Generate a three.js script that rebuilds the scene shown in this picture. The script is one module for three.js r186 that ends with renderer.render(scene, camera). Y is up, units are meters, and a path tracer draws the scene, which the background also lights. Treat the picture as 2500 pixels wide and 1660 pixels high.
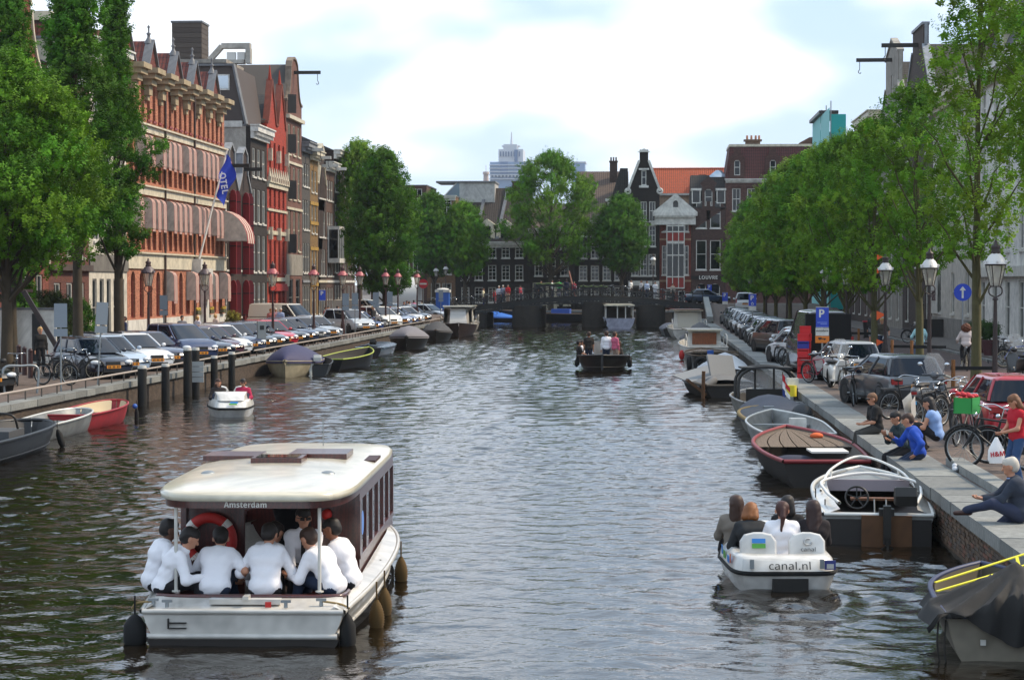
import * as THREE from 'three';
import { mergeGeometries, toCreasedNormals } from 'three/addons/utils/BufferGeometryUtils.js';
import { ImprovedNoise } from 'three/addons/math/ImprovedNoise.js';
import { FontLoader } from 'three/addons/loaders/FontLoader.js';
import { TextGeometry } from 'three/addons/geometries/TextGeometry.js';

// ---------------------------------------------------------------- camera, sky, sun, exposure
const scene = new THREE.Scene();
const EYE = 4.25;                                   // metres above the water; the quays stand 0.85 above it
const FOC = 5000, PW = 2500, PH = 1660;             // focal length in pixels of a 2500 x 1660 picture
const YAW = Math.atan(334 / FOC), PITCH = Math.atan(140 / FOC);
const camera = new THREE.PerspectiveCamera(2 * Math.atan(PH / 2 / FOC) * 180 / Math.PI, 1024 / 679, 0.5, 5000);
camera.position.set(0, EYE, 0);
const FWD = new THREE.Vector3(-Math.sin(YAW) * Math.cos(PITCH), -Math.sin(PITCH), -Math.cos(YAW) * Math.cos(PITCH));
camera.lookAt(FWD.x, EYE + FWD.y, FWD.z);
camera.updateMatrixWorld();
const RIGHT = new THREE.Vector3(Math.cos(YAW), 0, -Math.sin(YAW)), UP = new THREE.Vector3().crossVectors(RIGHT, FWD);

const noise = new ImprovedNoise();
const fbm = (x, y, z, n = 4) => { let a = 0, s = 0.5; for (let i = 0; i < n; i++) { a += s * noise.noise(x, y, z); x = x * 2.03 + 7.1; y = y * 2.03 + 3.7; z = z * 2.03 + 1.3; s *= 0.5; } return a; };
const sstep = (a, b, x) => { const t = Math.min(1, Math.max(0, (x - a) / (b - a))); return t * t * (3 - 2 * t); };

{ // broken white cloud over pale blue, the same all the way round
  const W = 2048, H = 1024, d = new Float32Array(W * H * 4);
  for (let j = 0; j < H; j++) {
    const el = ((j + 0.5) / H - 0.5) * Math.PI, y = Math.sin(Math.max(el, 0)), c = Math.cos(el);
    for (let i = 0; i < W; i++) {
      const az = ((i + 0.5) / W - 0.5) * 2 * Math.PI, x = Math.cos(az) * c, z = Math.sin(az) * c, k = (j * W + i) * 4;
      const wob = 0.25 * noise.noise(x * 9, y * 20, z * 9);
      const n = fbm(x * 5.2 + 3.1, y * 13 + wob + 5.4, z * 5.2 + 1.9, 6), m = fbm(x * 12 + 11, y * 34 + 2 + wob, z * 12 + 4, 4);
      const cover = sstep(-0.12, 0.34, n + 0.45 * m), thick = sstep(0.0, 0.5, n + 0.75 * m + 0.12), hz = Math.exp(-Math.max(el, 0) * 11);
      let r = 0.36 + 0.24 * hz, g = 0.53 + 0.17 * hz, b = 0.75 + 0.06 * hz;
      const wr = 1.2 - 0.3 * thick, wg = 1.2 - 0.25 * thick, wb = 1.2 - 0.17 * thick, cv = Math.min(1, cover * 0.92 + 0.06);
      d[k] = 1.0 * (r + (wr - r) * cv); d[k + 1] = 1.0 * (g + (wg - g) * cv); d[k + 2] = 1.0 * (b + (wb - b) * cv); d[k + 3] = 1;
    }
  }
  const t = new THREE.DataTexture(d, W, H, THREE.RGBAFormat, THREE.FloatType);
  t.mapping = THREE.EquirectangularReflectionMapping; t.magFilter = t.minFilter = THREE.LinearFilter; t.needsUpdate = true;
  scene.background = t; scene.environment = t;
}
const sun = new THREE.DirectionalLight(0xffebcf, 3.2);
sun.position.set(72, 88, -126); sun.target.position.set(-6, 0, -100);
sun.castShadow = true; sun.shadow.radius = 18; sun.shadow.mapSize.set(4096, 4096);
Object.assign(sun.shadow.camera, { left: -140, right: 140, top: 140, bottom: -140, near: 1, far: 400 });
scene.add(sun, sun.target);
const renderer = new THREE.WebGLRenderer({ antialias: true });
renderer.setSize(1024, 679); renderer.shadowMap.enabled = true;
renderer.toneMapping = THREE.LinearToneMapping; renderer.toneMappingExposure = 1.5;

// ---------------------------------------------------------------- helpers
const PI = Math.PI, V = (x, y, z) => new THREE.Vector3(x, y, z), R = (d) => d * PI / 180, lerp = (a, b, t) => a + (b - a) * t;
function rng(seed) { let s = seed >>> 0; return () => { s = (s + 0x6D2B79F5) >>> 0; let t = s; t = Math.imul(t ^ (t >>> 15), t | 1); t ^= t + Math.imul(t ^ (t >>> 7), t | 61); return ((t ^ (t >>> 14)) >>> 0) / 4294967296; }; }
// points of the place that were surveyed from the photograph: on a level y, on a plane x = X, or on a plane z = Z
const ray = (px, py) => FWD.clone().addScaledVector(RIGHT, (px - PW / 2) / FOC).addScaledVector(UP, (PH / 2 - py) / FOC);
const onLevel = (px, py, y) => { const r = ray(px, py), t = (y - EYE) / r.y; return V(r.x * t, y, r.z * t); };
const depthAtX = (px, X) => { const r = ray(px, 690), t = X / r.x; return r.z * t; };
const onZ = (px, py, Z) => { const r = ray(px, py), t = Z / r.z; return V(r.x * t, EYE + r.y * t, Z); };
const hAt = (px, py, X) => { const r = ray(px, py), t = X / r.x; return EYE + r.y * t; };

const B = (x0, x1, y0, y1, z0, z1) => new THREE.BoxGeometry(Math.abs(x1 - x0), Math.abs(y1 - y0), Math.abs(z1 - z0)).translate((x0 + x1) / 2, (y0 + y1) / 2, (z0 + z1) / 2);
const bx = (cx, cy, cz, w, h, d) => new THREE.BoxGeometry(w, h, d).translate(cx, cy, cz);
const cyl = (x, y, z, r0, r1, h, s = 12, open = false) => new THREE.CylinderGeometry(r1, r0, h, s, 1, open).translate(x, y + h / 2, z);
const sph = (x, y, z, rx, ry = rx, rz = rx, ws = 12, hs = 8) => new THREE.SphereGeometry(1, ws, hs).scale(rx, ry, rz).translate(x, y, z);
const lathe = (pts, s = 16) => new THREE.LatheGeometry(pts.map((p) => new THREE.Vector2(p[0], p[1])), s);
const UPV = V(0, 1, 0), QQ = new THREE.Quaternion();
function bar(a, b, r, s = 6, r2 = r) { const A = V(...a), D = V(...b).sub(A), l = D.length(); const g = new THREE.CylinderGeometry(r2, r, l, s).translate(0, l / 2, 0); g.applyQuaternion(QQ.setFromUnitVectors(UPV, D.normalize())); return g.translate(A.x, A.y, A.z); }
function beam(a, b, w, h) { const A = V(...a), Bv = V(...b), l = A.distanceTo(Bv), o = new THREE.Object3D(); o.position.copy(A).add(Bv).multiplyScalar(0.5); o.lookAt(Bv); o.updateMatrix(); return new THREE.BoxGeometry(w, h, l).applyMatrix4(o.matrix); }
const tube = (pts, r, n = 24, s = 6, closed = false) => new THREE.TubeGeometry(new THREE.CatmullRomCurve3(pts.map((p) => V(...p)), closed, 'centripetal'), n, r, s, closed);
function ext(pts, depth, holes = [], bevel = 0) {
  const s = new THREE.Shape(pts.map((p) => new THREE.Vector2(p[0], p[1])));
  for (const h of holes) s.holes.push(new THREE.Path(h.map((p) => new THREE.Vector2(p[0], p[1]))));
  return new THREE.ExtrudeGeometry(s, { depth, steps: 1, curveSegments: 6, bevelEnabled: bevel > 0, bevelThickness: bevel, bevelSize: bevel, bevelOffset: -bevel, bevelSegments: 2 });
}
const TR = (g, p = [0, 0, 0], r = [0, 0, 0], s = 1) => { const o = new THREE.Object3D(); o.position.set(...p); o.rotation.set(...r); if (Array.isArray(s)) o.scale.set(...s); else o.scale.setScalar(s); o.updateMatrix(); return g.applyMatrix4(o.matrix); };
function loft(rings, closed = true, cap0 = false, cap1 = false) { // rings of equal length points -> skin
  const n = rings[0].length, pos = [], idx = [];
  for (const r of rings) for (const p of r) pos.push(p[0], p[1], p[2]);
  const m = closed ? n : n - 1;
  for (let i = 0; i + 1 < rings.length; i++) for (let j = 0; j < m; j++) { const a = i * n + j, b = i * n + (j + 1) % n, c = a + n, d = b + n; idx.push(a, b, d, a, d, c); }
  const cap = (i, flip) => { const c = [0, 0, 0]; for (const p of rings[i]) for (let k = 0; k < 3; k++) c[k] += p[k] / n; const o = pos.length / 3; pos.push(...c); for (const p of rings[i]) pos.push(...p); for (let j = 0; j < m; j++) { const a = o + 1 + j, b = o + 1 + (j + 1) % n; flip ? idx.push(o, a, b) : idx.push(o, b, a); } };
  if (cap0) cap(0, false); if (cap1) cap(rings.length - 1, true);
  const g = new THREE.BufferGeometry(); g.setAttribute('position', new THREE.Float32BufferAttribute(pos, 3)); g.setIndex(idx); g.computeVertexNormals(); return g;
}
function norm(g) { // every geometry: position, normal, uv, index
  for (const k of Object.keys(g.attributes)) if (!['position', 'normal', 'uv', 'color'].includes(k)) g.deleteAttribute(k);
  if (!g.attributes.normal) g.computeVertexNormals();
  const n = g.attributes.position.count;
  if (!g.attributes.uv) g.setAttribute('uv', new THREE.BufferAttribute(new Float32Array(n * 2), 2));
  if (!g.index) g.setIndex([...Array(n).keys()]);
  g.clearGroups(); g.morphAttributes = {};
  return g;
}
const merge = (l) => Array.isArray(l) ? (l.length === 1 ? norm(l[0]) : mergeGeometries(l.flat(9).map(norm))) : norm(l);
function boxUV(g) { // uv in metres, by the way each face points
  const p = g.attributes.position, n = g.attributes.normal, u = new Float32Array(p.count * 2);
  for (let i = 0; i < p.count; i++) {
    const ax = Math.abs(n.getX(i)), ay = Math.abs(n.getY(i)), az = Math.abs(n.getZ(i));
    if (ay >= ax && ay >= az) { u[2 * i] = p.getX(i); u[2 * i + 1] = p.getZ(i); } else if (ax > az) { u[2 * i] = p.getZ(i); u[2 * i + 1] = p.getY(i); } else { u[2 * i] = p.getX(i); u[2 * i + 1] = p.getY(i); }
  }
  g.setAttribute('uv', new THREE.BufferAttribute(u, 2)); return g;
}
const taken = new Map();
const numbered = (n) => { const k = taken.get(n) || 0; taken.set(n, k + 1); return k ? n + '_' + String(k).padStart(3, '0') : n; };
function mesh(name, geo, m, parent = scene) {
  const g = merge(geo); if (m.userData.metric && !g.userData.uvd) { boxUV(g); g.userData.uvd = true; }
  const o = new THREE.Mesh(g, m); o.name = parent === scene ? numbered(name) : name; o.castShadow = o.receiveShadow = true; parent.add(o); return o;
}
function thing(name, label, category, p = [0, 0, 0], ry = 0, group) {
  const o = new THREE.Group(); o.name = numbered(name); o.position.set(...p); o.rotation.y = ry; o.userData = { label, category }; if (group) o.userData.group = group; scene.add(o); return o;
}
function tag(o, label, category, group) { o.userData.label = label; o.userData.category = category; if (group) o.userData.group = group; return o; }
function struct(name, geo, m) { const o = mesh(name, geo, m); o.userData.kind = 'structure'; return o; }
function copy(src, label, p, ry = src.rotation.y, group) {
  const o = src.clone(); o.name = numbered(src.name.replace(/_\d{3}$/, '')); o.userData = { ...src.userData }; if (label) o.userData.label = label; if (group) o.userData.group = group;
  if (p) o.position.set(...p); o.rotation.y = ry; scene.add(o); return o;
}

// ---------------------------------------------------------------- materials
function tex(w, h, f, srgb = true) { // f(u, v) -> [r, g, b] in 0..1
  const d = new Uint8Array(w * h * 4);
  for (let j = 0; j < h; j++) for (let i = 0; i < w; i++) { const c = f(i / w, j / h, i, j), k = (j * w + i) * 4; for (let q = 0; q < 3; q++) d[k + q] = Math.max(0, Math.min(255, c[q] * 255)); d[k + 3] = 255; }
  const t = new THREE.DataTexture(d, w, h); t.wrapS = t.wrapT = THREE.RepeatWrapping; t.magFilter = THREE.LinearFilter; t.minFilter = THREE.LinearMipmapLinearFilter; t.generateMipmaps = true; if (srgb) t.colorSpace = THREE.SRGBColorSpace; t.needsUpdate = true; return t;
}
const per = (u, v, f, o = 0) => { // noise that repeats over the unit square
  const a = u * 2 * PI, b = v * 2 * PI; return noise.noise(Math.cos(a) * f + o, Math.sin(a) * f + Math.cos(b) * f * 0.7 + o * 2.3, Math.sin(b) * f + o * 0.7);
};
const rep = (t, sx, sy = sx) => { t.repeat.set(1 / sx, 1 / sy); return t; };
const g3 = (x) => [x, x, x];
const TX = {};
TX.grunge = rep(tex(256, 256, (u, v) => g3(0.86 + 0.10 * per(u, v, 1.1) + 0.09 * per(u, v, 3.1, 4) + 0.05 * per(u, v, 9, 8))), 5);
TX.speck = rep(tex(256, 256, (u, v, i, j) => { const h = Math.sin(i * 127.1 + j * 311.7) * 43758.5453; return g3(0.84 + 0.1 * (h - Math.floor(h)) + 0.1 * per(u, v, 2) + 0.06 * per(u, v, 7, 3)); }), 1.3);
const bricktex = (W, H, nx, ny, mort, seed) => { const r = rng(seed), tone = Array.from({ length: nx * ny * 2 }, () => r()); return tex(W, H, (u, v) => {
  const row = Math.floor(v * ny), fx = u * nx + (row % 2) * 0.5, col = Math.floor(fx) % nx, du = fx - Math.floor(fx), dv = v * ny - row, j = du < 0.05 || dv < 0.14;
  const t = tone[(row * nx + col) % tone.length]; return g3(j ? mort : 0.70 + 0.26 * t + 0.08 * per(u, v, 2)); }); };
TX.brick = rep(bricktex(512, 512, 16, 56, 0.80, 5), 3.5);
TX.paver = rep(bricktex(512, 512, 24, 48, 0.62, 9), 4.8);
TX.tile = rep(tex(256, 256, (u, v) => { const c = Math.abs(Math.sin(u * PI * 12)), r = (v * 8) % 1; return g3(0.62 + 0.26 * c - (r < 0.12 ? 0.22 : 0) + 0.14 * per(u, v, 4)); }), 3);
TX.tileB = rep(tex(256, 256, (u, v) => { const c = Math.abs(Math.sin(u * PI * 12)), r = (v * 8) % 1; return g3(0.2 + 0.5 * c + 0.3 * r); }, false), 3);
TX.wood = rep(tex(256, 256, (u, v) => { const s = per(u, v * 0.15, 2.2) + 0.4 * per(u * 1, v, 6, 2), l = Math.sin((u * 14 + s) * PI * 2); return g3(0.80 + 0.10 * l + 0.10 * per(u, v, 7, 1)); }), 0.8);
TX.cloth = rep(tex(128, 128, (u, v, i, j) => g3(0.90 + ((i + j) % 2) * 0.04 + 0.06 * per(u, v, 3))), 0.3);
const M = {};
function mk(key, color, rough = 0.8, o = {}) {
  if (M[key]) return M[key];
  const { t, b, bs = 0.01, ...rest } = o, phys = ['clearcoat', 'transmission', 'sheen', 'ior', 'specularIntensity'].some((k) => k in rest);
  const m = new (phys ? THREE.MeshPhysicalMaterial : THREE.MeshStandardMaterial)({ color, roughness: rough, ...rest });
  m.name = key; if (t) { m.map = TX[t]; m.userData.metric = true; } if (b) { m.bumpMap = TX[b]; m.bumpScale = bs; m.userData.metric = true; }
  return (M[key] = m);
}
const col = (hex, rough = 0.75, o) => mk('c' + hex.toString(16) + '_' + rough + (o ? JSON.stringify(o) : ''), hex, rough, o);
const paint = (hex) => mk('paint' + hex.toString(16), hex, 0.32, { clearcoat: 1, clearcoatRoughness: 0.06 });
const white = mk('white_paint', 0xe6e3da, 0.5, { t: 'grunge' }), cream = mk('cream_paint', 0xe0d6bd, 0.55, { t: 'grunge' });
const black = mk('black_paint', 0x15130f, 0.45), rubber = mk('rubber', 0x101010, 0.85), steel = mk('galvanised_steel', 0x8d9294, 0.42, { metalness: 0.7 }), chrome = mk('chrome', 0xc9cccf, 0.16, { metalness: 1 });
const glass = mk('window_glass', 0x10151a, 0.04, { ior: 1.5 }), carglass = mk('car_glass', 0x0b1320, 0.03, { ior: 1.45 });
const clear = mk('clear_glass', 0xffffff, 0.03, { transmission: 1, thickness: 0, ior: 1.5 });
const granite = mk('granite', 0x838582, 0.78, { t: 'speck' }), graniteB = mk('granite_pale', 0x8e908c, 0.78, { t: 'speck' }), graniteC = mk('granite_dark', 0x777976, 0.8, { t: 'speck' });
const lead = mk('lead_grey', 0x77797c, 0.55, { t: 'grunge' }), slate = mk('slate', 0x35322f, 0.75, { t: 'tile', b: 'tileB', bs: 0.02 }), pantile = mk('red_pantile', 0x7d3a2c, 0.7, { t: 'tile', b: 'tileB', bs: 0.04 }), orangetile = mk('orange_pantile', 0xc4572b, 0.7, { t: 'tile', b: 'tileB', bs: 0.04 }), browntile = mk('brown_pantile', 0x6a574b, 0.75, { t: 'tile', b: 'tileB', bs: 0.04 });
const brickm = (hex) => mk('brick' + hex.toString(16), hex, 0.88, { t: 'brick' });
const plaster = (hex) => mk('plaster' + hex.toString(16), hex, 0.85, { t: 'grunge' });
const font = await new FontLoader().loadAsync('fonts/droid/droid_sans_bold.typeface.json');
const fontR = await new FontLoader().loadAsync('fonts/droid/droid_sans_regular.typeface.json');
const fontS = await new FontLoader().loadAsync('fonts/droid/droid_serif_regular.typeface.json');
function word(s, size, depth = 0.006, f = font) { const g = new TextGeometry(s, { font: f, size, depth, curveSegments: 3, bevelEnabled: false }); g.computeBoundingBox(); const b = g.boundingBox; return g.translate(-(b.min.x + b.max.x) / 2, -(b.min.y + b.max.y) / 2, 0); }
// ---------------------------------------------------------------- water, quays, streets
const QY = 0.85, LX = -17.8, RX = 4.7, ZB = -196, ZF = -226;
{ // water with real ripples: rows packed more closely near the camera
  const rw = rng(3), waves = [];
  for (let i = 0; i < 46; i++) { const L = 0.17 * Math.pow(1.058, i), a = (rw() - 0.5) * 2.4 + (i % 3 ? 1.55 : 1.15), k = 2 * PI / L; waves.push([Math.cos(a) * k, Math.sin(a) * k, rw() * 6.28, L * (0.0025 + 0.0018 * rw()) * Math.min(1, 0.8 / L), L]); }
  const wh = (x, z, d) => {
    let h = 0; const cut = d > 60 ? 0.34 : 0.14; const gust = 0.55 + 0.75 * sstep(-0.35, 0.45, fbm(x * 0.07, 2.2, z * 0.035, 3));
    for (const w of waves) { if (w[4] < cut) continue; h += w[3] * Math.sin(w[0] * x + w[1] * z + w[2]) ; }
    h = h * gust * (d > 60 ? 1.25 : 1);
    const pk = (cx, cz, r, am) => { const q = Math.hypot(x - cx, (z - cz) * 0.6); return am * Math.exp(-q * q / (r * r)) * Math.sin(q * 11); };
    return h + pk(1.95, -27.4, 1.1, 0.03) + pk(-4.8, -21.8, 1.3, 0.012);
  };
  const pos = [], idx = [];
  const sheet = (rows, NX) => { const o = pos.length / 3; for (const zz of rows) for (let i = 0; i <= NX; i++) { const x = lerp(LX - 0.2, RX + 0.2, i / NX); pos.push(x, wh(x, zz, -zz), zz); } for (let j = 0; j + 1 < rows.length; j++) for (let i = 0; i < NX; i++) { const a = o + j * (NX + 1) + i, c = a + NX + 1; idx.push(a, a + 1, c + 1, a, c + 1, c); } };
  const near = [], far = []; let z = -14; while (z > -60) { near.push(z); z -= Math.max(0.062, 0.0016 * -z); } near.push(-60); for (z = -60; z > -232; z -= 0.2) far.push(z);
  sheet(near, 330); sheet(far, 165); { const o = pos.length / 3; for (const [x, zz] of [[-120, -196], [LX - 0.1, -196], [LX - 0.1, -232], [-120, -232], [RX + 0.1, -196], [90, -196], [90, -232], [RX + 0.1, -232]]) pos.push(x, -0.01, zz); idx.push(o, o + 1, o + 2, o, o + 2, o + 3, o + 4, o + 5, o + 6, o + 4, o + 6, o + 7); }
  const g = new THREE.BufferGeometry(); g.setAttribute('position', new THREE.Float32BufferAttribute(pos, 3)); g.setIndex(idx); g.computeVertexNormals();
  TX.ripple = rep(tex(512, 512, (u, v) => g3(0.5 + 0.3 * per(u, v, 5) + 0.22 * per(u, v, 11, 3) + 0.14 * per(u, v, 22, 7)), false), 5, 2.6);
  const wm = mk('canal_water', 0x17120a, 0.05, { ior: 1.45, b: 'ripple', bs: 0.005 });
  struct('canal_water', g, wm);
  console.log('water', idx.length / 3);
}
const paving = mk('brick_paving', 0x6f5f55, 0.9, { t: 'paver' }), roadm = mk('road_paving', 0x5d4a45, 0.9, { t: 'paver' }), pathm = mk('footpath_paving', 0x77706a, 0.9, { t: 'paver' });
const quaybrick = mk('quay_brick', 0x54463a, 0.9, { t: 'brick' }), mortar = mk('quay_mortar', 0x4d463c, 0.95, { t: 'grunge' });
// the ground far behind everything and the two streets beside the canal
struct('ground', [B(-900, LX - 60, -0.6, 0.84, -2600, 60), B(60, 900, -0.6, 0.84, -2600, 60), B(-120, 120, -0.6, 0.84, -2600, ZF - 40)], pathm);
struct('street_west', B(LX - 60, LX - 0.45, -1, QY, -193, 40), paving);
struct('street_east', B(RX + 0.75, 60, -1, QY, -193, 40), paving);
struct('street_across', B(-120, 120, -1, QY + 0.3, ZF - 40, ZF - 0.5), paving);
struct('road_east', B(10.9, 14.6, QY, QY + 0.004, -193, 0), roadm);
struct('pavement_east', B(15.0, 17.8, QY, QY + 0.12, -193, 0), pathm);
struct('pavement_west', B(-29, -27.2, QY, QY + 0.12, -193, 0), pathm);
{ const k = thing('road_kerb', 'long grey stone kerb between the road and the parked cars', 'kerb', [0, 0, 0]); // two strips of stones
  for (let z = -40; z > -130; z -= 1.0) mesh('kerb_stone', B(10.72, 10.9, QY - 0.02, QY + 0.03, z - 0.985, z), [granite, graniteB, graniteC][(-z * 7 | 0) % 3], k);
  for (let z = -60; z > -130; z -= 1.0) mesh('kerb_stone', B(14.6, 14.8, QY - 0.02, QY + 0.1, z - 0.985, z), [granite, graniteB, graniteC][(-z * 5 | 0) % 3], k); }
// quay walls with coping stones
function quay(name, side, label) {
  const q = thing(name, label, 'quay wall'), s = side, X = s < 0 ? LX : RX, rq = rng(s + 12), out = (a, b) => s < 0 ? [X - b, X - a] : [X + a, X + b];
  const [w0, w1] = out(0.06, 0.8); mesh('wall', B(w0, w1, -1, QY - 0.2, -193, 40), s < 0 ? quaybrick : mortar, q);
  const wid = s < 0 ? 0.5 : 0.8, geos = new Map(); let z = -18, n = 0; const rest = [];
  while (z > -193) {
    const L = 1.0 + 0.5 * Math.round(rq() * 2) / 2, d = -z, key = L.toFixed(2), yj = (rq() - 0.5) * 0.012, xj = (rq() - 0.5) * 0.014;
    const [a, b] = out(-0.03, wid);
    if (n < 150) { let g = geos.get(key); if (!g) { g = merge([B(a, b, QY - 0.2, QY + 0.002, -L + 0.014, 0)]); boxUV(g); g.userData.uvd = true; geos.set(key, g); } const o = mesh('coping_stone', g, [granite, graniteB, graniteC][Math.floor(rq() * 3)], q); o.position.set(xj, yj + 0.004, z); }
    else rest.push(B(a, b, QY - 0.2, QY + 0.006, z - L + 0.02, z));
    z -= L; n++;
  }
  if (rest.length) { const o = mesh('far_coping', rest, granite, q); }
  if (s > 0) { // bricks one by one where the wall is near
    const bg = B(-0.035, 0.04, 0, 0.052, -0.205, 0), cols = [0x5b4a3c, 0x4a3d33, 0x63503f, 0x544a42, 0x6c4a3b].map((c) => col(c, 0.9)); let k = 0, cnt = 0;
    for (let zz = -24.5; zz > -45 && cnt < 300; zz -= 0.218) for (let r = 0; r < 9 && cnt < 300; r++) { const y = 0.07 + r * 0.064; const h = rq(); if (zz > -27 ? r > 8 : (zz < -29.5 && (k++ % 2 || r < 1))) continue; const o = mesh('brick', bg, cols[Math.floor(h * 5)], q); o.position.set(X + 0.055 + (rq() - 0.5) * 0.012, y, zz + (r % 2) * 0.109); cnt++; }
    const inst = []; const im = []; for (let zz = -18; zz > -75; zz -= 0.218) for (let r = 0; r < 9; r++) im.push([zz + (r % 2) * 0.109, 0.07 + r * 0.064]);
    const I = new THREE.InstancedMesh(norm(B(-0.035, 0.038, 0, 0.05, -0.203, 0)), col(0x564739, 0.9), im.length), mt = new THREE.Matrix4(), cc = new THREE.Color();
    im.forEach((p, i) => { mt.makeTranslation(X + 0.066 + (rq() - 0.5) * 0.006, p[1], p[0]); I.setMatrixAt(i, mt); const t = 0.7 + 0.55 * rq(); I.setColorAt(i, cc.setRGB(t * (1 + 0.15 * rq()), t, t * 0.95)); });
    I.name = 'far_bricks'; I.userData.kind = 'stuff'; I.castShadow = I.receiveShadow = true; q.add(I);
  }
  return q;
}
quay('quay_wall', 1, 'right-hand quay wall of granite coping over dark brick');
quay('quay_wall', -1, 'left-hand brown quay wall below the parked cars');
{ // low tubular railing along the west quay
  const q = thing('quay_railing', 'low grey tubular railing along the left quay edge', 'railing'); const X = LX - 0.3;
  for (const [z0, z1] of [[-36, -92], [-93, -190]]) { mesh('rail', bar([X, QY + 0.28, z0], [X, QY + 0.28, z1], 0.035, 8), mk('rail_paint', 0x9a8f86, 0.6), q); }
  const pg = merge([bar([X, QY, 0], [X, QY + 0.27, 0], 0.024, 6)]); for (let z = -36; z > -190; z -= z > -110 ? 1.6 : 1.2) { const p = mesh('post', pg, mk('rail_post', 0x4c4640, 0.7), q); p.position.z = z; } }
{ // raised granite border where the people sit
  const q = thing('stone_border', 'short raised granite border behind the quay edge beside the brick paving', 'kerb'); const z0 = -31.2, z1 = -38.6;
  for (let z = z0; z > z1; z -= 1.24) mesh('border_stone', B(5.55, 5.85, QY - 0.02, QY + 0.14, z - 1.225, z), [granite, graniteB][(z * 9 | 0) & 1], q);
  mesh('border_stone', B(5.86, 7.4, QY - 0.02, QY + 0.14, z0 - 0.3, z0), graniteB, q); }
{ const q = thing('paint_line', 'thin pale painted parking line on the brick paving by the sign', 'road marking'); mesh('stripe', B(5.6, 8.4, QY + 0.001, QY + 0.005, -59.6, -59.5), col(0xb8a98f, 0.9), q); }
// ---------------------------------------------------------------- buildings
const gcache = new Map();
const cached = (k, f) => { let g = gcache.get(k); if (!g) { g = merge(f()); gcache.set(k, g); } return g; };
const sashBlack = col(0x24201c, 0.5), sashRed = mk('red_sash', 0x7c2d25, 0.5), curtain = col(0xcfc8bb, 0.9);
function windowPart(g, x, y, w, h, o = {}) { // frame with glazing bars, a sill, and the panes as its sub-part
  const k = [w.toFixed(2), h.toFixed(2), o.bars || 0, o.fw || 0.09, o.sill ? 1 : 0, o.rec || 0.16].join(), rec = o.rec || 0.16;
  const fg = cached('f' + k, () => {
    const f = o.fw || 0.09, z0 = -rec, z1 = -rec + 0.1, l = [B(0, f, 0, h, z0, z1), B(w - f, w, 0, h, z0, z1), B(f, w - f, 0, f, z0, z1), B(f, w - f, h - f, h, z0, z1)];
    const n = o.bars || 0;
    if (n !== 3) l.push(B(f, w - f, h * 0.52, h * 0.52 + 0.06, z0 + 0.01, z1 - 0.01));
    if (n >= 1 && n !== 3) l.push(B(w / 2 - 0.025, w / 2 + 0.025, f, h - f, z0 + 0.02, z1 - 0.02));
    if (n >= 2) for (const t of [0.25, 0.76]) l.push(B(f, w - f, h * t, h * t + 0.04, z0 + 0.02, z1 - 0.02));
    if (o.sill) l.push(B(-0.07, w + 0.07, -0.13, -0.003, -0.05, 0.09));
    return l; });
  const pg = cached('p' + k, () => [B(0.02, w - 0.02, 0.02, h - 0.02, -rec - 0.05, -rec + 0.035)]);
  const m = mesh(o.name || 'window', fg, o.frame || white, g); m.position.set(x, y, 0);
  const p = mesh('pane', pg, o.glass || glass, m);
  if (o.curtain) mesh('blind', cached('c' + k, () => [B(0.1, w - 0.1, h * 0.55, h - 0.1, -rec + 0.036, -rec + 0.04)]), curtain, m);
  return m;
}
function archHole(x0, x1, y0, y1, n = 6) { const r = (x1 - x0) / 2, c = (x0 + x1) / 2, l = [[x0, y0], [x1, y0], [x1, y1 - r]]; for (let i = 1; i < n; i++) { const a = PI * i / n; l.push([c + r * Math.cos(a), y1 - r + r * Math.sin(a)]); } l.push([x0, y1 - r]); return l; }
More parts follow.
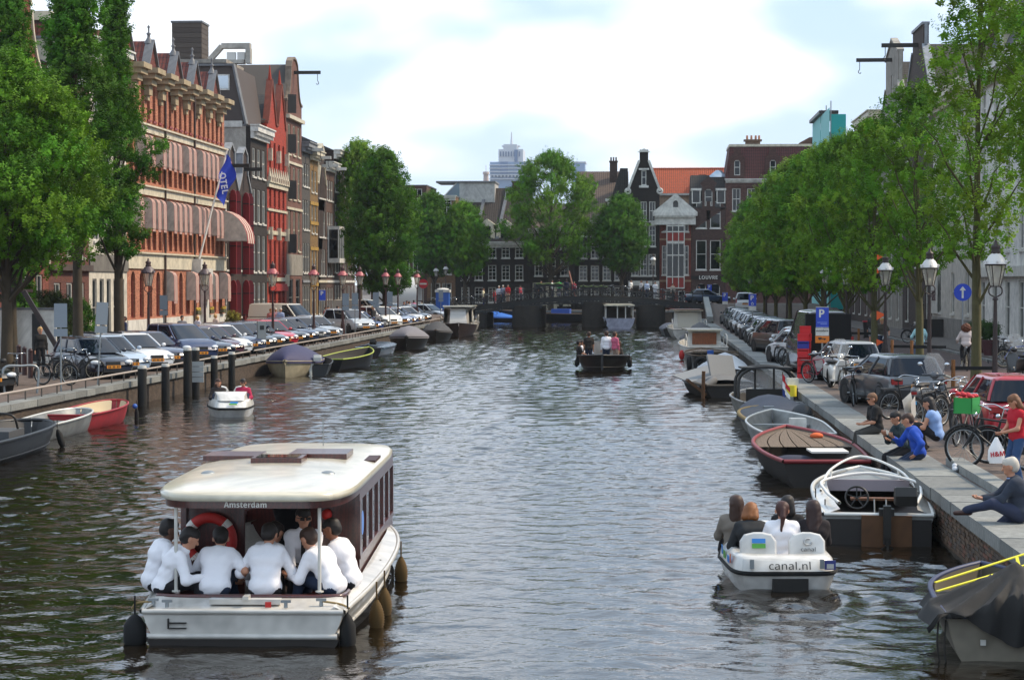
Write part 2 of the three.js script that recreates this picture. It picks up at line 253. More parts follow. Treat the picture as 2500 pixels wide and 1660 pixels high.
/* o: w, h, d; rows: [{y, h, n | xs, w, m, bars, arch, sill, frame, glass, curtain}]; outline: extra facade points above h from right to left; roof: {type, h, mat} */
function house(o) {
  const g = thing(o.name || 'canal_house', o.label, o.category || 'building', o.p, o.ry, o.group), W = o.w, H = o.h, D = o.d || 10, holes = [], wins = [];
  for (const r of o.rows || []) {
    const ww = r.w, n = r.n || 0, xs = r.xs || Array.from({ length: n }, (_, i) => (r.m ?? 0.35) + (W - 2 * (r.m ?? 0.35)) * (i + 0.5) / n - ww / 2);
    xs.forEach((x, i) => { if (r.skip && r.skip.includes(i)) return; holes.push(r.arch ? archHole(x, x + ww, r.y, r.y + r.h) : [[x, r.y], [x + ww, r.y], [x + ww, r.y + r.h], [x, r.y + r.h]]); wins.push([x, r]); });
  }
  const pts = [[0, 0], [W, 0], [W, H], ...(o.outline || []), [0, H]];
  mesh('facade', ext(pts, 0.34, holes).translate(0, 0, -0.34), o.wall, g);
  for (const [x, r] of wins) {
    const m = windowPart(g, x, r.y, r.w, r.h, { bars: r.bars, sill: r.sill ?? true, frame: r.frame || o.frame, glass: r.glass, fw: r.fw, curtain: r.curtain, name: r.name, rec: r.rec });
    if (r.lintel) mesh('lintel', cached('l' + r.w.toFixed(2), () => [B(-0.12, r.w + 0.12, 0, 0.22, 0.002, 0.05)]), r.lintel, g).position.set(x, r.y + r.h + 0.005, 0);
  }
  mesh('side_walls', B(0.01, W - 0.01, 0, H - 0.02, -D, -0.342), o.side || o.wall, g);
  const rf = o.roof || { type: 'flat' }, rm = rf.mat || slate, rh = rf.h || 3; let roof;
  if (rf.type === 'ridge') roof = mesh('roof', ext([[-0.15, H - 0.02], [W + 0.15, H - 0.02], [W / 2, H + rh]], D - 0.2).translate(0, 0, -D), rm, g); // ridge runs back from the street
  else if (rf.type === 'along') { const i = rf.inset || 0; roof = mesh('roof', loft([[[-0.1, H, 0.05], [i, H + rh, -D * (rf.peak || 0.5)], [i, H + rh, -D * (rf.peak2 || rf.peak || 0.5) - 0.01], [-0.1, H, -D]], [[W + 0.1, H, 0.05], [W - i, H + rh, -D * (rf.peak || 0.5)], [W - i, H + rh, -D * (rf.peak2 || rf.peak || 0.5) - 0.01], [W + 0.1, H, -D]]], true, true, true), rm, g); roof.geometry = norm(roof.geometry.toNonIndexed()); roof.geometry.computeVertexNormals(); if (rm.userData.metric) boxUV(roof.geometry); }
  else roof = mesh('roof', B(-0.05, W + 0.05, H - 0.018, H + 0.12, -D - 0.05, -0.36), lead, g);
  for (const c of o.chimneys || []) { const ch = mesh('chimney', [B(c[0], c[0] + 0.9, H + c[2] - 1.5, H + c[2] + 1.1, c[1] - 0.7, c[1]), B(c[0] - 0.08, c[0] + 0.98, H + c[2] + 1.1, H + c[2] + 1.26, c[1] - 0.78, c[1] + 0.08), ...[0.15, 0.45, 0.75].map((t) => cyl(c[0] + t, H + c[2] + 1.26, c[1] - 0.35, 0.1, 0.09, 0.45, 8))], c[3] || brickm(0x6b4034), roof); }
  if (o.cornice) { const ch = o.cornice.h || 0.55, cp = o.cornice.p || 0.45, y0 = H - ch; const l = [B(-0.02, W + 0.02, y0, y0 + ch * 0.55, 0.003, cp * 0.4), B(-0.08, W + 0.08, y0 + ch * 0.55 + 0.002, y0 + ch, 0.003, cp), B(-0.14, W + 0.14, y0 + ch + 0.002, y0 + ch + 0.1, 0.003, cp + 0.1)];
    if (o.cornice.dentil !== false) for (let x = 0.15; x < W - 0.1; x += 0.55) l.push(B(x, x + 0.2, y0 + ch * 0.25, y0 + ch * 0.55 - 0.004, cp * 0.4 + 0.002, cp * 0.85)); mesh('cornice', l, o.cornice.mat || white, g); }
  for (const b of o.bands || []) mesh('string_course', [B(-0.02, W + 0.02, b[0], b[0] + b[1], 0.003, b[2] || 0.1), ...(b[4] ? [B(-0.04, W + 0.04, b[0] + b[1] + 0.002, b[0] + b[1] + 0.1, 0.003, (b[2] || 0.1) + b[4])] : [])], b[3] || cream, g);
  if (o.hoist) { const hx = o.hoist[0], hy = o.hoist[1], hl = o.hoist[2] || 1.4; const hb = mesh('hoist_beam', [B(hx - 0.12, hx + 0.12, hy, hy + 0.26, -0.5, hl)], o.hoist[3] || sashBlack, g); mesh('hook', [bar([hx, hy, hl - 0.25], [hx, hy - 0.55, hl - 0.25], 0.025), tube([[hx, hy - 0.55, hl - 0.25], [hx, hy - 0.75, hl - 0.15], [hx, hy - 0.85, hl - 0.27], [hx, hy - 0.78, hl - 0.36]], 0.03, 10, 5)], sashBlack, hb); }
  if (o.coping) { const pp = [[W, H], ...o.outline, [0, H]], l = []; for (let i = 0; i + 1 < pp.length; i++) l.push(beam([pp[i][0], pp[i][1] + 0.06, -0.15], [pp[i + 1][0], pp[i + 1][1] + 0.06, -0.15], 0.5, 0.18)); mesh('gable_coping', l, o.coping, g); }
  if (o.base) mesh('plinth', B(-0.01, W + 0.01, 0, o.base[0], 0.003, 0.06), o.base[1], g);
  if (o.door) for (const d of o.door) { const dm = mesh('door', [B(d[0], d[0] + d[1], 0.02, d[2], 0.004, 0.05), B(d[0] - 0.1, d[0], 0.02, d[2] + 0.1, 0.004, 0.09), B(d[0] + d[1], d[0] + d[1] + 0.1, 0.02, d[2] + 0.1, 0.004, 0.09), B(d[0], d[0] + d[1], d[2] + 0.002, d[2] + 0.1, 0.004, 0.09)], d[3] || col(0x1d3327, 0.4), g); mesh('handle', sph(d[0] + d[1] - 0.12, 1.0, 0.08, 0.035), chrome, dm); }
  return g;
}
const bell = (W, H, h, nk = 0.36) => { const l = [], a = W * (0.5 - nk / 2); l.push([W, H + 0.01]); for (let i = 1; i <= 5; i++) { const t = i / 6; l.push([W - a * Math.pow(t, 0.6), H + h * 0.55 * t * t + h * 0.1 * t]); } l.push([W - a, H + h * 0.7]); for (let i = 0; i <= 6; i++) { const q = PI * i / 6; l.push([W / 2 + W * nk / 2 * Math.cos(q), H + h * 0.75 + h * 0.25 * Math.sin(q)]); } l.push([a, H + h * 0.7]); for (let i = 5; i >= 1; i--) { const t = i / 6; l.push([a * Math.pow(t, 0.6), H + h * 0.55 * t * t + h * 0.1 * t]); } l.push([0, H + 0.01]); return l.slice(1, -1); };
const neck = (W, H, h, nk = 0.5) => { const a = W * (0.5 - nk / 2); return [[W - 0.2, H + 0.15], [W - a, H + h * 0.45], [W - a, H + h * 0.8], [W / 2, H + h], [a, H + h * 0.8], [a, H + h * 0.45], [0.2, H + 0.15]]; };
const spout = (W, H, h) => [[W / 2 + 0.5, H + h - 1.2], [W / 2 + 0.5, H + h], [W / 2 - 0.5, H + h], [W / 2 - 0.5, H + h - 1.2]];
const steps = (W, H, h, n = 4) => { const l = []; for (let i = 1; i <= n; i++) { const x = W / 2 * i / (n + 1); l.push([W - x + W / 2 / (n + 1) * 0.0, H + h * (i - 1) / n + 0.01], [W - x, H + h * i / n]); } for (let i = n; i >= 1; i--) { const x = W / 2 * i / (n + 1); l.push([x, H + h * i / n], [x, H + h * (i - 1) / n + 0.01]); } return l; };
const XW = -29;
const west = (pxa, pxb) => { const za = depthAtX(pxa, XW), zb = depthAtX(pxb, XW); return { p: [XW, QY, za], ry: PI / 2, w: za - zb - 0.03 }; };
const hw = (px, py) => hAt(px, py, XW) - QY;

// --- west side
house({ ...west(-60, 118), h: 13.2, d: 9, wall: brickm(0x8a4a3a), label: 'red brick house with round gable behind the leftmost tree', outline: bell(17, 13.2, 4.2, 0.5).map(([x, y]) => [x * (depthAtX(-60, XW) - depthAtX(118, XW) - 0.03) / 17, y]), coping: cream,
  rows: [{ y: 1.2, h: 2.6, n: 4, w: 1.2, bars: 1 }, { y: 5, h: 2.5, n: 4, w: 1.2, bars: 1 }, { y: 8.6, h: 2.3, n: 4, w: 1.2, bars: 1 }, { y: 12.2, h: 1.9, n: 2, w: 1.1, m: 2.5, bars: 1 }], bands: [[4.3, 0.25], [11.4, 0.25]], roof: { type: 'ridge', h: 3.2, mat: slate } });
house({ ...west(118, 216), h: 14.0, d: 12, wall: brickm(0x6d3f33), label: 'brown brick house with white sash windows beside the leafy shrubs', rows: [{ y: 0.9, h: 2.5, n: 3, w: 1.15, bars: 1 }, { y: 4.7, h: 2.3, n: 3, w: 1.15, bars: 1 }, { y: 8, h: 2.2, n: 3, w: 1.15, bars: 1 }, { y: 11.1, h: 1.9, n: 3, w: 1.1, bars: 1 }], bands: [[4.0, 0.3, 0.25, plaster(0x50423c)]], cornice: { h: 0.6 }, roof: { type: 'along', h: 2.4, mat: slate } });
house({ ...west(216, 309), h: hw(222, 96), d: 18, wall: plaster(0xd9d2c2), side: plaster(0xc9bfa9), label: 'white plastered house over a grey slatted shop front', rows: [{ y: 0.4, h: 3.2, n: 5, w: 0.85, bars: 0, sill: false, frame: col(0x8a8780, 0.6) }, { y: 5.6, h: 2.4, n: 3, w: 1.2, bars: 1 }, { y: 9, h: 2.2, n: 3, w: 1.2, bars: 1 }, { y: 12.2, h: 1.9, n: 3, w: 1.1, bars: 1 }], bands: [[4.0, 0.9, 0.08, plaster(0x77736c)]], cornice: { h: 0.7, dentil: false }, base: [0.4, plaster(0x5d5a56)], roof: { type: 'flat' } });
{ // tall pale block with a ladder far left, behind the gabled house
  const b = thing('rear_block', 'tall pale rendered block with ladder behind the leftmost roofs', 'building', [-41, QY, -104]); mesh('wall', B(-6, 4, 0, 21, -8, 0), plaster(0xbdb7a8), b);
  const l = []; for (let y = 14; y < 20.8; y += 0.45) l.push(B(-2.4, -1.6, y, y + 0.05, 0.1, 0.15)); l.push(B(-2.45, -2.38, 13.5, 21, 0.08, 0.16), B(-1.62, -1.55, 13.5, 21, 0.08, 0.16)); mesh('ladder', l, steel, b);
  const c = mesh('chimney', [B(-1.2, 2.6, 14, 18.3, 0.4, 1.6), B(-1.3, 2.7, 18.3, 18.6, 0.3, 1.7), cyl(0.2, 18.6, 1, 0.16, 0.14, 0.5), cyl(1.4, 18.6, 1, 0.16, 0.14, 0.5)], brickm(0x4e2f28), b);
  const r = thing('rear_roof_house', 'dark roofed rear house between the two tall left trees', 'building', [-36, QY, -112]); mesh('wall', B(-7, 5.5, 0, 15.5, -9, 0), plaster(0xc7bfae), r); mesh('roof', [B(-7.2, 2.6, 15.5, 18.0, -9.2, -0.4)], col(0x3d3330, 0.8), r); mesh('cornice', B(-7.3, 2.8, 18.0, 18.5, -9.3, -0.2), cream, r); }
{ // the long brick hotel with arcade, awnings and tiled roof
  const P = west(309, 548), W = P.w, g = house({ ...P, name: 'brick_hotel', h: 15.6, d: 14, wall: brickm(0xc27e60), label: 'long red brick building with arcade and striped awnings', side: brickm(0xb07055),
    rows: [{ y: 1.4, h: 2.65, n: 13, w: 0.95, arch: true, sill: false, frame: sashRed, bars: 1, rec: 0.25 }, { y: 5.3, h: 3.05, n: 19, w: 0.78, frame: sashRed, bars: 0, rec: 0.25, sill: false }, { y: 9.2, h: 2.75, n: 19, w: 0.78, frame: sashRed, rec: 0.25, sill: false }, { y: 12.85, h: 2.2, n: 19, w: 0.68, frame: sashRed, rec: 0.25, sill: true }],
    bands: [[4.2, 0.85, 0.1, cream, 0.14], [8.45, 0.45, 0.14, cream, 0.14], [12.05, 0.38, 0.14, cream, 0.16]], base: [1.3, white], roof: { type: 'along', h: 2.2, mat: pantile, peak: 0.3, peak2: 0.75 } });
  for (let i = 0; i < 8; i++) { const x = W * (i + 0.5) / 8 - 0.5; mesh('dormer_bracket', [B(x - 0.55, x + 0.65, 14.75, 15.1, 0.003, 0.5), B(x - 0.75, x + 0.85, 15.102, 15.4, 0.003, 0.75), B(x - 0.9, x + 1.0, 15.402, 15.7, 0.003, 0.95), B(x - 0.35, x + 0.45, 14.2, 14.75, 0.003, 0.3), B(x - 0.2, x + 0.3, 13.9, 14.2, 0.003, 0.18)], plaster(0xb7a585), g); }
  for (const i of [0.2, 1.9, 3.8, 5.4, 7.2]) { const x = W * i / 8 + 0.6; mesh('dormer', ext([[x - 1.5, 15.65], [x + 1.5, 15.65], [x, 17.6]], 3.2).translate(0, 0, -3.4), pantile, g); const f = mesh('finial', [lathe([[0.32, 0], [0.1, 0.35], [0.09, 0.5], [0.16, 0.58], [0.05, 0.66], [0.05, 0.9], [0.1, 0.97], [0.01, 1.1]], 8).translate(x, 17.45, -0.4)], lead, g); mesh('ridge_lead', beam([x - 1.6, 15.6, -0.3], [x - 0.02, 17.66, -0.3], 0.5, 0.1), lead, f); mesh('ridge_lead', beam([x + 1.6, 15.6, -0.3], [x + 0.02, 17.66, -0.3], 0.5, 0.1), lead, f); }
  // striped awnings: each a curved hood over its window
  const drop = (h, p) => p > 1 ? Array.from({ length: 7 }, (_, i) => [h * Math.cos(PI / 12 * i), p * Math.sin(PI / 12 * i)]) : [[h, 0], [h * 0.985, p * 0.5], [h * 0.93, p * 0.85], [h * 0.82, p], [0, p * 1.03]]; const awG = (w, h, p) => drop(h, p).map(([y, z]) => [[0, y, z], [w, y, z]]);
  const red = mk('awning_red', 0x86282f, 0.9), ivory = mk('awning_ivory', 0xc4b9aa, 0.9);
  function awning(x, y, w, h, p) { const a = new THREE.Group(); a.name = 'awning'; a.position.set(x, y, 0.02); g.add(a); const n = 7; for (let k = 0; k < n; k++) { const r = awG(w / n - 0.004, h, p).map((q) => q.map((c) => [c[0] + k * w / n, c[1], c[2]])); mesh('stripe', [loft(r, false), B(k * w / n, (k + 1) * w / n - 0.004, -0.16, -0.002, p - 0.02, p)], k % 2 ? ivory : red, a); } for (const q of [0, w]) mesh('side_cheek', ext([[0, 0], ...drop(h, p).reverse().map(([y, z]) => [z, y])], 0.01).rotateY(-PI / 2).translate(q, 0, 0), plaster(0xd2c8ba), a); }
  const sp = (n) => Array.from({ length: n }, (_, i) => 0.35 + (W - 0.7) * (i + 0.5) / n);
  for (const i of [1, 2, 4, 5, 6, 7, 9, 10, 12, 13, 14, 15, 17, 18]) awning(sp(19)[i] - 0.4, 10.2, 0.8, 1.7, 0.62);
  for (const i of [0, 2, 3, 4, 6, 7, 8, 9, 11, 12, 13, 15, 16]) awning(sp(19)[i] - 0.4, 6.5, 0.8, 1.8, 0.62);
  awning(W - 2.7, 6.2, 2.6, 2.1, 2.1);
  for (const i of [4, 7, 9, 10, 12]) awning(sp(13)[i] - 0.55, 2.3, 0.95, 1.8, 0.6);
  mesh('drainpipe', [0.32, 0.62].map((t) => bar([W * t, 0, 0.14], [W * t, 15.2, 0.22], 0.07, 8)), col(0x4a3a34, 0.6), g);
  for (const i of [8, 10, 12]) { const pl = mesh('window_box', B(sp(13)[i] - 0.55, sp(13)[i] + 0.55, 1.36, 1.6, 0.07, 0.3), col(0x4d4a30, 0.8), g); mesh('flowers', Array.from({ length: 9 }, (_, k) => sph(sp(13)[i] - 0.48 + k * 0.12, 1.68 + 0.05 * Math.sin(k * 5), 0.18 + 0.05 * Math.cos(k * 3), 0.09, 0.1, 0.09, 6, 5)), col(0xb59a3c, 0.9), pl); }
  const ds = mesh('entrance', [B(W * 0.7, W * 0.7 + 1.5, 0.05, 3.3, 0.062, 0.3), B(W * 0.7 - 0.3, W * 0.7 + 1.8, 3.302, 4.3, 0.062, 0.5)], white, g);
}
{ // flag on its slanting pole in front of the hotel
  const z = depthAtX(578, -26.8), f = thing('flag_pole', 'slanting white flagpole with blue lettered flag before the brick building', 'flag', [-28.6, QY, z + 3]);
  const a = [0, 4.6, 0.5], b = [1.5, 11.9, -1.4]; mesh('pole', [bar(a, b, 0.075, 8, 0.05)], mk('flagpole', 0xd8d2c8, 0.5), f); mesh('bracket', [B(-0.4, 0.25, 4.0, 4.9, 0.2, 0.8)], white, f);
  const pos = [], idx = [], nx = 10, ny = 16, at = (u, v) => { const t = 0.97 - 0.36 * v * 0.95, px = lerp(a[0], b[0], t), py = lerp(a[1], b[1], t), pz = lerp(a[2], b[2], t); return [px + u * (0.55 + 0.2 * Math.sin(v * 5)) + 0.10 * Math.sin(v * 9 + u * 6), py - u * 0.7 - 0.2 * u * u, pz + 0.16 * Math.sin(u * 7 + v * 4)]; };
  for (let j = 0; j <= ny; j++) for (let i = 0; i <= nx; i++) pos.push(...at(i / nx, j / ny)); for (let j = 0; j < ny; j++) for (let i = 0; i < nx; i++) { const p = j * (nx + 1) + i; idx.push(p, p + 1, p + nx + 2, p, p + nx + 2, p + nx + 1); }
  const fg = new THREE.BufferGeometry(); fg.setAttribute('position', new THREE.Float32BufferAttribute(pos, 3)); fg.setIndex(idx); fg.computeVertexNormals(); const cl = mesh('flag_cloth', fg, mk('flag_blue', 0x1b38a8, 0.8), f); mesh('lettering', TR(word('OTEL', 0.42, 0.02), [1.42, 9.75, -0.75], [0, 0.1, -1.42]), mk('flag_white', 0xe8e8ee, 0.8), cl);
}
{ // warehouse with red shutters: two gables side by side
  const P = west(548, 612), W = P.w, H = 9.9, tri = []; const hw2 = W / 2;
  for (const s of [1, 0]) { const x = s * hw2; tri.push([x + hw2 * 0.98, H + 0.02], [x + hw2 * 0.72, H + 1.2], [x + hw2 * 0.7, H + 2.6], [x + hw2 * 0.5, H + 3.1], [x + hw2 * 0.3, H + 2.6], [x + hw2 * 0.28, H + 1.2], [x + hw2 * 0.02, H + 0.02]); }
  const g = house({ ...P, name: 'warehouse', h: H, d: 14, wall: brickm(0x3b2a24), label: 'dark twin-gabled warehouse with tall red shutters', outline: tri, coping: mk('stone_blue_grey', 0x9ba0a6, 0.7, { t: 'grunge' }), roof: { type: 'flat' }, rows: [0.8, 4.1, 7.2].flatMap((y) => [{ y, h: y < 1 ? 2.7 : 2.5, xs: [hw2 * 0.5 - 0.6, hw2 * 1.5 - 0.6], w: 1.2, bars: 1, glass: col(0x0c0b0a, 0.3), frame: sashBlack }, { y: y + 0.2, h: 1.8, xs: [0.3, hw2 - 1.0, hw2 + 0.3, W - 1.0], w: 0.7, bars: 1 }]) });
  const sg = (h) => cached('sh' + h, () => [ext([[0, 0], [0.5, 0], [0.5, h - 0.4], [0.4, h - 0.1], [0.25, h], [0.1, h - 0.1], [0, h - 0.4]], 0.06)]);
  for (const y of [0.8, 4.1, 7.2]) for (const x of [hw2 * 0.5, hw2 * 1.5]) for (const s of [-1, 1]) { const h = y < 1 ? 2.9 : 2.75, m = mesh('shutter', sg(h), mk('shutter_red', 0x8a2328, 0.5), g); m.position.set(x + s * 0.62, y - 0.1, 0.03); m.rotation.y = s < 0 ? PI + 1.35 : -1.35; mesh('strap', cached('strap', () => [B(0.02, 0.48, 0.35, 0.42, 0.062, 0.08), B(0.02, 0.48, 1.9, 1.97, 0.062, 0.08)]), sashBlack, m); }
  for (const x of [hw2 * 0.5, hw2 * 1.5]) mesh('hoist_beam', B(x - 0.12, x + 0.12, H + 1.5, H + 1.75, 0, 1.3), sashBlack, g);
  mesh('steps', [0, 1, 2, 3].map((i) => B(W - 3, W - 0.4, i * 0.2, i * 0.2 + 0.2, 0.01, 1.6 - i * 0.35)), granite, g); }
{ // black house with white windows, plastered flank and steep roof with skylight
  const P = west(612, 652), H = hw(640, 318), g = house({ ...P, h: H, d: 20, wall: brickm(0x2d2420), side: plaster(0xbdb6ab), label: 'black brick house with white cornice, plastered flank and skylight roof', cornice: { h: 0.9, p: 0.6 }, rows: [{ y: 0.7, h: 2.7, n: 3, w: 1.15, bars: 1 }, { y: 4.2, h: 2.7, n: 3, w: 1.15, bars: 1 }, { y: 7.8, h: 2.5, n: 3, w: 1.15, bars: 1 }, { y: 11.2, h: 2.1, n: 3, w: 1.15, bars: 1 }], roof: { type: 'flat' } });
  const W = P.w, rf = mesh('mansard', loft([[[0, H + 0.1, -0.3], [W, H + 0.1, -0.3], [W, H + 0.1, -19], [0, H + 0.1, -19]], [[0.35, H + 4.4, -1.3], [W + 2, H + 4.4, -1.3], [W + 2, H + 4.4, -19], [0.35, H + 4.4, -19]]], true, false, true).toNonIndexed(), col(0x463d39, 0.8), g); rf.geometry.computeVertexNormals();
  const sk = mesh('skylight', TR(B(-0.62, 0.62, 0, 1.15, -0.05, 0.07), [0.22, H + 2.6, -2.2], [0, -PI / 2, 0]), white, g); mesh('pane', TR(B(-0.54, 0.54, 0.1, 1.05, 0.06, 0.09), [0.22, H + 2.6, -2.2], [0, -PI / 2, 0]), mk('skylight_glass', 0xb9c3cc, 0.08, { metalness: 0.6 }), sk);
  mesh('hip_lead', [beam([0, H + 0.1, -0.3], [0.35, H + 4.5, -1.3], 0.3, 0.16), beam([0.33, H + 4.46, -1.3], [0.33, H + 4.46, -19], 0.3, 0.16)], lead, g); mesh('eave_band', B(-0.06, 0.12, H - 0.1, H + 0.35, -19, -0.6), white, g);
  for (let i = 0; i < 2; i++) mesh('blind_window', B(-0.03, 0.004, H - 4.6, H - 3.1, -4.2 - i * 2.2, -3.0 - i * 2.2), col(0x3b332c, 0.5), g); }
{ const P = west(652, 699), H = hw(668, 306), W = P.w, red = brickm(0xb23c26), g = house({ ...P, name: 'ornate_house', h: H, d: 12, wall: red, label: 'bright red ornate house with two pointed gables', outline: [[W - 0.4, H], [W * 0.75, H + 3.4], [W * 0.5 + 0.4, H + 0.05], [W * 0.5 - 0.4, H + 0.05], [W * 0.25, H + 3.4], [0.4, H]], coping: plaster(0x8d4a3a), roof: { type: 'ridge', h: 2.5 }, bands: [[3.5, 0.3, 0.12, cream], [7.1, 0.3, 0.12, cream], [8.9, 0.18, 0.1, cream], [10.7, 0.35, 0.16, cream, 0.1]], rows: [{ y: 0.6, h: 2.6, n: 4, w: 0.95, frame: sashRed }, { y: 4.1, h: 2.6, n: 4, w: 0.85, frame: sashRed, bars: 1 }, { y: 7.5, h: 1.3, n: 4, w: 0.8, frame: sashRed }, { y: 9.2, h: 1.4, n: 4, w: 0.8, frame: sashRed }, { y: 11.6, h: 2.6, n: 4, w: 0.8, frame: sashRed, bars: 1 }] });
  for (let i = 0; i < 9; i++) { const x = 0.3 + (W - 0.6) * i / 8; mesh('pinnacle', [B(x - 0.13, x + 0.13, 11.06, 11.5, 0.004, 0.3), cyl(x, 11.5, 0.15, 0.14, 0.02, 0.7, 6)], cream, g); }
  for (const [x, y] of [[0.6, 7.3], [W - 0.6, 7.3], [W / 2, 7.3], [0.6, 3.7], [W - 0.6, 3.7], [W / 2, 13.3], [0.5, 13.3], [W - 0.5, 13.3]]) mesh('console', [B(x - 0.15, x + 0.15, y - 0.6, y + 0.35, 0.004, 0.32)], cream, g);
  mesh('sign_board', B(0.4, W - 0.4, 2.75, 3.3, 0.13, 0.2), mk('sign_red', 0x9c2a24, 0.6), g); for (const x of [W * 0.25, W * 0.75]) mesh('gable_finial', [cyl(x, H + 3.4, -0.15, 0.16, 0.02, 1.2, 6)], red, g); }
{ const P = west(699, 737), H = hw(735, 262), W = P.w, g = house({ ...P, h: H, d: 14, wall: brickm(0x7b5347), label: 'tall brown house with rounded gable and projecting hoist beam', outline: bell(W, H, hw(702, 134) - H, 0.45), coping: plaster(0x8a7b6c), roof: { type: 'ridge', h: 3.2, mat: col(0x45403c, 0.8) }, hoist: [W / 2, H + 2.4, 2.2], rows: [{ y: 0.5, h: 3.2, n: 2, w: 2.0, bars: 0, frame: plaster(0x8d8a84), sill: false }, { y: 6.0, h: 3.2, n: 3, w: 1.1, bars: 1, frame: cream }, { y: 10.2, h: 2.6, n: 3, w: 1.1, bars: 1, frame: cream }, { y: 13.8, h: 2.4, n: 3, w: 1.1, bars: 1, frame: cream }], bands: [[4.0, 1.7, 0.05, plaster(0x9c968c)], [9.3, 0.2, 0.1, cream], [13.0, 0.2, 0.1, cream], [16.6, 0.3, 0.3, cream]] });
  for (const y of [4.6, 8.9, 12.6, 15.8]) mesh('shutter', TR(B(0, 0.06, 0, 1.5, 0, 0.7), [0.3, y + 1.2, 0.1], [0, 0.5, 0]), sashBlack, g); }
{ const px = [737, 757, 776, 796, 815, 838, 866], tops = [352, 372, 392, 400, 372, 392], spec = [
    [brickm(0x55504c), 'grey house with flat white cornice beside the hoist-beam house', plaster(0x8e9298)], [brickm(0x8a6b3c), 'narrow house banded in yellow and red brick', cream], [brickm(0x40302a), 'dark brick house with cream neck gable and white sashes', cream], [brickm(0x5e443b), 'brown house with projecting white bay window', white], [brickm(0x3d2e28), 'dark house with ornate white top cornice near the round tree', white], [brickm(0x4b3630), 'last brown house before the round tree by the bridge', white]];
  spec.forEach(([wm, label, tm], i) => { const P = west(px[i], px[i + 1]), H = hw((px[i] + px[i + 1]) / 2, tops[i]), W = P.w, fl = H / 4.15, nk = i === 2;
    const g = house({ ...P, h: nk ? H - 2.2 : H, d: 11, wall: wm, label, group: 'narrow canal houses before the round tree', outline: nk ? neck(W, H - 2.2, 3.6) : undefined, coping: nk ? tm : undefined, cornice: nk ? undefined : { h: 0.75, p: 0.65, mat: tm }, roof: nk ? { type: 'ridge', h: 2.2 } : { type: 'along', h: 2.4, mat: i % 2 ? slate : col(0x3c3a3a, 0.8) }, chimneys: i === 1 || i === 4 ? [[W * 0.3, -4, 2.6, brickm(0x6d4438)]] : undefined, hoist: [W / 2, H - 0.6, 1.5, white], bands: i === 1 ? [3.1, 6.2, 8.4, 10.1].map((y) => [y, 0.3, 0.06, plaster(0xb08a3a)]) : [[3.4, 0.22, 0.1, tm]],
      rows: [0, 1, 2, 3].map((k) => ({ y: 0.6 + k * fl, h: fl * (k > 2 ? 0.52 : 0.68), n: i === 1 ? 2 : 3, w: Math.min(1.1, W / 3 - 0.5), bars: 1 })) });
    if (i === 3) { const bw = mesh('bay_window', [B(W / 2 - 1.5, W / 2 + 1.5, 5.2, 5.6, 0.02, 1.1), B(W / 2 - 1.5, W / 2 + 1.5, 8.2, 8.5, 0.02, 1.1), ...[-1.5, -0.5, 0.5, 1.4].map((q) => B(W / 2 + q, W / 2 + q + 0.1, 5.6, 8.2, 0.95, 1.05)), ...[-1.5, 1.4].map((q) => B(W / 2 + q, W / 2 + q + 0.1, 5.6, 8.2, 0.02, 0.14))], white, g); mesh('pane', B(W / 2 - 1.42, W / 2 + 1.42, 5.61, 8.19, 0.1, 1.0), glass, bw); }
  }); }
{ // bulky dark roofs and plant tower behind the row
  const b = thing('rear_annex', 'brown slate-clad annex with roof plant behind the red house', 'building', [-33.2, QY, -159]);
  mesh('wall', B(-16, 0, 0, 20.6, -14, 0), col(0x514740, 0.85), b); mesh('parapet', [B(-16.1, 0.15, 20.6, 20.9, -14.1, 0.1)], plaster(0xa49c91), b);
  mesh('slate_cladding', Array.from({ length: 11 }, (_, i) => B(-15.9, -0.05, 15.4 + i * 0.47, 15.4 + i * 0.47 + 0.44, 0.004, 0.05 - 0.002 * (i % 2))), col(0x4c423c, 0.85), b);
  const t = mesh('lift_tower', [B(-4.95, -2.6, 20.9, 24.2, -6, -3.4)], col(0x47403b, 0.85), b); mesh('tower_cap', B(-5.05, -2.5, 24.2, 24.35, -6.1, -3.3), lead, t); for (let i = 0; i < 8; i++) mesh('slate_course', [B(-4.97, -2.58, 21 + i * 0.4, 21.37 + i * 0.4, -3.398, -3.36), B(-2.598, -2.56, 21 + i * 0.4, 21.37 + i * 0.4, -6, -3.4)], col(i % 2 ? 0x4b433d : 0x443c37, 0.85), t);
  mesh('roof_frame', [B(-1.9, 0.9, 20.9, 21.2, -4, -3.2), beam([-1.9, 21.2, -3.4], [-0.9, 22.3, -3.4], 0.5, 0.4), B(-0.9, 1.4, 22.1, 22.5, -3.8, -3.0), B(1.05, 1.45, 20.9, 22.1, -3.8, -3.0)], plaster(0xbcb6ac), b); mesh('air_unit', [B(-0.5, 0.2, 21.2, 21.8, -3.6, -3.2), B(0.35, 0.95, 21.2, 21.8, -3.6, -3.2)], col(0xc8c6c1, 0.5), b); }
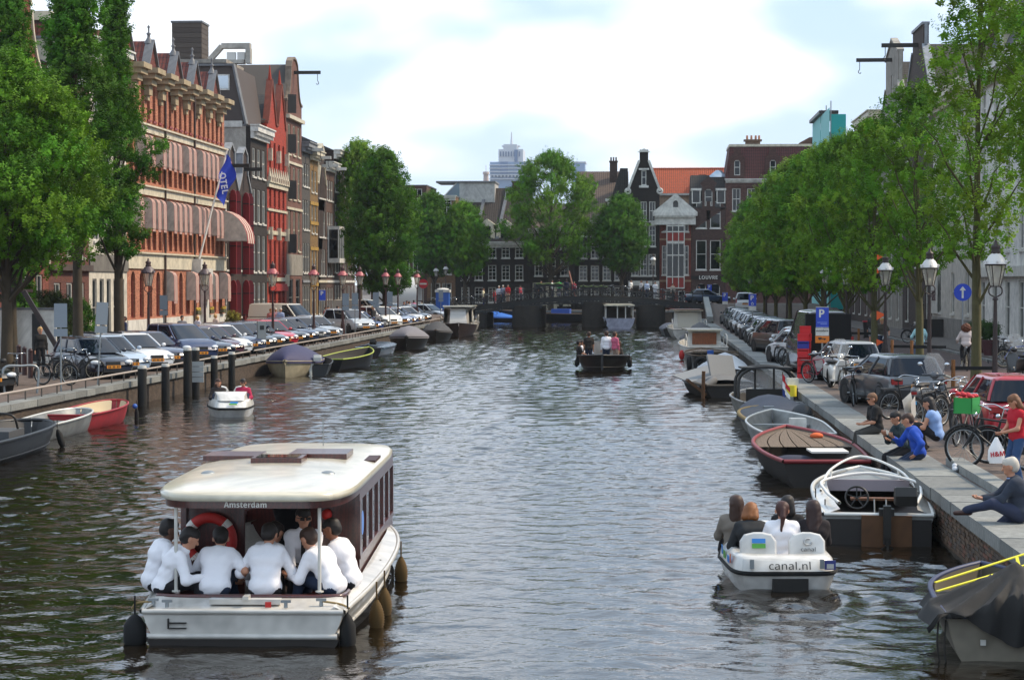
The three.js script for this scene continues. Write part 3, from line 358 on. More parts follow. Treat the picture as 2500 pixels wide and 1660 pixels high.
// --- houses across the end of the canal, facing the camera
const ZH = -238, fx = (px) => onZ(px, 690, ZH).x, fy = (py) => onZ(1400, py, ZH).y - 1.15, GY = 1.15;
function south(px0, px1, py, o) { const x0 = fx(px0), x1 = fx(px1); return house({ p: [x0, GY, ZH + (o.dz || 0)], ry: 0, w: x1 - x0 - 0.03, h: fy(py), d: 11, ...o }); }
const rowsOf = (H, n, k, w, o = {}) => Array.from({ length: k }, (_, i) => ({ y: 0.8 + i * H / k, h: H / k * 0.68, n, w, bars: 2, ...o }));
const dark = brickm(0x241d19), dark2 = brickm(0x2b221d), brownb = brickm(0x55403a);
south(905, 1042, 452, { wall: brickm(0x5c423a), label: 'plain brown brick block left of the far trees', rows: rowsOf(fy(452), 4, 4, 1.1, { bars: 1 }), bands: [[fy(452) - 1.4, 0.25, 0.1, brickm(0x4b352e)], [3.6, 0.3, 0.08, brickm(0x4b352e)]], roof: { type: 'flat' } });
south(1042, 1112, 478, { wall: brickm(0x86684f), label: 'tan brick house with white eave beside the brown block', rows: rowsOf(fy(478), 2, 4, 1.1), cornice: { h: 0.5, p: 0.3, dentil: false }, roof: { type: 'flat' } });
{ const b = thing('penthouse', 'pale grey rooftop penthouse with sloping glazing', 'building', [fx(1058), GY, ZH - 5]); const H = fy(440), W = fx(1200) - fx(1058); mesh('wall', B(2.6, W, fy(480) - 1, H, -6, 0), plaster(0xc3c3bf), b); mesh('roof_edge', B(-0.2, W + 0.1, H, H + 0.2, -6, 0.2), lead, b);
  const gl = mesh('glazing', ext([[-0.1, fy(480) - 0.6], [2.6, fy(480) - 0.6], [2.6, H - 0.05], [2.3, H - 0.05]], 5).translate(0, 0, -5), mk('roof_glazing', 0x8fa3b4, 0.08, { metalness: 0.5 }), b); for (let i = 0; i < 5; i++) mesh('glazing_bar', beam([-0.05 + i * 0.02, fy(480) - 0.5, -i * 1.1], [2.3, H + 0.03, -i * 1.1], 0.1, 0.1), white, gl);
  mesh('flue', [cyl(W - 1.2, H, -2, 0.35, 0.3, 1.1, 10), cyl(W - 1.2, H + 1.1, -2, 0.42, 0.38, 0.3, 10), cyl(W - 1.2, H + 1.4, -2, 0.03, 0.03, 0.8, 5)], col(0xb9aaa4, 0.6), b); }
{ const H = fy(592); const g = south(1112, 1292, 592, { wall: dark, label: 'black house with white windows and two dormers under dark roof', rows: rowsOf(H, 5, 3, 0.95), cornice: { h: 0.6, p: 0.4, dentil: false }, roof: { type: 'along', h: fy(452) - H, mat: mk('dark_roof', 0x3e352f, 0.8, { t: 'tile', b: 'tileB', bs: 0.03 }), peak: 0.62 } }), W = fx(1292) - fx(1112);
  for (const t of [0.42, 0.66]) { const x = W * t; const d = mesh('dormer', [B(x - 0.75, x + 0.75, H + 0.1, H + 2.1, -3.2, -0.55), ext([[x - 1.0, H + 2.1], [x + 1.0, H + 2.1], [x, H + 2.8]], 2.6).translate(0, 0, -3.2), B(x - 0.95, x - 0.75, H, H + 1.6, -0.7, -0.45), B(x + 0.75, x + 0.95, H, H + 1.6, -0.7, -0.45)], cream, g); mesh('pane', B(x - 0.45, x + 0.45, H + 0.4, H + 1.9, -0.6, -0.53), glass, d); }
  for (const t of [0.26, 0.56]) mesh('roof_verge', beam([W * t, H + 0.4, -0.3], [W * t + 0.9, fy(452) + 0.1, -6.7], 0.35, 0.25), lead, g);
  for (const t of [0.33, 0.72]) mesh('chimney', [B(W * t, W * t + 1.0, fy(470), fy(438), -7.4, -6.6), B(W * t - 0.1, W * t + 1.1, fy(438), fy(435), -7.5, -6.5)], brickm(0x5b382f), g); }
{ const H = fy(560); south(1292, 1402, 560, { wall: dark2, label: 'black house behind the big round tree with cream doorway', rows: [...rowsOf(H, 3, 3, 0.95).slice(1), { y: 0.5, h: 2.6, n: 4, w: 1.0, frame: cream }], door: [[2.05, 1.1, 2.7, cream]], cornice: { h: 0.5, dentil: false }, roof: { type: 'along', h: 3.2, mat: browntile } }); }
{ const H = fy(540), g = south(1402, 1533, 540, { wall: dark, label: 'black house with brown tiled roof between tree and gable', rows: rowsOf(H, 4, 4, 0.95), cornice: { h: 0.5, dentil: false }, roof: { type: 'along', h: fy(410) - H, mat: browntile, peak: 0.7 }, chimneys: [[4.0, -6, fy(412) - H, brickm(0x4b3a33)]] }), W = fx(1533) - fx(1402);
  mesh('dark_lean_to', ext([[W * 0.66, H + 2.2], [W - 0.05, H + 2.2], [W - 0.05, fy(408)], [W * 0.85, fy(408)]], 2).translate(0, 0, -4.5), slate, g); const d = mesh('dormer', [B(W * 0.62, W - 0.1, H + 0.15, H + 2.3, -3.5, 0.02), B(W * 0.58, W - 0.05, H + 2.3, H + 2.6, -3.6, 0.3)], white, g); mesh('pane', B(W * 0.66, W * 0.74, H + 0.6, H + 1.9, -0.05, 0.03), glass, d); }
{ const H = fy(465), W = fx(1611) - fx(1533); const g = south(1533, 1611, 465, { wall: dark, label: 'black spout-gabled house with white edges and chimney-like top', outline: spout(W, H, fy(366) - H), rows: [{ y: 0.4, h: 2.3, n: 3, w: 1.0, sill: false }, { y: 3.9, h: 2.5, n: 3, w: 0.85, bars: 2 }, { y: 7.3, h: 2.4, n: 3, w: 0.8, bars: 2 }, { y: H - 3.6, h: 2.3, n: 3, w: 0.72, bars: 1 }, { y: H + 0.6, h: 1.7, xs: [W / 2 - 0.28], w: 0.56 }], roof: { type: 'ridge', h: fy(375) - H - 0.2 } });
  mesh('gable_edge', [beam([W + 0.05, H - 0.1, 0.02], [W / 2 + 0.55, fy(392), 0.02], 0.3, 0.28)], white, g); mesh('gable_edge', [beam([-0.05, H - 0.1, 0.02], [W / 2 - 0.55, fy(392), 0.02], 0.3, 0.28)], white, g); mesh('gable_cap', [ext([[W / 2 - 0.75, fy(372)], [W / 2 + 0.75, fy(372)], [W / 2, fy(363)]], 0.7).translate(0, 0, -0.5)], white, g);
  for (const x of [0, W]) mesh('scroll', TR(new THREE.TorusGeometry(0.28, 0.12, 6, 12), [x, H - 0.1, 0.05]), white, g); mesh('shopfront', [B(0.05, W - 0.05, 2.75, 3.3, 0.01, 0.15), B(0.05, 0.5, 0, 2.75, 0.01, 0.12), B(W - 0.5, W - 0.05, 0, 2.75, 0.01, 0.12)], white, g); mesh('window_cross', [B(W / 2 - 0.55, W / 2 + 0.55, H + 0.3, H + 0.55, 0.02, 0.14), B(W / 2 - 0.6, W / 2 + 0.6, H + 2.35, H + 2.55, 0.02, 0.14)], white, g); for (let k = 0; k < 3; k++) mesh('spandrel', B(0.12 + W * (k + 0.5) / 3 - 0.52, W * (k + 0.5) / 3 + 0.28, H - 4.1, H - 3.7, 0.005, 0.07), white, g); }
{ const b = thing('orange_roof_house', 'house with bright orange pantile roof behind the gables', 'building', [fx(1590), GY, ZH - 13]); const W = fx(1775) - fx(1590) + 1.2, e = fy(462), t = fy(396); mesh('wall', B(0, W, 0, e, -8, 0), plaster(0xc0a58c), b);
  const rf = mesh('roof', TR(new THREE.BoxGeometry(W + 0.4, Math.hypot(t - e, 3), 0.2), [W / 2, (e + t) / 2, -1.4], [-Math.atan2(3, t - e), 0, 0]), orangetile, b); mesh('eave', B(-0.2, W + 0.2, e - 0.2, e + 0.05, 0.05, 0.3), white, b); mesh('roof_back', TR(new THREE.BoxGeometry(W + 0.4, Math.hypot(t - e, 3), 0.2), [W / 2, (e + t) / 2, -4.4], [Math.atan2(3, t - e), 0, 0]), orangetile, b);
  mesh('ridge', bar([-0.2, t + 0.06, -2.9], [W + 0.2, t + 0.06, -2.9], 0.16, 8), orangetile, b); mesh('chimney', [B(2.6 + 3.2, 3.5 + 3.2, e + 0.6, t - 0.8, -1.2, -0.2)], brickm(0x6a3f2f), b); for (const x of [9.6, 12.0]) mesh('flue', [cyl(x, t - 1.4, -1, 0.16, 0.16, 1.7, 8), cyl(x, t + 0.3, -1, 0.24, 0.24, 0.2, 8)], steel, b); }
{ const H = fy(526), W = fx(1688) - fx(1611), g = south(1611, 1688, 526, { wall: brickm(0x7c3a2d), label: 'red brick house with white pediment and tall white bay', rows: [{ y: 0.6, h: 1.6, n: 2, w: 0.8 }, { y: 4.0, h: 3.4, xs: [0.25, W - 1.05], w: 0.75, bars: 2 }, { y: 9.0, h: 3.0, xs: [0.25, W - 1.05], w: 0.75, bars: 2 }], bands: [[3.2, 0.22, 0.06, plaster(0xa5856a)], [8.0, 0.22, 0.06, plaster(0xa5856a)]], roof: { type: 'flat' } });
  mesh('entablature', [B(-0.6, W + 0.5, H - 1.1, H - 0.1, 0.004, 0.7), B(-0.8, W + 0.7, H - 0.098, H + 0.35, 0.004, 1.0)], white, g); const pd = mesh('pediment', ext([[-0.8, H + 0.352], [W + 0.7, H + 0.352], [W / 2, fy(473)]], 0.7, [archHole(W / 2 - 0.3, W / 2 + 0.3, H + 0.9, H + 1.7)]).translate(0, 0, -0.1), white, g); mesh('oculus', B(W / 2 - 0.4, W / 2 + 0.4, H + 0.8, H + 1.8, -0.09, 0.1), glass, pd); for (let i = 0; i < 16; i++) mesh('dentil', B(-0.5 + i * (W + 0.9) / 16, -0.3 + i * (W + 0.9) / 16, H - 0.3, H - 0.1, 0.71, 0.95), white, g);
  mesh('pediment_roof', ext([[-0.8, H + 0.3], [W + 0.7, H + 0.3], [W / 2, fy(473) - 0.05]], 8).translate(0, 0, -8.2), col(0xb9bcc0, 0.6), g);
  const x0 = W / 2 - 1.05, x1 = W / 2 + 1.05, bay = mesh('bay_window', [...[0, 0.66, 1.35, 2.0].map((q) => B(x0 + q, x0 + q + 0.1, 2.4, H - 1.1, 0.55, 0.65)), ...[2.4, 3.7, 6.2, 7.6, 8.9, 10.9, H - 1.3].map((y) => B(x0, x1, y, y + (y === 7.6 ? 0.3 : 0.14), 0.54, 0.67)), B(x0, x0 + 0.1, 2.4, H - 1.1, 0.01, 0.55), B(x1 - 0.1, x1, 2.4, H - 1.1, 0.01, 0.55)], white, g); mesh('pane', B(x0 + 0.05, x1 - 0.05, 2.5, H - 1.2, 0.02, 0.57), glass, bay); mesh('red_panel', [B(x0 + 0.1, x1 - 0.1, 2.55, 3.68, 0.575, 0.6)], mk('panel_red', 0x8a2620, 0.6), bay); mesh('red_panel', [B(x0 + 0.1, x1 - 0.1, 7.92, 8.88, 0.575, 0.6)], M.panel_red, bay); }
{ const H = fy(508), W = fx(1772) - fx(1688), g = south(1688, 1772, 508, { wall: brownb, label: 'brown house with slate mansard and arched attic window', rows: [{ y: 0.4, h: 2.6, n: 2, w: 1.1, arch: true, sill: false }, { y: 4.6, h: 3.4, n: 2, w: 1.2, bars: 0 }, { y: 9.4, h: 3.1, n: 2, w: 1.2, bars: 0 }], roof: { type: 'along', h: fy(425) - H, mat: slate, peak: 0.3, peak2: 0.9 }, bands: [[3.5, 0.4, 0.1, plaster(0x2b2724)]] });
  mesh('lettering', TR(word('LOUVRE', 0.42, 0.03), [W / 2, 3.7, 0.11]), white, g);
  mesh('gablet', [ext([[W / 2 - 0.75, H - 0.3], [W / 2 + 0.75, H - 0.3], [W / 2 + 0.7, H + 2.4], [W / 2 + 1.0, H + 2.8], [W / 2, H + 3.7], [W / 2 - 1.0, H + 2.8], [W / 2 - 0.7, H + 2.4]], 0.4, [archHole(W / 2 - 0.45, W / 2 + 0.45, H + 0.2, H + 2.2)]).translate(0, 0, -0.35)], brownb, g); windowPart(g, W / 2 - 0.45, H + 0.2, 0.9, 1.95, { frame: white }); for (const t of [0.14, 0.86]) { const d = mesh('dormer', [B(W * t - 0.5, W * t + 0.5, H + 0.5, H + 0.62, -1.5, 0.02), B(W * t - 0.6, W * t + 0.6, H + 2.0, H + 2.25, -2, 0.1), B(W * t - 0.5, W * t - 0.4, H + 0.62, H + 2, -1.5, 0.02), B(W * t + 0.4, W * t + 0.5, H + 0.62, H + 2, -1.5, 0.02)], white, g); mesh('pane', B(W * t - 0.42, W * t + 0.42, H + 0.6, H + 2, -1.4, -0.03), glass, d); }
  const sk = mesh('roof_lantern', loft([[[W * 0.5, fy(430), -6], [W + 0.3, fy(430), -6], [W + 0.3, fy(430), -3], [W * 0.5, fy(430), -3]], [[W * 0.75, fy(412), -5], [W * 0.9, fy(412), -5], [W * 0.9, fy(412), -4], [W * 0.75, fy(412), -4]]], true, false, true), mk('lantern_glass', 0xa6b6c4, 0.1, { metalness: 0.4 }), g); }
{ const H = fy(440), W = fx(2045) - fx(1772), g = south(1772, 2045, 440, { wall: brickm(0x664740), label: 'brown corner house with red tiled mansard and chimney', rows: [{ y: H - 3.6, h: 2.6, n: 7, w: 0.95, bars: 1, lintel: brickm(0x54382f) }, { y: H - 8, h: 2.6, n: 7, w: 1.0, bars: 1 }, { y: H - 12.3, h: 2.6, n: 7, w: 1.0, bars: 1 }], cornice: { h: 0.35, p: 0.35, dentil: false }, roof: { type: 'along', h: fy(358) - H, mat: mk('mansard_tile', 0x5f2b26, 0.75, { t: 'tile', b: 'tileB', bs: 0.04 }), peak: 0.12, peak2: 0.9, inset: 0.5 } });
  mesh('ridge_trim', B(0.4, W - 0.4, fy(358), fy(352), -9.9, -1.2), cream, g); const ch = mesh('chimney', [B(2.4, 4.1, fy(360), fy(342), -4, -3), B(2.2, 4.3, fy(342), fy(338), -4.2, -2.8)], brickm(0x6d5a4c), g); mesh('chimney_pots', [2.6, 3.1, 3.6, 4.0].map((x) => cyl(x, fy(338), -3.5, 0.14, 0.12, 0.5, 8)), col(0xb07c5e, 0.8), ch).userData.kind = 'stuff';
  for (const x of [1.3, 5.4]) { mesh('gablet', [ext([[x - 0.85, H - 0.2], [x + 0.85, H - 0.2], [x + 0.85, H + 2.6], [x + 0.4, H + 3.0], [x + 0.35, H + 3.7], [x - 0.35, H + 3.7], [x - 0.4, H + 3.0], [x - 0.85, H + 2.6]], 0.5, [archHole(x - 0.35, x + 0.35, H + 0.5, H + 2.3)]).translate(0, 0, -0.45)], brickm(0x5b3f38), g); windowPart(g, x - 0.35, H + 0.5, 0.7, 1.75, { frame: white }); }
  const bw = mesh('bay_window', [B(5.2, 8.0, H - 3.9, H - 3.6, 0.02, 1.0), B(5.2, 8.0, H - 0.7, H - 0.4, 0.02, 1.0), ...[5.2, 6.1, 7.0, 7.88].map((x) => B(x, x + 0.12, H - 3.6, H - 0.7, 0.85, 0.97))], white, g); mesh('pane', B(5.26, 7.94, H - 3.6, H - 0.7, 0.1, 0.9), glass, bw); mesh('bay_roof', ext([[5.1, H - 0.4], [8.1, H - 0.4], [6.6, H + 1.3]], 1.1), lead, bw); }
{ // rear of the right end: rounded brown gable and cream parapet
  const b = thing('round_gable_house', 'brown rounded gable with cream parapet left of the teal sheeting', 'building', [fx(1950), GY, ZH - 4]); const w = fx(2030) - fx(1950); mesh('wall', ext([[0, 0], [w, 0], [w, fy(352)], [w * 0.62, fy(330)], [w * 0.4, fy(332)], [w * 0.1, fy(345)], [0, fy(362)]], 8).translate(0, 0, -8), brickm(0x5e463c), b); mesh('parapet', [B(w * 0.5, w * 1.2, fy(368), fy(340), 0.01, 0.5), B(w * 0.6, w * 1.1, fy(340), fy(333), 0.01, 0.4)], cream, b); }
// quay, street and barge beyond the bridge
{ const q = thing('cross_quay', 'dark brick quay wall seen under the bridge', 'quay wall'); mesh('wall', B(-70, 60, -1, 1.0, ZF - 0.6, ZF), quaybrick, q); for (let x = -30; x < 20; x += 1.5) mesh('coping_stone', B(x, x + 1.48, 1.0, GY + 0.02, ZF - 0.7, ZF + 0.05), granite, q); }
struct('quay_return', [B(-70, LX - 0.3, -1, QY, -194, -190), B(RX + 0.3, 60, -1, QY, -194, -190)], quaybrick);
// --- the glass office tower far off, built of stacked tiers
{ const Z = -1960, t = thing('office_tower', 'distant grey glass office tower with a mast', 'tower'), X = (px) => onZ(px, 690, Z).x, Y = (py) => onZ(1250, py, Z).y, gl = mk('tower_glass', 0x6d86a6, 0.25, { metalness: 0.3 }), gd = mk('tower_glass_dark', 0x4a6488, 0.25, { metalness: 0.3 }), st = mk('tower_stone', 0xb9bec6, 0.8);
  const tier = (n, a, b, y0, y1, m, d = 30) => mesh(n, B(X(a), X(b), Y(y1), Y(y0), Z - d, Z), m, t);
  mesh('tower_base', B(X(1196), X(1298), 0, Y(425), Z - 46, Z - 4), gl, t); tier('tier', 1196, 1298, 395, 425, gl, 44); tier('tier', 1217, 1277, 364, 395, st, 36); tier('tier', 1229, 1262, 352, 364, st, 24); tier('glass_bay', 1222, 1240, 395, 425, gd, -2.5); tier('glass_bay', 1279, 1293, 395, 425, gd, -2.5); tier('glass_bay', 1256, 1264, 366, 395, gd, -2.5);
  for (const y of [402, 410, 418, 426, 436]) tier('floor_band', 1195, 1299, y, y + 2, st, -3.5); for (let i = 0; i < 12; i++) tier('arcade_pier', 1197 + i * 8.6, 1199.5 + i * 8.6, 426, 432, st, -5); for (let i = 0; i < 8; i++) tier('slot_window', 1221 + i * 6.6, 1223.5 + i * 6.6, 370, 382, gd, -1);
  mesh('mast', [bar([X(1247), Y(354), Z - 12], [X(1247), Y(320), Z - 12], 1.6, 8, 0.4), B(X(1224), X(1244), Y(356), Y(354), Z - 22, Z - 6), B(X(1251), X(1268), Y(356), Y(354), Z - 22, Z - 6)], st, t);
  const t2 = thing('distant_block', 'low pale office block top behind the big round tree', 'tower'); mesh('storeys', B(X(1398), X(1428), 0, Y(398), Z - 30, Z), gl, t2); mesh('roof_slab', B(X(1396), X(1430), Y(398), Y(395), Z - 31, Z + 1), st, t2); }
// --- bridge
{ const b = thing('canal_bridge', 'dark low arched bridge with railings across the canal', 'bridge'), z0 = -206, z1 = ZB, iron = mk('bridge_iron', 0x2a2c2d, 0.6, { t: 'grunge' }), stone = mk('bridge_stone', 0x3b3733, 0.9, { t: 'grunge' });
  const dk = (x) => { const t = (x - LX) / (RX - LX); return 1.75 + 0.45 * t + 0.95 * Math.sin(PI * Math.min(1, Math.max(0, t))); };
  const N = 30, top = [], bot = []; for (let i = 0; i <= N; i++) { const x = lerp(LX - 1.5, RX + 1.5, i / N); top.push([x, dk(x)]); bot.unshift([x, dk(x) - 0.32]); }
  mesh('deck', ext([...top, ...bot], z1 - z0).translate(0, 0, z0), stone, b);
  const fas = (y0, y1, d) => { const a = [], c = []; for (let i = 0; i <= N; i++) { const x = lerp(LX - 1.2, RX + 1.2, i / N); a.push([x, dk(x) - y0]); c.unshift([x, dk(x) - y1]); } return ext([...a, ...c], d); };
  mesh('fascia_girder', fas(0.02, 0.42, 0.12).translate(0, 0, z1 + 0.002), iron, b); mesh('fascia_girder', fas(0.46, 0.62, 0.2).translate(0, 0, z1 - 0.1), iron, b); mesh('kerb_beam', fas(-0.06, 0.02, 0.3).translate(0, 0, z1 - 0.12), stone, b);
  for (const x of [-16.6, -11.7, -5.0, 0.2]) { const w = x < -15 ? 1.0 : 1.4; const p = mesh('pier', [B(x - w, x + w, -0.6, dk(x) - 0.65, z0 + 0.3, z1 - 0.5), cyl(x, -0.6, z1 - 0.5, w, w, dk(x) + 0.05, 14)], stone, b); mesh('pier_cap', [B(x - w - 0.1, x + w + 0.1, dk(x) - 0.75, dk(x) - 0.52, z1 - 0.9, z1 + 0.15)], iron, p); }
  for (const x of [-14.2, -8.4, -2.4, 3.2]) mesh('bracket', [B(x - 0.2, x + 0.2, dk(x) - 0.8, dk(x) - 0.3, z1 + 0.12, z1 + 0.3), sph(x, dk(x) - 0.72, z1 + 0.22, 0.2)], iron, b);
  for (const zz of [z1 - 0.1, z0 + 0.1]) { for (const dy of [1.0, 0.55]) mesh('handrail', tube(Array.from({ length: 16 }, (_, i) => { const x = lerp(LX - 1, RX + 1, i / 15); return [x, dk(x) + dy, zz]; }), 0.035, 40, 6), iron, b); }
  for (let x = LX - 0.8; x < RX + 1; x += 0.95) { const q = mesh('baluster', cached('bal', () => [B(-0.04, 0.04, 0, 1.05, -0.04, 0.04), sph(0, 1.1, 0, 0.07)]), iron, b); q.position.set(x, dk(x), z1 - 0.1); }
  mesh('abutment', B(RX - 0.15, RX + 3, -0.6, 2.15, z0, z1 - 0.05), quaybrick, b); mesh('abutment', B(LX - 3, LX + 0.3, -0.6, 1.5, z0, z1 - 0.05), quaybrick, b);
  globalThis.deckY = dk;
  // ramps of both streets up to the deck, and the coping of the east ramp
  const ramp = (xa, xb, y) => ext([[0, 0], [26, 0], [26, y - QY], [20, y - QY]], Math.abs(xb - xa)).rotateY(PI / 2).translate(Math.min(xa, xb), QY + 0.002, -170);
  const rr = mesh('street_ramp', [ramp(RX + 0.7, 17, 2.2)], paving); rr.userData.kind = 'structure'; const rl = mesh('street_ramp', [ramp(LX - 12, LX - 0.6, 1.75)], paving); rl.userData.kind = 'structure';
  tag(mesh('ramp_coping', [beam([RX + 0.45, QY + 0.35, -172], [RX + 0.75, 2.7, -196], 0.5, 0.4)], graniteB), 'pale stone coping climbing to the right end of the bridge', 'coping');
  struct('bridge_road', [B(RX + 0.5, 30, QY - 0.5, 2.2, -206, -195.9), B(-40, LX - 0.5, QY - 0.5, 1.74, -206, -195.9)], paving); }
// --- east side, mostly behind the trees
const XE = 17.8;
const east = (pxa, pxb) => { const za = depthAtX(pxa, XE), zb = depthAtX(pxb, XE); return { p: [XE, QY, za], ry: -PI / 2, w: zb - za - 0.03 }; }; // pxa farther, pxb nearer
const he = (px, py) => hAt(px, py, XE) - QY;
{ const P = east(2385, 2640), g = house({ ...P, h: 14.5, d: 12, wall: plaster(0xeeebe4), label: 'white corner shop house at the right edge behind the lamp', rows: [{ y: 0.7, h: 2.8, n: 7, w: 1.3, sill: false }, { y: 5, h: 2.4, n: 7, w: 1.1, bars: 1 }, { y: 8.4, h: 2.3, n: 7, w: 1.1, bars: 1 }, { y: 11.6, h: 2.0, n: 7, w: 1.1, bars: 1 }], bands: [[3.7, 0.5, 0.3, white]], cornice: { h: 0.8, p: 0.7 }, roof: { type: 'along', h: 5.2, mat: mk('dark_mansard', 0x37343a, 0.7, { t: 'tile' }), peak: 0.2, peak2: 0.9 } });
  for (const t of [0.18, 0.5, 0.8]) { const x = P.w * t, d = mesh('dormer', [B(x - 0.9, x + 0.9, 14.6, 17.0, -2.8, -0.4), ext([[x - 1.2, 17], [x + 1.2, 17], [x, 17.9]], 2.6).translate(0, 0, -2.9)], cream, g); mesh('pane', B(x - 0.55, x + 0.55, 15, 16.7, -0.45, -0.38), glass, d); }
  mesh('roof_cornice', [B(-0.3, P.w + 0.3, 19.6, 20.3, -11, -1.6)], cream, g); }
{ const P = east(2278, 2385), g = house({ ...P, h: 14.6, d: 14, wall: plaster(0xd0cabf), label: 'grey stone-fronted house with iron stair and lettered sign', rows: [{ y: 1.6, h: 2.4, n: 3, w: 1.2 }, { y: 5.2, h: 2.5, n: 3, w: 1.2, bars: 1 }, { y: 8.6, h: 2.3, n: 3, w: 1.2, bars: 1 }, { y: 11.8, h: 2.0, n: 3, w: 1.2, bars: 1 }], cornice: { h: 0.8, p: 0.8, mat: cream }, roof: { type: 'along', h: 3.6, mat: slate, peak: 0.3 }, chimneys: [[2, -3, 4.6, brickm(0x5e4438)]], base: [1.3, plaster(0x8d8983)] });
  const st = mesh('stair', Array.from({ length: 6 }, (_, i) => B(3.4 + i * 0.3, 5.4, i * 0.2, i * 0.2 + 0.2, 0.07, 1.3)), col(0x2b2927, 0.7), g); mesh('banister', [tube([[3.3, 1.0, 1.25], [4.8, 2.1, 1.25], [5.5, 2.15, 1.25]], 0.035, 20, 6), ...Array.from({ length: 8 }, (_, i) => bar([3.4 + i * 0.28, Math.min(1.2, i * 0.2), 1.25], [3.4 + i * 0.28, Math.min(2.12, 1.1 + i * 0.2), 1.25], 0.018, 5))], black, st);
  const sg = mesh('shop_sign', B(0.4, 3.1, 1.5, 3.7, 0.1, 0.16), white, g); mesh('lettering', TR(word('R&R', 0.62, 0.02, fontS), [1.75, 2.6, 0.162]), mk('sign_text', 0x4c2a2e, 0.6), sg); }
{ const P = east(2205, 2278), W = P.w, H = 14.6; house({ ...P, h: H, d: 13, wall: brickm(0x4a3b34), label: 'dark house with steep grey-edged gable and hoist beam behind trees', outline: [[W * 0.68, H + 4.2], [W * 0.68, H + 5.6], [W * 0.32, H + 5.6], [W * 0.32, H + 4.2]], coping: mk('stone_blue_grey', 0x9ba0a6, 0.7, { t: 'grunge' }), hoist: [W / 2, H + 4.4, 2.4], rows: rowsOf(14.6, 3, 4, 1.15), roof: { type: 'ridge', h: 4.6 }, chimneys: [[W * 0.7, -6, 4.6, brickm(0x5b4a40)]] }); }
{ const P = east(2150, 2205), W = P.w, H = 15; house({ ...P, h: H, d: 13, wall: plaster(0x9c968c), label: 'grey neck-gabled house with two hoist beams above the trees', outline: neck(W, H, 6.2, 0.55), coping: plaster(0xaaa59b), hoist: [W / 2, H + 4.6, 2.6], rows: [...rowsOf(15, 3, 4, 1.15), { y: H + 1.2, h: 2.4, xs: [W / 2 - 0.5], w: 1.0 }], roof: { type: 'ridge', h: 4.6 } }); }
{ const P = east(2110, 2150), W = P.w; house({ ...P, h: 16.6, d: 12, wall: brickm(0x5a463c), label: 'brown house with white cornice beside the teal sheeting', cornice: { h: 1.0, p: 1.0, mat: cream }, rows: rowsOf(16, 3, 4, 1.1), roof: { type: 'along', h: 3, mat: slate }, chimneys: [[W * 0.3, -5, 3, brickm(0x8a4438)], [W * 0.6, -3, 2.2, brickm(0x8a4438)]] }); }
{ const P = east(2066, 2110), W = P.w; house({ ...P, h: 15.4, d: 12, wall: brickm(0x4e3a33), label: 'dark brick house with cream vases partly behind teal sheeting', cornice: { h: 1.0, p: 0.9, mat: cream }, rows: rowsOf(15, 3, 4, 1.1), roof: { type: 'along', h: 4.4, mat: slate, peak: 0.4 }, chimneys: [[W * 0.4, -5, 4.4, brickm(0x4d342d)]] }); }
{ const P = east(2020, 2066), W = P.w, g = house({ ...P, h: 15, d: 12, wall: brickm(0x55403a), label: 'house under repair at the far right end of the row', rows: rowsOf(15, 3, 4, 1.1), roof: { type: 'flat' } });
  const s = thing('scaffold_sheeting', 'teal scaffold sheeting hung on the far right house', 'scaffold', P.p, P.ry), teal = mk('teal_net', 0x2fb3b0, 0.8, { transmission: 0.35, thickness: 0 }); for (let i = 0; i < 4; i++) mesh('sheet', B(i * W / 4, (i + 1) * W / 4 - 0.03, 1, 19.2, 1.48 + 0.03 * (i % 2), 1.5 + 0.03 * (i % 2)), teal, s); for (let i = 0; i < 2; i++) mesh('sheet', B(i ? W : -0.02, i ? W + 0.02 : 0, 1, 18.6, 0.05, 1.46), teal, s);
  for (let i = 0; i <= 4; i++) mesh('scaffold_pole', bar([i * W / 4, 0, 1.4], [i * W / 4, 19.8, 1.4], 0.05), steel, s); for (const y of [5, 9, 13, 17]) mesh('scaffold_deck', B(0, W, y, y + 0.08, 0.1, 1.4), col(0x8a7a5e, 0.9), s); mesh('site_roof', B(-0.4, W * 0.6, 19.3, 19.6, 0, 1.8), black, s); }
// ---------------------------------------------------------------- trees
const bark = mk('bark', 0x4a4032, 0.95, { t: 'grunge' }), barkG = mk('bark_green', 0x5a5636, 0.95, { t: 'grunge' });
const leafM = mk('leaf', 0xffffff, 0.9, { transmission: 0.28, thickness: 0, specularIntensity: 0.35 });
function sprig(seed, n, len, leaf) { // one leafy twig: folded leaf blades set round it
  const r = rng(seed), pos = [], idx = [];
  for (let i = 0; i < n; i++) {
    const t = (i + 0.3) / n, a = i * 2.4 + r(), base = V((r() - 0.5) * 0.12 * len, t * len, (r() - 0.5) * 0.12 * len), d = V(Math.cos(a), 0.25 + 0.5 * (r() - 0.5), Math.sin(a)).normalize(), L = leaf * (0.75 + 0.5 * r()), s = V().crossVectors(d, V(r() - 0.5, 1, r() - 0.5)).normalize().multiplyScalar(L * 0.32), tip = base.clone().addScaledVector(d, L).add(V(0, -L * 0.25, 0)), mid = base.clone().addScaledVector(d, L * 0.5), o = pos.length / 3;
    for (const p of [base, mid.clone().add(s), tip, mid.clone().sub(s)]) pos.push(p.x, p.y, p.z); idx.push(o, o + 1, o + 2, o, o + 2, o + 3);
  }
  const g = new THREE.BufferGeometry(); g.setAttribute('position', new THREE.Float32BufferAttribute(pos, 3)); g.setIndex(idx); g.computeVertexNormals(); return norm(g);
}
const sprigs = { s: [1, 2].map((i) => sprig(i, 14, 0.42, 0.105)), m: [3, 4].map((i) => sprig(i, 12, 0.55, 0.17)), l: [5, 6].map((i) => sprig(i, 10, 0.8, 0.3)) };
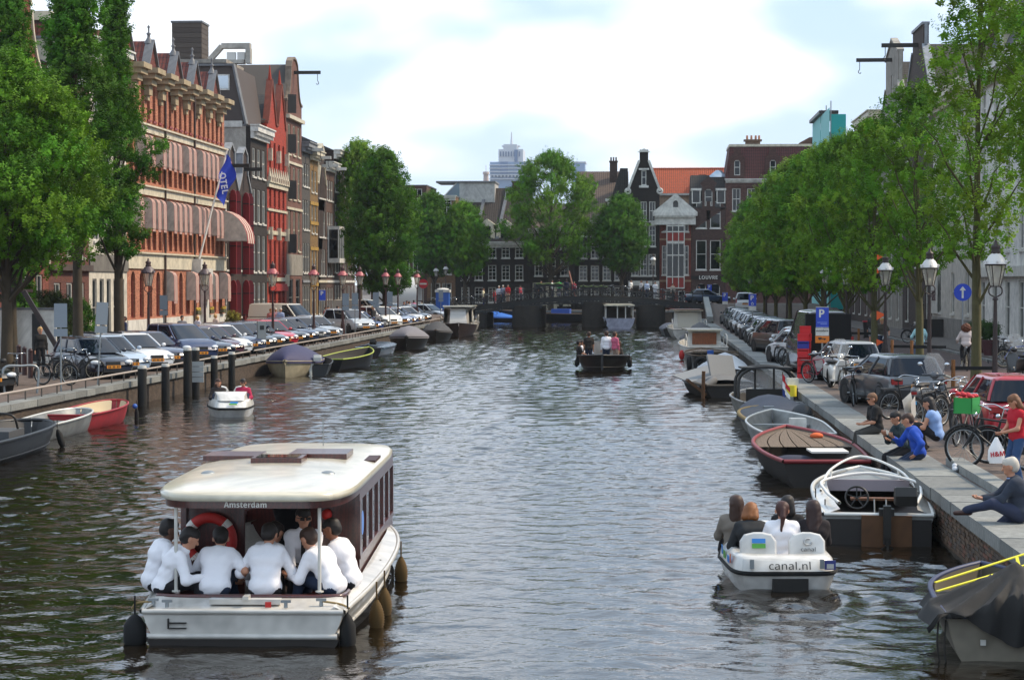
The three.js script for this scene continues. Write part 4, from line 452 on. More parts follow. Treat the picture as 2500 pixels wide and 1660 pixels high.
/* o: h height, cb crown base, prof(t)->radius 0..1 of crown height, n clumps, per sprigs per clump, cr clump radius, size 's'|'m'|'l', tone [r,g,b] linear, tr trunk radius, lean */
function tree(o) {
  const g = thing('street_tree', o.label, 'tree', o.p, 0, o.group), r = rng(o.seed), H = o.h, cb = o.cb;
  const limbs = [], nodes = []; const tr = o.tr || 0.2, path = []; let lx = 0, lz = 0; const lean = o.lean || 0;
  for (let i = 0; i <= 9; i++) { const t = i / 9; lx += (r() - 0.5) * 0.16 + lean * 0.1; lz += (r() - 0.5) * 0.16; path.push([lx * t, t * H * 0.93 + (i ? 0 : -0.05), lz * t]); }
  const rings = path.map((p, i) => { const t = i / 9, rad = tr * Math.pow(1 - t, 0.8) * (i === 0 ? 1.35 : 1) + 0.02, l = []; for (let k = 0; k < 9; k++) { const a = k / 9 * 2 * PI; l.push([p[0] + Math.cos(a) * rad * (1 + 0.12 * Math.sin(k * 2.3 + i)), p[1], p[2] + Math.sin(a) * rad]); } return l; });
  const trunk = mesh('trunk', loft(rings), o.bark || bark, g);
  const at = (t) => { const f = Math.min(8.999, t * 9), i = Math.floor(f), q = f - i; return path[i].map((v, k) => lerp(v, path[i + 1][k], q)); };
  const clumps = [];
  for (let i = 0; i < o.n; i++) { const t = Math.pow((i + r()) / o.n, 0.9), y = cb + (H - cb) * t, rad = o.prof(t), a = i * 2.39996 + r() * 0.9, q = rad * Math.sqrt(0.12 + 0.88 * r()), c = at(Math.min(0.98, y / H)); clumps.push([c[0] + Math.cos(a) * q, y, c[2] + Math.sin(a) * q, o.cr * (0.65 + 0.6 * r()) * (0.7 + 0.3 * Math.min(1, rad / 2)), t]); }
  clumps.forEach((c, i) => { if (i % (o.skipLimb || 2)) return; const y0 = Math.max(cb * 0.72, c[1] - Math.hypot(c[0], c[2]) * 0.9 - 0.6), b = at(Math.min(0.95, y0 / H)), m = [lerp(b[0], c[0], 0.5), lerp(y0, c[1], 0.38), lerp(b[2], c[2], 0.5)], lr = 0.02 + tr * 0.26 * (1 - c[4] * 0.6); const m2 = [lerp(m[0], c[0], 0.5) + (r() - 0.5) * 0.3, lerp(m[1], c[1], 0.55), lerp(m[2], c[2], 0.5) + (r() - 0.5) * 0.3]; limbs.push(bar(b, m, lr, 5, lr * 0.75), bar(m, m2, lr * 0.75, 5, lr * 0.5), bar(m2, [c[0], c[1], c[2]], lr * 0.5, 5, 0.01)); });
  const lm = mesh('limbs', limbs, o.bark || bark, g); lm.userData.kind = 'stuff';
  const kinds = sprigs[o.size], per = o.per, tot = clumps.length * per, half = Math.ceil(tot / 2), mats = new THREE.Matrix4(), q = new THREE.Quaternion(), e = new THREE.Euler(), cc = new THREE.Color();
  const I = kinds.map((k, j) => { const m = new THREE.InstancedMesh(k, leafM, j ? tot - half : half); m.name = 'crown'; m.userData.kind = 'stuff'; m.castShadow = m.receiveShadow = true; g.add(m); return m; });
  let n = 0; for (const c of clumps) { const tone = 0.72 + 0.5 * r(), warm = r(); for (let k = 0; k < per; k++, n++) {
    const u = r() * 2 - 1, a = r() * 2 * PI, s = Math.sqrt(1 - u * u), rr = c[3] * Math.pow(r(), 0.42), d = [Math.cos(a) * s, u, Math.sin(a) * s];
    e.set((r() - 0.5) * 1.3 + d[2] * 0.9, r() * 6.28, (r() - 0.5) * 1.3 - d[0] * 0.9); q.setFromEuler(e); const sc = 0.75 + 0.5 * r();
    mats.compose(V(c[0] + d[0] * rr * 1.15, c[1] + d[1] * rr * 0.8, c[2] + d[2] * rr * 1.15), q, V(sc, sc, sc)); const m = n % 2, w = I[m]; w.setMatrixAt(n >> 1, mats);
    const v = tone * (0.8 + 0.4 * r()); w.setColorAt(n >> 1, cc.setRGB(o.tone[0] * v * (0.85 + 0.4 * warm), o.tone[1] * v, o.tone[2] * v * 0.9)); } }
  return g;
}
const oval = (R0, k = 1) => (t) => R0 * Math.pow(Math.sin(PI * Math.min(0.985, 0.08 + 0.9 * t)), 0.7) * (1 - 0.25 * t * k);
const spire = (R0) => (t) => (t < 0.38 ? R0 * (0.55 + 1.2 * t) : lerp(R0, R0 * 0.3, Math.min(1, (t - 0.38) / 0.2))) * (1 - 0.55 * Math.max(0, t - 0.6) / 0.4) * (0.9 + 0.2 * Math.sin(t * 21));
const column = (R0) => (t) => R0 * (t < 0.12 ? 0.45 + t * 4.5 : Math.pow(1 - (t - 0.12) / 0.9, 1.0)) * (0.85 + 0.3 * Math.sin(t * 17));
const deep = [0.055, 0.16, 0.009], mid = [0.092, 0.225, 0.012], lite = [0.135, 0.275, 0.02];
const LT = 'trees on the left quay', RT = 'young trees in the row along the right quay', FT = 'trees beyond the bridge';
tree({ p: [-21.4, QY, -67], h: 10.5, cb: 4.0, prof: oval(3.9), n: 95, per: 92, cr: 0.8, size: 's', tone: mid, tr: 0.2, seed: 11, label: 'broad leafy tree at the left edge, nearest on the quay', group: LT });
tree({ p: [-21.1, QY, -74.5], h: 17.0, cb: 5.2, prof: spire(2.2), n: 105, per: 72, cr: 0.66, size: 's', tone: deep, tr: 0.19, seed: 12, label: 'tall columnar tree rising behind the parked bicycles', group: LT });
tree({ p: [-24.4, QY, -93], h: 17.6, cb: 4.6, prof: spire(1.9), n: 90, per: 70, cr: 0.62, size: 's', tone: deep, tr: 0.22, seed: 13, label: 'slim dark columnar tree before the brick arcade', group: LT });
tree({ p: [-26.6, QY, -84], h: 16.0, cb: 3.6, prof: column(1.7), n: 80, per: 60, cr: 0.75, size: 's', tone: deep, tr: 0.2, seed: 14, label: 'dark tree tucked behind the two left columnar trees', group: LT });
tree({ p: [-21.2, QY, -164], h: 13.6, cb: 2.6, prof: oval(2.9, 0.6), n: 110, per: 58, cr: 0.95, size: 'm', tone: deep, tr: 0.25, seed: 15, label: 'dense rounded tree standing before the left end of the bridge', group: LT });
tree({ p: [-27.0, QY, -190], h: 16.2, cb: 5, prof: oval(3.0), n: 60, per: 50, cr: 1.0, size: 'm', tone: lite, tr: 0.25, seed: 16, label: 'pale tree top rising behind the last left houses', group: LT });
const farT = (px, top, base, w, seed, label, tone) => { const z = -229, s = onZ(px, 690, z), H = onZ(px, top, z).y - 1.15; tree({ p: [s.x, 1.15, z], h: H, cb: Math.max(1.6, onZ(px, base, z).y - 1.15), prof: oval(w / 2 / 21.8, 0.5), n: 110, per: 56, cr: 1.05, size: 'm', tone, tr: 0.24, seed, label, group: FT }); };
farT(1058, 482, 668, 100, 21, 'small dark tree left of the brown block doorway', deep); farT(1135, 508, 668, 130, 22, 'mid green tree before the black dormered house', mid); farT(1345, 383, 640, 290, 23, 'largest round tree above the middle of the bridge', mid); farT(1518, 490, 655, 125, 24, 'dark tree before the black spout gable', deep);
[[2385, 13.6, 31], [2247, 10.4, 32], [2136, 10.2, 33], [2068, 10.6, 34], [2012, 11.0, 35], [1967, 11.2, 36], [1930, 11.5, 37], [1895, 11.5, 38], [1868, 11.2, 39], [1840, 10.8, 40], [1812, 10.0, 41]].forEach(([px, h, seed], i) => {
  const z = depthAtX(px, 9.9); tree({ p: [9.9, QY, z], h, cb: i < 2 ? 3.9 : 3.3 - Math.min(0.7, i * 0.1), prof: oval(i < 1 ? 2.1 : 2.5, 0.9), n: i < 2 ? 74 : i < 4 ? 92 : 88, per: i < 2 ? 22 : i < 4 ? 26 : 30, cr: i < 4 ? 0.58 : 0.76, size: i < 5 ? 's' : 'm', tone: [lite, mid, lite, mid][i % 4], tr: 0.135, seed, bark: barkG, skipLimb: i < 3 ? 3 : 2, group: RT,
    label: ['young tree nearest the camera in the right row, behind the red car', 'second young tree of the right row, left of the tall lamp', 'third young tree of the right row, by the orange ribbons', 'fourth young tree of the right row, beside the black van', 'fifth young tree of the right row behind the parking sign', 'sixth young tree of the right row', 'seventh young tree of the right row', 'eighth young tree of the right row', 'ninth young tree of the right row', 'tenth young tree of the right row near the bridge', 'last young tree of the right row, beside the bridge ramp'][i] }); });
tree({ p: [12.4, QY, -58], h: 15.5, cb: 5.5, prof: oval(2.9, 0.3), n: 80, per: 44, cr: 0.85, size: 's', tone: lite, tr: 0.18, seed: 51, bark: barkG, skipLimb: 3, group: RT, label: 'tree whose crown hangs in at the top right corner' });
function bush(p, w, h, seed, label, tone = deep) { const g = thing('shrub', label, 'shrub', p), r = rng(seed), n = Math.round(260 * w * h), m = new THREE.InstancedMesh(sprigs.s[0], leafM, n), mt = new THREE.Matrix4(), q = new THREE.Quaternion(), e = new THREE.Euler(), cc = new THREE.Color(); for (let i = 0; i < n; i++) { const a = r() * 6.28, u = Math.sqrt(r()), y = r(); e.set((r() - 0.5) * 1.6, r() * 6.28, (r() - 0.5) * 1.6); q.setFromEuler(e); mt.compose(V(Math.cos(a) * u * w * (1 - 0.5 * y * y), 0.05 + y * h, Math.sin(a) * u * w * (1 - 0.5 * y * y)), q, V(1, 1, 1)); m.setMatrixAt(i, mt); const v = 0.6 + 0.7 * r(); m.setColorAt(i, cc.setRGB(tone[0] * v, tone[1] * v, tone[2] * v)); } m.name = 'foliage'; m.userData.kind = 'stuff'; m.castShadow = m.receiveShadow = true; g.add(m); mesh('stem', bar([0, 0, 0], [0, h * 0.7, 0], 0.05), bark, g); }
bush([-27.4, QY, -92], 1.5, 2.7, 61, 'olive green shrub beside the white garden wall', [0.06, 0.08, 0.02]); bush([-27.6, QY, -97], 1.2, 2.3, 62, 'darker leafy shrub behind the parked silver estate'); bush([-27.2, QY, -146], 1.0, 1.2, 63, 'low green shrub below the red shutters'); bush([-27.5, QY, -134], 0.6, 1.2, 64, 'yellow flowering shrub by the arcade wall', [0.22, 0.2, 0.03]); bush([-26.8, QY, -86], 0.9, 3.2, 65, 'ivy green shrub left of the stair by the white wall');
// ---------------------------------------------------------------- people: capsules joined by a smooth minimum, meshed by surface nets
function skin3(bones, cell, k, fold = 0) {
  let lo = [1e9, 1e9, 1e9], hi = [-1e9, -1e9, -1e9];
  for (const b of bones) for (let q = 0; q < 3; q++) { lo[q] = Math.min(lo[q], b[q] - b[6], b[3 + q] - b[7]); hi[q] = Math.max(hi[q], b[q] + b[6], b[3 + q] + b[7]); }
  const pad = k + cell * 2; for (let q = 0; q < 3; q++) { lo[q] -= pad; hi[q] += pad; }
  const n = [0, 1, 2].map((q) => Math.ceil((hi[q] - lo[q]) / cell) + 1), D = new Float32Array(n[0] * n[1] * n[2]).fill(1);
  for (const b of bones) {
    const dx = b[3] - b[0], dy = b[4] - b[1], dz = b[5] - b[2], L2 = dx * dx + dy * dy + dz * dz || 1e-9, m = Math.max(b[6], b[7]) + pad;
    const i0 = [0, 1, 2].map((q) => Math.max(0, Math.floor((Math.min(b[q], b[3 + q]) - m - lo[q]) / cell))), i1 = [0, 1, 2].map((q) => Math.min(n[q] - 1, Math.ceil((Math.max(b[q], b[3 + q]) + m - lo[q]) / cell)));
    for (let z = i0[2]; z <= i1[2]; z++) for (let y = i0[1]; y <= i1[1]; y++) for (let x = i0[0]; x <= i1[0]; x++) {
      const px = lo[0] + x * cell - b[0], py = lo[1] + y * cell - b[1], pz = lo[2] + z * cell - b[2], t = Math.min(1, Math.max(0, (px * dx + py * dy + pz * dz) / L2)), ex = px - dx * t, ey = py - dy * t, ez = pz - dz * t;
      const d = Math.sqrt(ex * ex + ey * ey + ez * ez) - (b[6] + (b[7] - b[6]) * t), o = (z * n[1] + y) * n[0] + x, a = D[o], h = Math.max(0, k - Math.abs(a - d)) / k; D[o] = Math.min(a, d) - h * h * k * 0.25;
    }
  }
  if (fold) for (let z = 0; z < n[2]; z++) for (let y = 0; y < n[1]; y++) for (let x = 0; x < n[0]; x++) { const o = (z * n[1] + y) * n[0] + x; if (Math.abs(D[o]) < 0.05) { const X = lo[0] + x * cell, Y = lo[1] + y * cell, Z = lo[2] + z * cell; const q = 1 - Math.abs(noise.noise(X * 6 + Y * 3 + 3, Y * 11 + X * 4 - Z * 3, Z * 6 + 1)) * 2; D[o] -= fold * q * 1.1; } }
  const vid = new Int32Array(D.length).fill(-1), pos = [], idx = [], sx = 1, sy = n[0], sz = n[0] * n[1], E = [[0, 1], [0, 2], [0, 4], [1, 3], [1, 5], [2, 3], [2, 6], [4, 5], [4, 6], [3, 7], [5, 7], [6, 7]];
  for (let z = 0; z < n[2] - 1; z++) for (let y = 0; y < n[1] - 1; y++) for (let x = 0; x < n[0] - 1; x++) {
    const o = z * sz + y * sy + x, v = [D[o], D[o + sx], D[o + sy], D[o + sx + sy], D[o + sz], D[o + sx + sz], D[o + sy + sz], D[o + sx + sy + sz]]; let mask = 0; for (let i = 0; i < 8; i++) if (v[i] < 0) mask |= 1 << i; if (mask === 0 || mask === 255) continue;
    let c = 0, X = 0, Y = 0, Z = 0; for (const [a, b] of E) if ((v[a] < 0) !== (v[b] < 0)) { const t = v[a] / (v[a] - v[b]); X += (a & 1) + ((b & 1) - (a & 1)) * t; Y += (a >> 1 & 1) + ((b >> 1 & 1) - (a >> 1 & 1)) * t; Z += (a >> 2) + ((b >> 2) - (a >> 2)) * t; c++; }
    vid[o] = pos.length / 3; pos.push(lo[0] + (x + X / c) * cell, lo[1] + (y + Y / c) * cell, lo[2] + (z + Z / c) * cell);
  }
  const quad = (a, b, c, d, f) => f ? idx.push(a, b, c, a, c, d) : idx.push(a, c, b, a, d, c);
  for (let z = 1; z < n[2] - 1; z++) for (let y = 1; y < n[1] - 1; y++) for (let x = 1; x < n[0] - 1; x++) { const o = z * sz + y * sy + x, s = D[o] < 0; if (s !== D[o + sx] < 0) quad(vid[o - sy - sz], vid[o - sz], vid[o], vid[o - sy], s); if (s !== D[o + sy] < 0) quad(vid[o - sx - sz], vid[o - sx], vid[o], vid[o - sz], s); if (s !== D[o + sz] < 0) quad(vid[o - sx - sy], vid[o - sy], vid[o], vid[o - sx], s); }
  const g = new THREE.BufferGeometry(); g.setAttribute('position', new THREE.Float32BufferAttribute(pos, 3)); g.setIndex(idx); g.computeVertexNormals(); return norm(g);
}
const av = (a, b, t = 1) => [a[0] + b[0] * t, a[1] + b[1] * t, a[2] + b[2] * t], mx = (a, b, t) => [lerp(a[0], b[0], t), lerp(a[1], b[1], t), lerp(a[2], b[2], t)];
function ik(a, target, l1, l2, hint) { const A = V(...a), T = V(...target), d = T.clone().sub(A); let L = d.length(); const mxl = (l1 + l2) * 0.995; if (L > mxl) { d.multiplyScalar(mxl / L); L = mxl; T.copy(A).add(d); } const u = d.clone().normalize(), h = V(...hint), pr = h.sub(u.clone().multiplyScalar(h.dot(u))); if (pr.length() < 1e-4) pr.set(0.01, 0, 1); pr.normalize(); const c = (l1 * l1 + L * L - l2 * l2) / (2 * L), s = Math.sqrt(Math.max(0, l1 * l1 - c * c)), m = A.clone().addScaledVector(u, c).addScaledVector(pr, s); return [[m.x, m.y, m.z], [T.x, T.y, T.z]]; }
const skinA = mk('skin', 0xb98468, 0.6), skinB = mk('skin_tan', 0x9a654a, 0.6), skinC = mk('skin_deep', 0x5e3c2b, 0.6), hairD = mk('hair_dark', 0x1a1310, 0.6), hairB = mk('hair_brown', 0x3a2418, 0.6), hairR = mk('hair_auburn', 0x7d4a1e, 0.6), hairG = mk('hair_grey', 0xb9b2a6, 0.6), hairBl = mk('hair_blond', 0xb58f56, 0.6), shoeM = mk('shoe_leather', 0x2a1d16, 0.55);
const fabric = (h) => mk('fabric' + h.toString(16), h, 0.92, { sheen: 0.3, sheenRoughness: 0.8 });
const jeans = fabric(0x1e2a40), blackP = fabric(0x16151a), whiteS = fabric(0xe9e8ec);
/* person(o): faces local +z. o: p, ry, hip [x,y,z], lean (forward, rad), side (rad), twist, head [yaw, pitch], hands {l, r} and feet {l, r} as targets, knee hint, shirt, sleeve 0 none | 1 short | 2 long, pants, shoes, hair, hairLen, cell, s scale */
function person(o) {
  const g = thing('person', o.label, 'person', o.p, o.ry || 0, o.group), cell = o.cell || 0.018, s = o.s || 1, hip = o.hip || [0, 0.92, 0], lean = o.lean || 0, sd = o.side || 0, tw = o.twist || 0;
  const up = [Math.sin(sd), Math.cos(lean) * Math.cos(sd), Math.sin(lean)], rt = V(Math.cos(tw), 0, -Math.sin(tw)), fw = V().crossVectors(rt, V(...up)).normalize(), F = [fw.x, fw.y, fw.z], Rt = [rt.x, rt.y, rt.z];
  const sp = (h, r = 0, f = 0) => av(av(av(hip, up, h), Rt, r), F, f), chest = sp(0.33, 0, -0.01 + (o.hunch || 0) * 0.02), neck = sp(0.5, 0, (o.hunch || 0) * 0.08), hy = (o.head || [0, 0])[0], hp = (o.head || [0, 0])[1];
  const hd = V(0, Math.cos(hp), Math.sin(hp)).applyAxisAngle(UPV, hy), hf = V(0, -Math.sin(hp), Math.cos(hp)).applyAxisAngle(UPV, hy), hr = V().crossVectors(UPV, hf).normalize(), head = av(av(neck, up, 0.05), [hd.x, hd.y, hd.z], 0.12), H = (r, u, f) => [head[0] + hr.x * r + hd.x * u + hf.x * f, head[1] + hr.y * r + hd.y * u + hf.y * f, head[2] + hr.z * r + hd.z * u + hf.z * f];
  const shl = sp(0.44, -0.175, (o.hunch || 0) * 0.07), shr = sp(0.44, 0.175, (o.hunch || 0) * 0.07), hl = av(hip, Rt, -0.09), hrr = av(hip, Rt, 0.09);
  const hands = o.hands || { l: av(shl, [-0.06, -0.54, 0.08]), r: av(shr, [0.06, -0.54, 0.08]) }, feet = o.feet || { l: [-0.1, 0.08, 0.02], r: [0.1, 0.08, -0.02] }, kh = o.knee || [0, 0.2, 1];
  const [el, wl] = ik(shl, hands.l, 0.29, 0.26, o.elbowL || [-0.6, -0.6, -0.5]), [er, wr] = ik(shr, hands.r, 0.29, 0.26, o.elbowR || [0.6, -0.6, -0.5]), [kl, al] = ik(hl, feet.l, 0.44, 0.43, o.kneeL || kh), [kr, ar] = ik(hrr, feet.r, 0.44, 0.43, o.kneeR || kh);
  const bn = (a, b, r0, r1 = r0) => [...a, ...b, r0, r1], fb = o.fat || 1, toeD = (k, a) => { const d = V(a[0] - k[0], 0, a[2] - k[2]); const q = o.toe ? V(...o.toe) : F[1] !== undefined ? V(F[0], 0, F[2]) : d; return q.normalize(); };
  const tl = toeD(kl, al), t2 = toeD(kr, ar), foot = (a, t) => [av(a, [t.x, 0, t.z], -0.05), av(av(a, [t.x, 0, t.z], 0.15), [0, -0.045, 0])];
  const torso = [bn(sp(0.02, -0.07), sp(0.02, 0.07), 0.118 * fb), bn(sp(0.18, -0.06), sp(0.18, 0.06), 0.108 * fb), bn(sp(0.34, -0.085), sp(0.34, 0.085), 0.118 * fb), bn(sp(0.44, -0.13), sp(0.44, 0.13), 0.072)], armU = [bn(shl, el, 0.056, 0.044), bn(shr, er, 0.056, 0.044)], armF = [bn(el, wl, 0.043, 0.03), bn(er, wr, 0.043, 0.03)], legs = [bn(hl, kl, 0.088 * fb, 0.06), bn(hrr, kr, 0.088 * fb, 0.06), bn(kl, al, 0.058, 0.04), bn(kr, ar, 0.058, 0.04)];
  const skull = [bn(H(0, 0.025, -0.015), H(0, 0.025, 0.012), 0.092, 0.088), bn(H(0, -0.03, 0.03), H(0, -0.065, 0.045), 0.068, 0.05)], face = [bn(H(0, 0.0, 0.095), H(0, -0.03, 0.112), 0.011, 0.017), bn(H(-0.088, 0, 0), H(-0.088, -0.03, 0), 0.016), bn(H(0.088, 0, 0), H(0.088, -0.03, 0), 0.016), bn(H(-0.02, -0.075, 0.085), H(0.02, -0.075, 0.085), 0.01), bn(H(-0.045, 0.03, 0.082), H(0.045, 0.03, 0.082), 0.012)];
  const inf = (l, d) => l.map((b) => [...b.slice(0, 6), b[6] + d, b[7] + d]);
  const handG = (w, e, side) => { // palm, four fingers and a thumb in slight curl
    const d = V(w[0] - e[0], w[1] - e[1], w[2] - e[2]).normalize(), sdv = V().crossVectors(d, Math.abs(d.y) > 0.85 ? V(0, 0, 1) : UPV).normalize(), nn = V().crossVectors(sdv, d).multiplyScalar(-1), P = (a, b, c) => [w[0] + d.x * a + sdv.x * b + nn.x * c, w[1] + d.y * a + sdv.y * b + nn.y * c, w[2] + d.z * a + sdv.z * b + nn.z * c], l = [];
    for (const b of [-0.024, 0, 0.024]) l.push(bn(P(0, b * 0.6, 0), P(0.085, b, -0.004), 0.02, 0.016)); [[-0.034, 0.058], [-0.011, 0.07], [0.012, 0.066], [0.034, 0.05]].forEach(([b, L]) => { const k1 = P(0.085, b, -0.004), k2 = P(0.085 + L * 0.55, b * 1.1, -0.016), k3 = P(0.085 + L * 0.85, b * 1.1, -0.045); l.push(bn(k1, k2, 0.0105, 0.0095), bn(k2, k3, 0.0095, 0.008)); }); const th = P(0.025, -0.038 * side, -0.008), th2 = P(0.07, -0.058 * side, -0.025); l.push(bn(th, th2, 0.014, 0.0115), bn(th2, P(0.1, -0.05 * side, -0.04), 0.0115, 0.009)); return l; };
  const bodyG = [skin3([...inf(torso, -0.012), bn(sp(0.44), neck, 0.06, 0.052), bn(neck, head, 0.052, 0.05), ...skull, ...inf(armU, -0.006), ...armF, ...inf(legs, -0.01)], cell * 1.15, 0.035)];
  if (cell <= 0.019) { bodyG.push(skin3([...skull, ...face], 0.009, 0.018)); for (const [w, e, sgn] of [[wl, el, -1], [wr, er, 1]]) bodyG.push(skin3(handG(w, e, sgn), 0.0075, 0.008)); } else bodyG.push(skin3([...skull, ...face, bn(wl, av(wl, V(wl[0] - el[0], wl[1] - el[1], wl[2] - el[2]).normalize().toArray(), 0.13), 0.03, 0.022), bn(wr, av(wr, V(wr[0] - er[0], wr[1] - er[1], wr[2] - er[2]).normalize().toArray(), 0.13), 0.03, 0.022)], cell > 0.03 ? 0.028 : Math.min(cell, 0.024), 0.015));
  mesh('body', bodyG, o.skin || skinA, g);
  const top = [...inf(torso, 0.012), ...inf(armU, 0.013).map((b, i) => o.sleeve === 0 ? [...b.slice(0, 3), ...mx(b.slice(0, 3), b.slice(3, 6), 0.12), b[6] * 0.9, b[7]] : o.sleeve === 1 ? [...b.slice(0, 3), ...mx(b.slice(0, 3), b.slice(3, 6), 0.72), b[6] + 0.006, b[7] + 0.014] : b)]; if ((o.sleeve ?? 2) === 2) top.push(...inf(armF, 0.011).map((b) => [...b.slice(0, 3), ...mx(b.slice(0, 3), b.slice(3, 6), 0.9), b[6], b[7]]));
  if (o.coat) top.push(bn(sp(-0.1, -0.08), sp(-0.1, 0.08), 0.13)); top.push(bn(sp(0.47), sp(0.505, 0, (o.hunch || 0) * 0.08), 0.072, 0.064)); mesh(o.topName || 'shirt', skin3(top, cell, 0.045, cell < 0.02 ? 0.007 : 0), o.shirt || whiteS, g);
  if (o.collar) mesh('collar', [TR(new THREE.TorusGeometry(0.062, 0.012, 6, 14), av(neck, up, 0.005), [PI / 2 + lean * 0.6, 0, 0])], o.collar, g);
  const lg = o.skirt ? [...inf(legs.slice(0, 2), 0.014)] : inf(legs, 0.013); mesh('trousers', skin3([...inf(torso.slice(0, 1), 0.006), ...lg], cell, 0.03, cell < 0.02 ? 0.006 : 0), o.pants || jeans, g);
  if (o.shoes !== null) for (const [a, t] of [[al, tl], [ar, t2]]) { const [f0, f1] = foot(a, t); mesh('shoe', skin3([bn(av(f0, [0, -0.03, 0]), f1, 0.043, 0.034), bn(a, av(f0, [0, -0.02, 0]), 0.042, 0.042)], Math.min(cell, 0.028), 0.03), o.shoes || shoeM, g); }
  if (o.hair) { const hb = [bn(H(0, 0.045, -0.03), H(0, 0.05, 0.018), 0.094, 0.084), bn(H(0, -0.01, -0.045), H(0, 0.0, -0.03), 0.082)]; const L = o.hairLen || 0; if (L > 0) { hb.push(bn(H(-0.045, 0.0, -0.04), H(-0.07, -L, -0.055), 0.065, 0.055), bn(H(0.045, 0.0, -0.04), H(0.07, -L, -0.055), 0.065, 0.055), bn(H(0, 0.0, -0.06), H(0, -L, -0.08), 0.07, 0.055)); } if (o.ponytail) hb.push(bn(H(0, 0.03, -0.12), H(0.01, -0.08, -0.16), 0.032, 0.035), bn(H(0.01, -0.08, -0.16), H(0.03, -0.28, -0.14), 0.035, 0.012)); if (o.curls) for (let i = 0; i < 34; i++) { const a = i * 2.4, u = 1 - i / 17, q = Math.sqrt(Math.max(0, 1 - u * u)); hb.push(bn(H(Math.cos(a) * q * 0.15, 0.0 + u * 0.14 - 0.03, Math.sin(a) * q * 0.12 - 0.05), H(Math.cos(a) * q * 0.16, u * 0.14 - 0.04, Math.sin(a) * q * 0.13 - 0.05), 0.045)); }
    mesh('hair', skin3(hb, cell <= 0.019 ? 0.013 : cell > 0.03 ? 0.03 : 0.022, 0.02, 0.006), o.hair, g); }
  if (cell <= 0.019 && !o.noEyes) { mesh('eyes', [sph(...H(-0.032, 0.008, 0.092), 0.011, 0.007, 0.008, 6, 5), sph(...H(0.032, 0.008, 0.092), 0.011, 0.007, 0.008, 6, 5)], col(0x1b1512, 0.3), g).userData.kind = 'stuff'; }
  if (o.shades) mesh('sunglasses', [bar(H(-0.065, 0.012, 0.1), H(-0.012, 0.008, 0.112), 0.022, 8), bar(H(0.012, 0.008, 0.112), H(0.065, 0.012, 0.1), 0.022, 8), bar(H(-0.07, 0.015, 0.09), H(-0.095, 0.01, 0), 0.005), bar(H(0.07, 0.015, 0.09), H(0.095, 0.01, 0), 0.005)], black, g);
  if (o.tie) { const a = sp(0.46, 0, 0.12), b = sp(0.06, 0, 0.15); mesh('tie', [beam(a, b, 0.055, 0.016), beam(av(a, up, 0.02), av(a, up, -0.03), 0.05, 0.03)], col(0x1a1518, 0.6), g); }
  if (s !== 1) g.scale.setScalar(s);
  g.userData.joints = undefined; delete g.userData.joints; return g;
}
// ---------------------------------------------------------------- boats: stern at local z = 0, bow towards -z, waterline y = 0
function hull(o) { // o: L, B, stern (share of beam), bow 'point'|'round', full, sheer(t), bot, floor, th
  const { L, B: W, stern = 0.86, full = 2.2, mid = 0.5, bot = -0.22, th = 0.05, floor = 0.1, n = 22, m = 12, rake = 0.25 } = o, sheer = o.sheer || (() => 0.5);
  const half = (t) => t < mid ? W / 2 * lerp(stern, 1, Math.sin(t / mid * PI / 2)) : W / 2 * Math.pow(Math.max(0, 1 - Math.pow((t - mid) / (1 - mid), full)), o.round ? 0.5 : 1);
  const ring = (t, off, lowY, lift = 0) => { const h = Math.max(0.012, half(t) - off), s = sheer(t) + lift, l = []; for (let i = 0; i <= m; i++) { const a = (i / m * 2 - 1) * PI / 2, sn = Math.sin(a), y = lowY + (s - lowY) * Math.pow(1 - Math.cos(a), 1.15), fl = 0.86 + 0.14 * (y - lowY) / (s - lowY); l.push([Math.sign(sn) * Math.pow(Math.abs(sn), 0.55) * h * fl, y, -t * L + (t > 0.75 ? (t - 0.75) * 4 * rake * (1 - (y - lowY) / (s - lowY)) : 0)]); } return l; };
  const T = Array.from({ length: n + 1 }, (_, i) => 1 - Math.pow(1 - i / n, 1.4)), outer = T.map((t) => ring(t, 0, bot)), inner = T.map((t) => { const q = Math.min(t, 1 - th * 1.2 / L); return ring(q, th, floor, 0.0).map((p) => [p[0], p[1], Math.min(p[2], -th)]); });
  const cap = (r, flip) => { const pos = [], idx = []; const c = [0, (r[0][1] + bot) / 2, r[0][2]]; pos.push(...c); for (const p of r) pos.push(...p); for (let i = 0; i <= m; i++) { const a = 1 + i, b = 1 + (i + 1) % (m + 1); flip ? idx.push(0, a, b) : idx.push(0, b, a); } const g = new THREE.BufferGeometry(); g.setAttribute('position', new THREE.Float32BufferAttribute(pos, 3)); g.setIndex(idx); g.computeVertexNormals(); return g; };
  const rimPts = [...outer.map((r) => r[0]), ...outer.slice().reverse().map((r) => r[m])], rim = (r) => [tube(outer.map((q) => q[0]), r, 40, 6), tube(outer.map((q) => q[m]), r, 40, 6), bar(outer[0][0], outer[0][m], r)];
  return { outer: [loft(outer, false), cap(outer[0], false)], inner: [loft(inner, false), cap(inner[0], true)], rim, half, ring, T, sheer, L, at: (t, s, y) => [half(t) * s, y, -t * L], sideLine: (k, r) => [tube(outer.map((q) => q[k]), r, 40, 5), tube(outer.map((q) => q[m - k]), r, 40, 5)], deck: (t0, t1, dy = 0) => { const l = T.filter((t) => t >= t0 && t <= t1); return loft(l.map((t) => { const y = sheer(t) + dy, h = half(t); return [[-h, y, -t * L], [-h * 0.5, y + 0.03, -t * L], [0, y + 0.045, -t * L], [h * 0.5, y + 0.03, -t * L], [h, y, -t * L]]; }), false); } };
}
const boatG = 'boats moored along the quays';
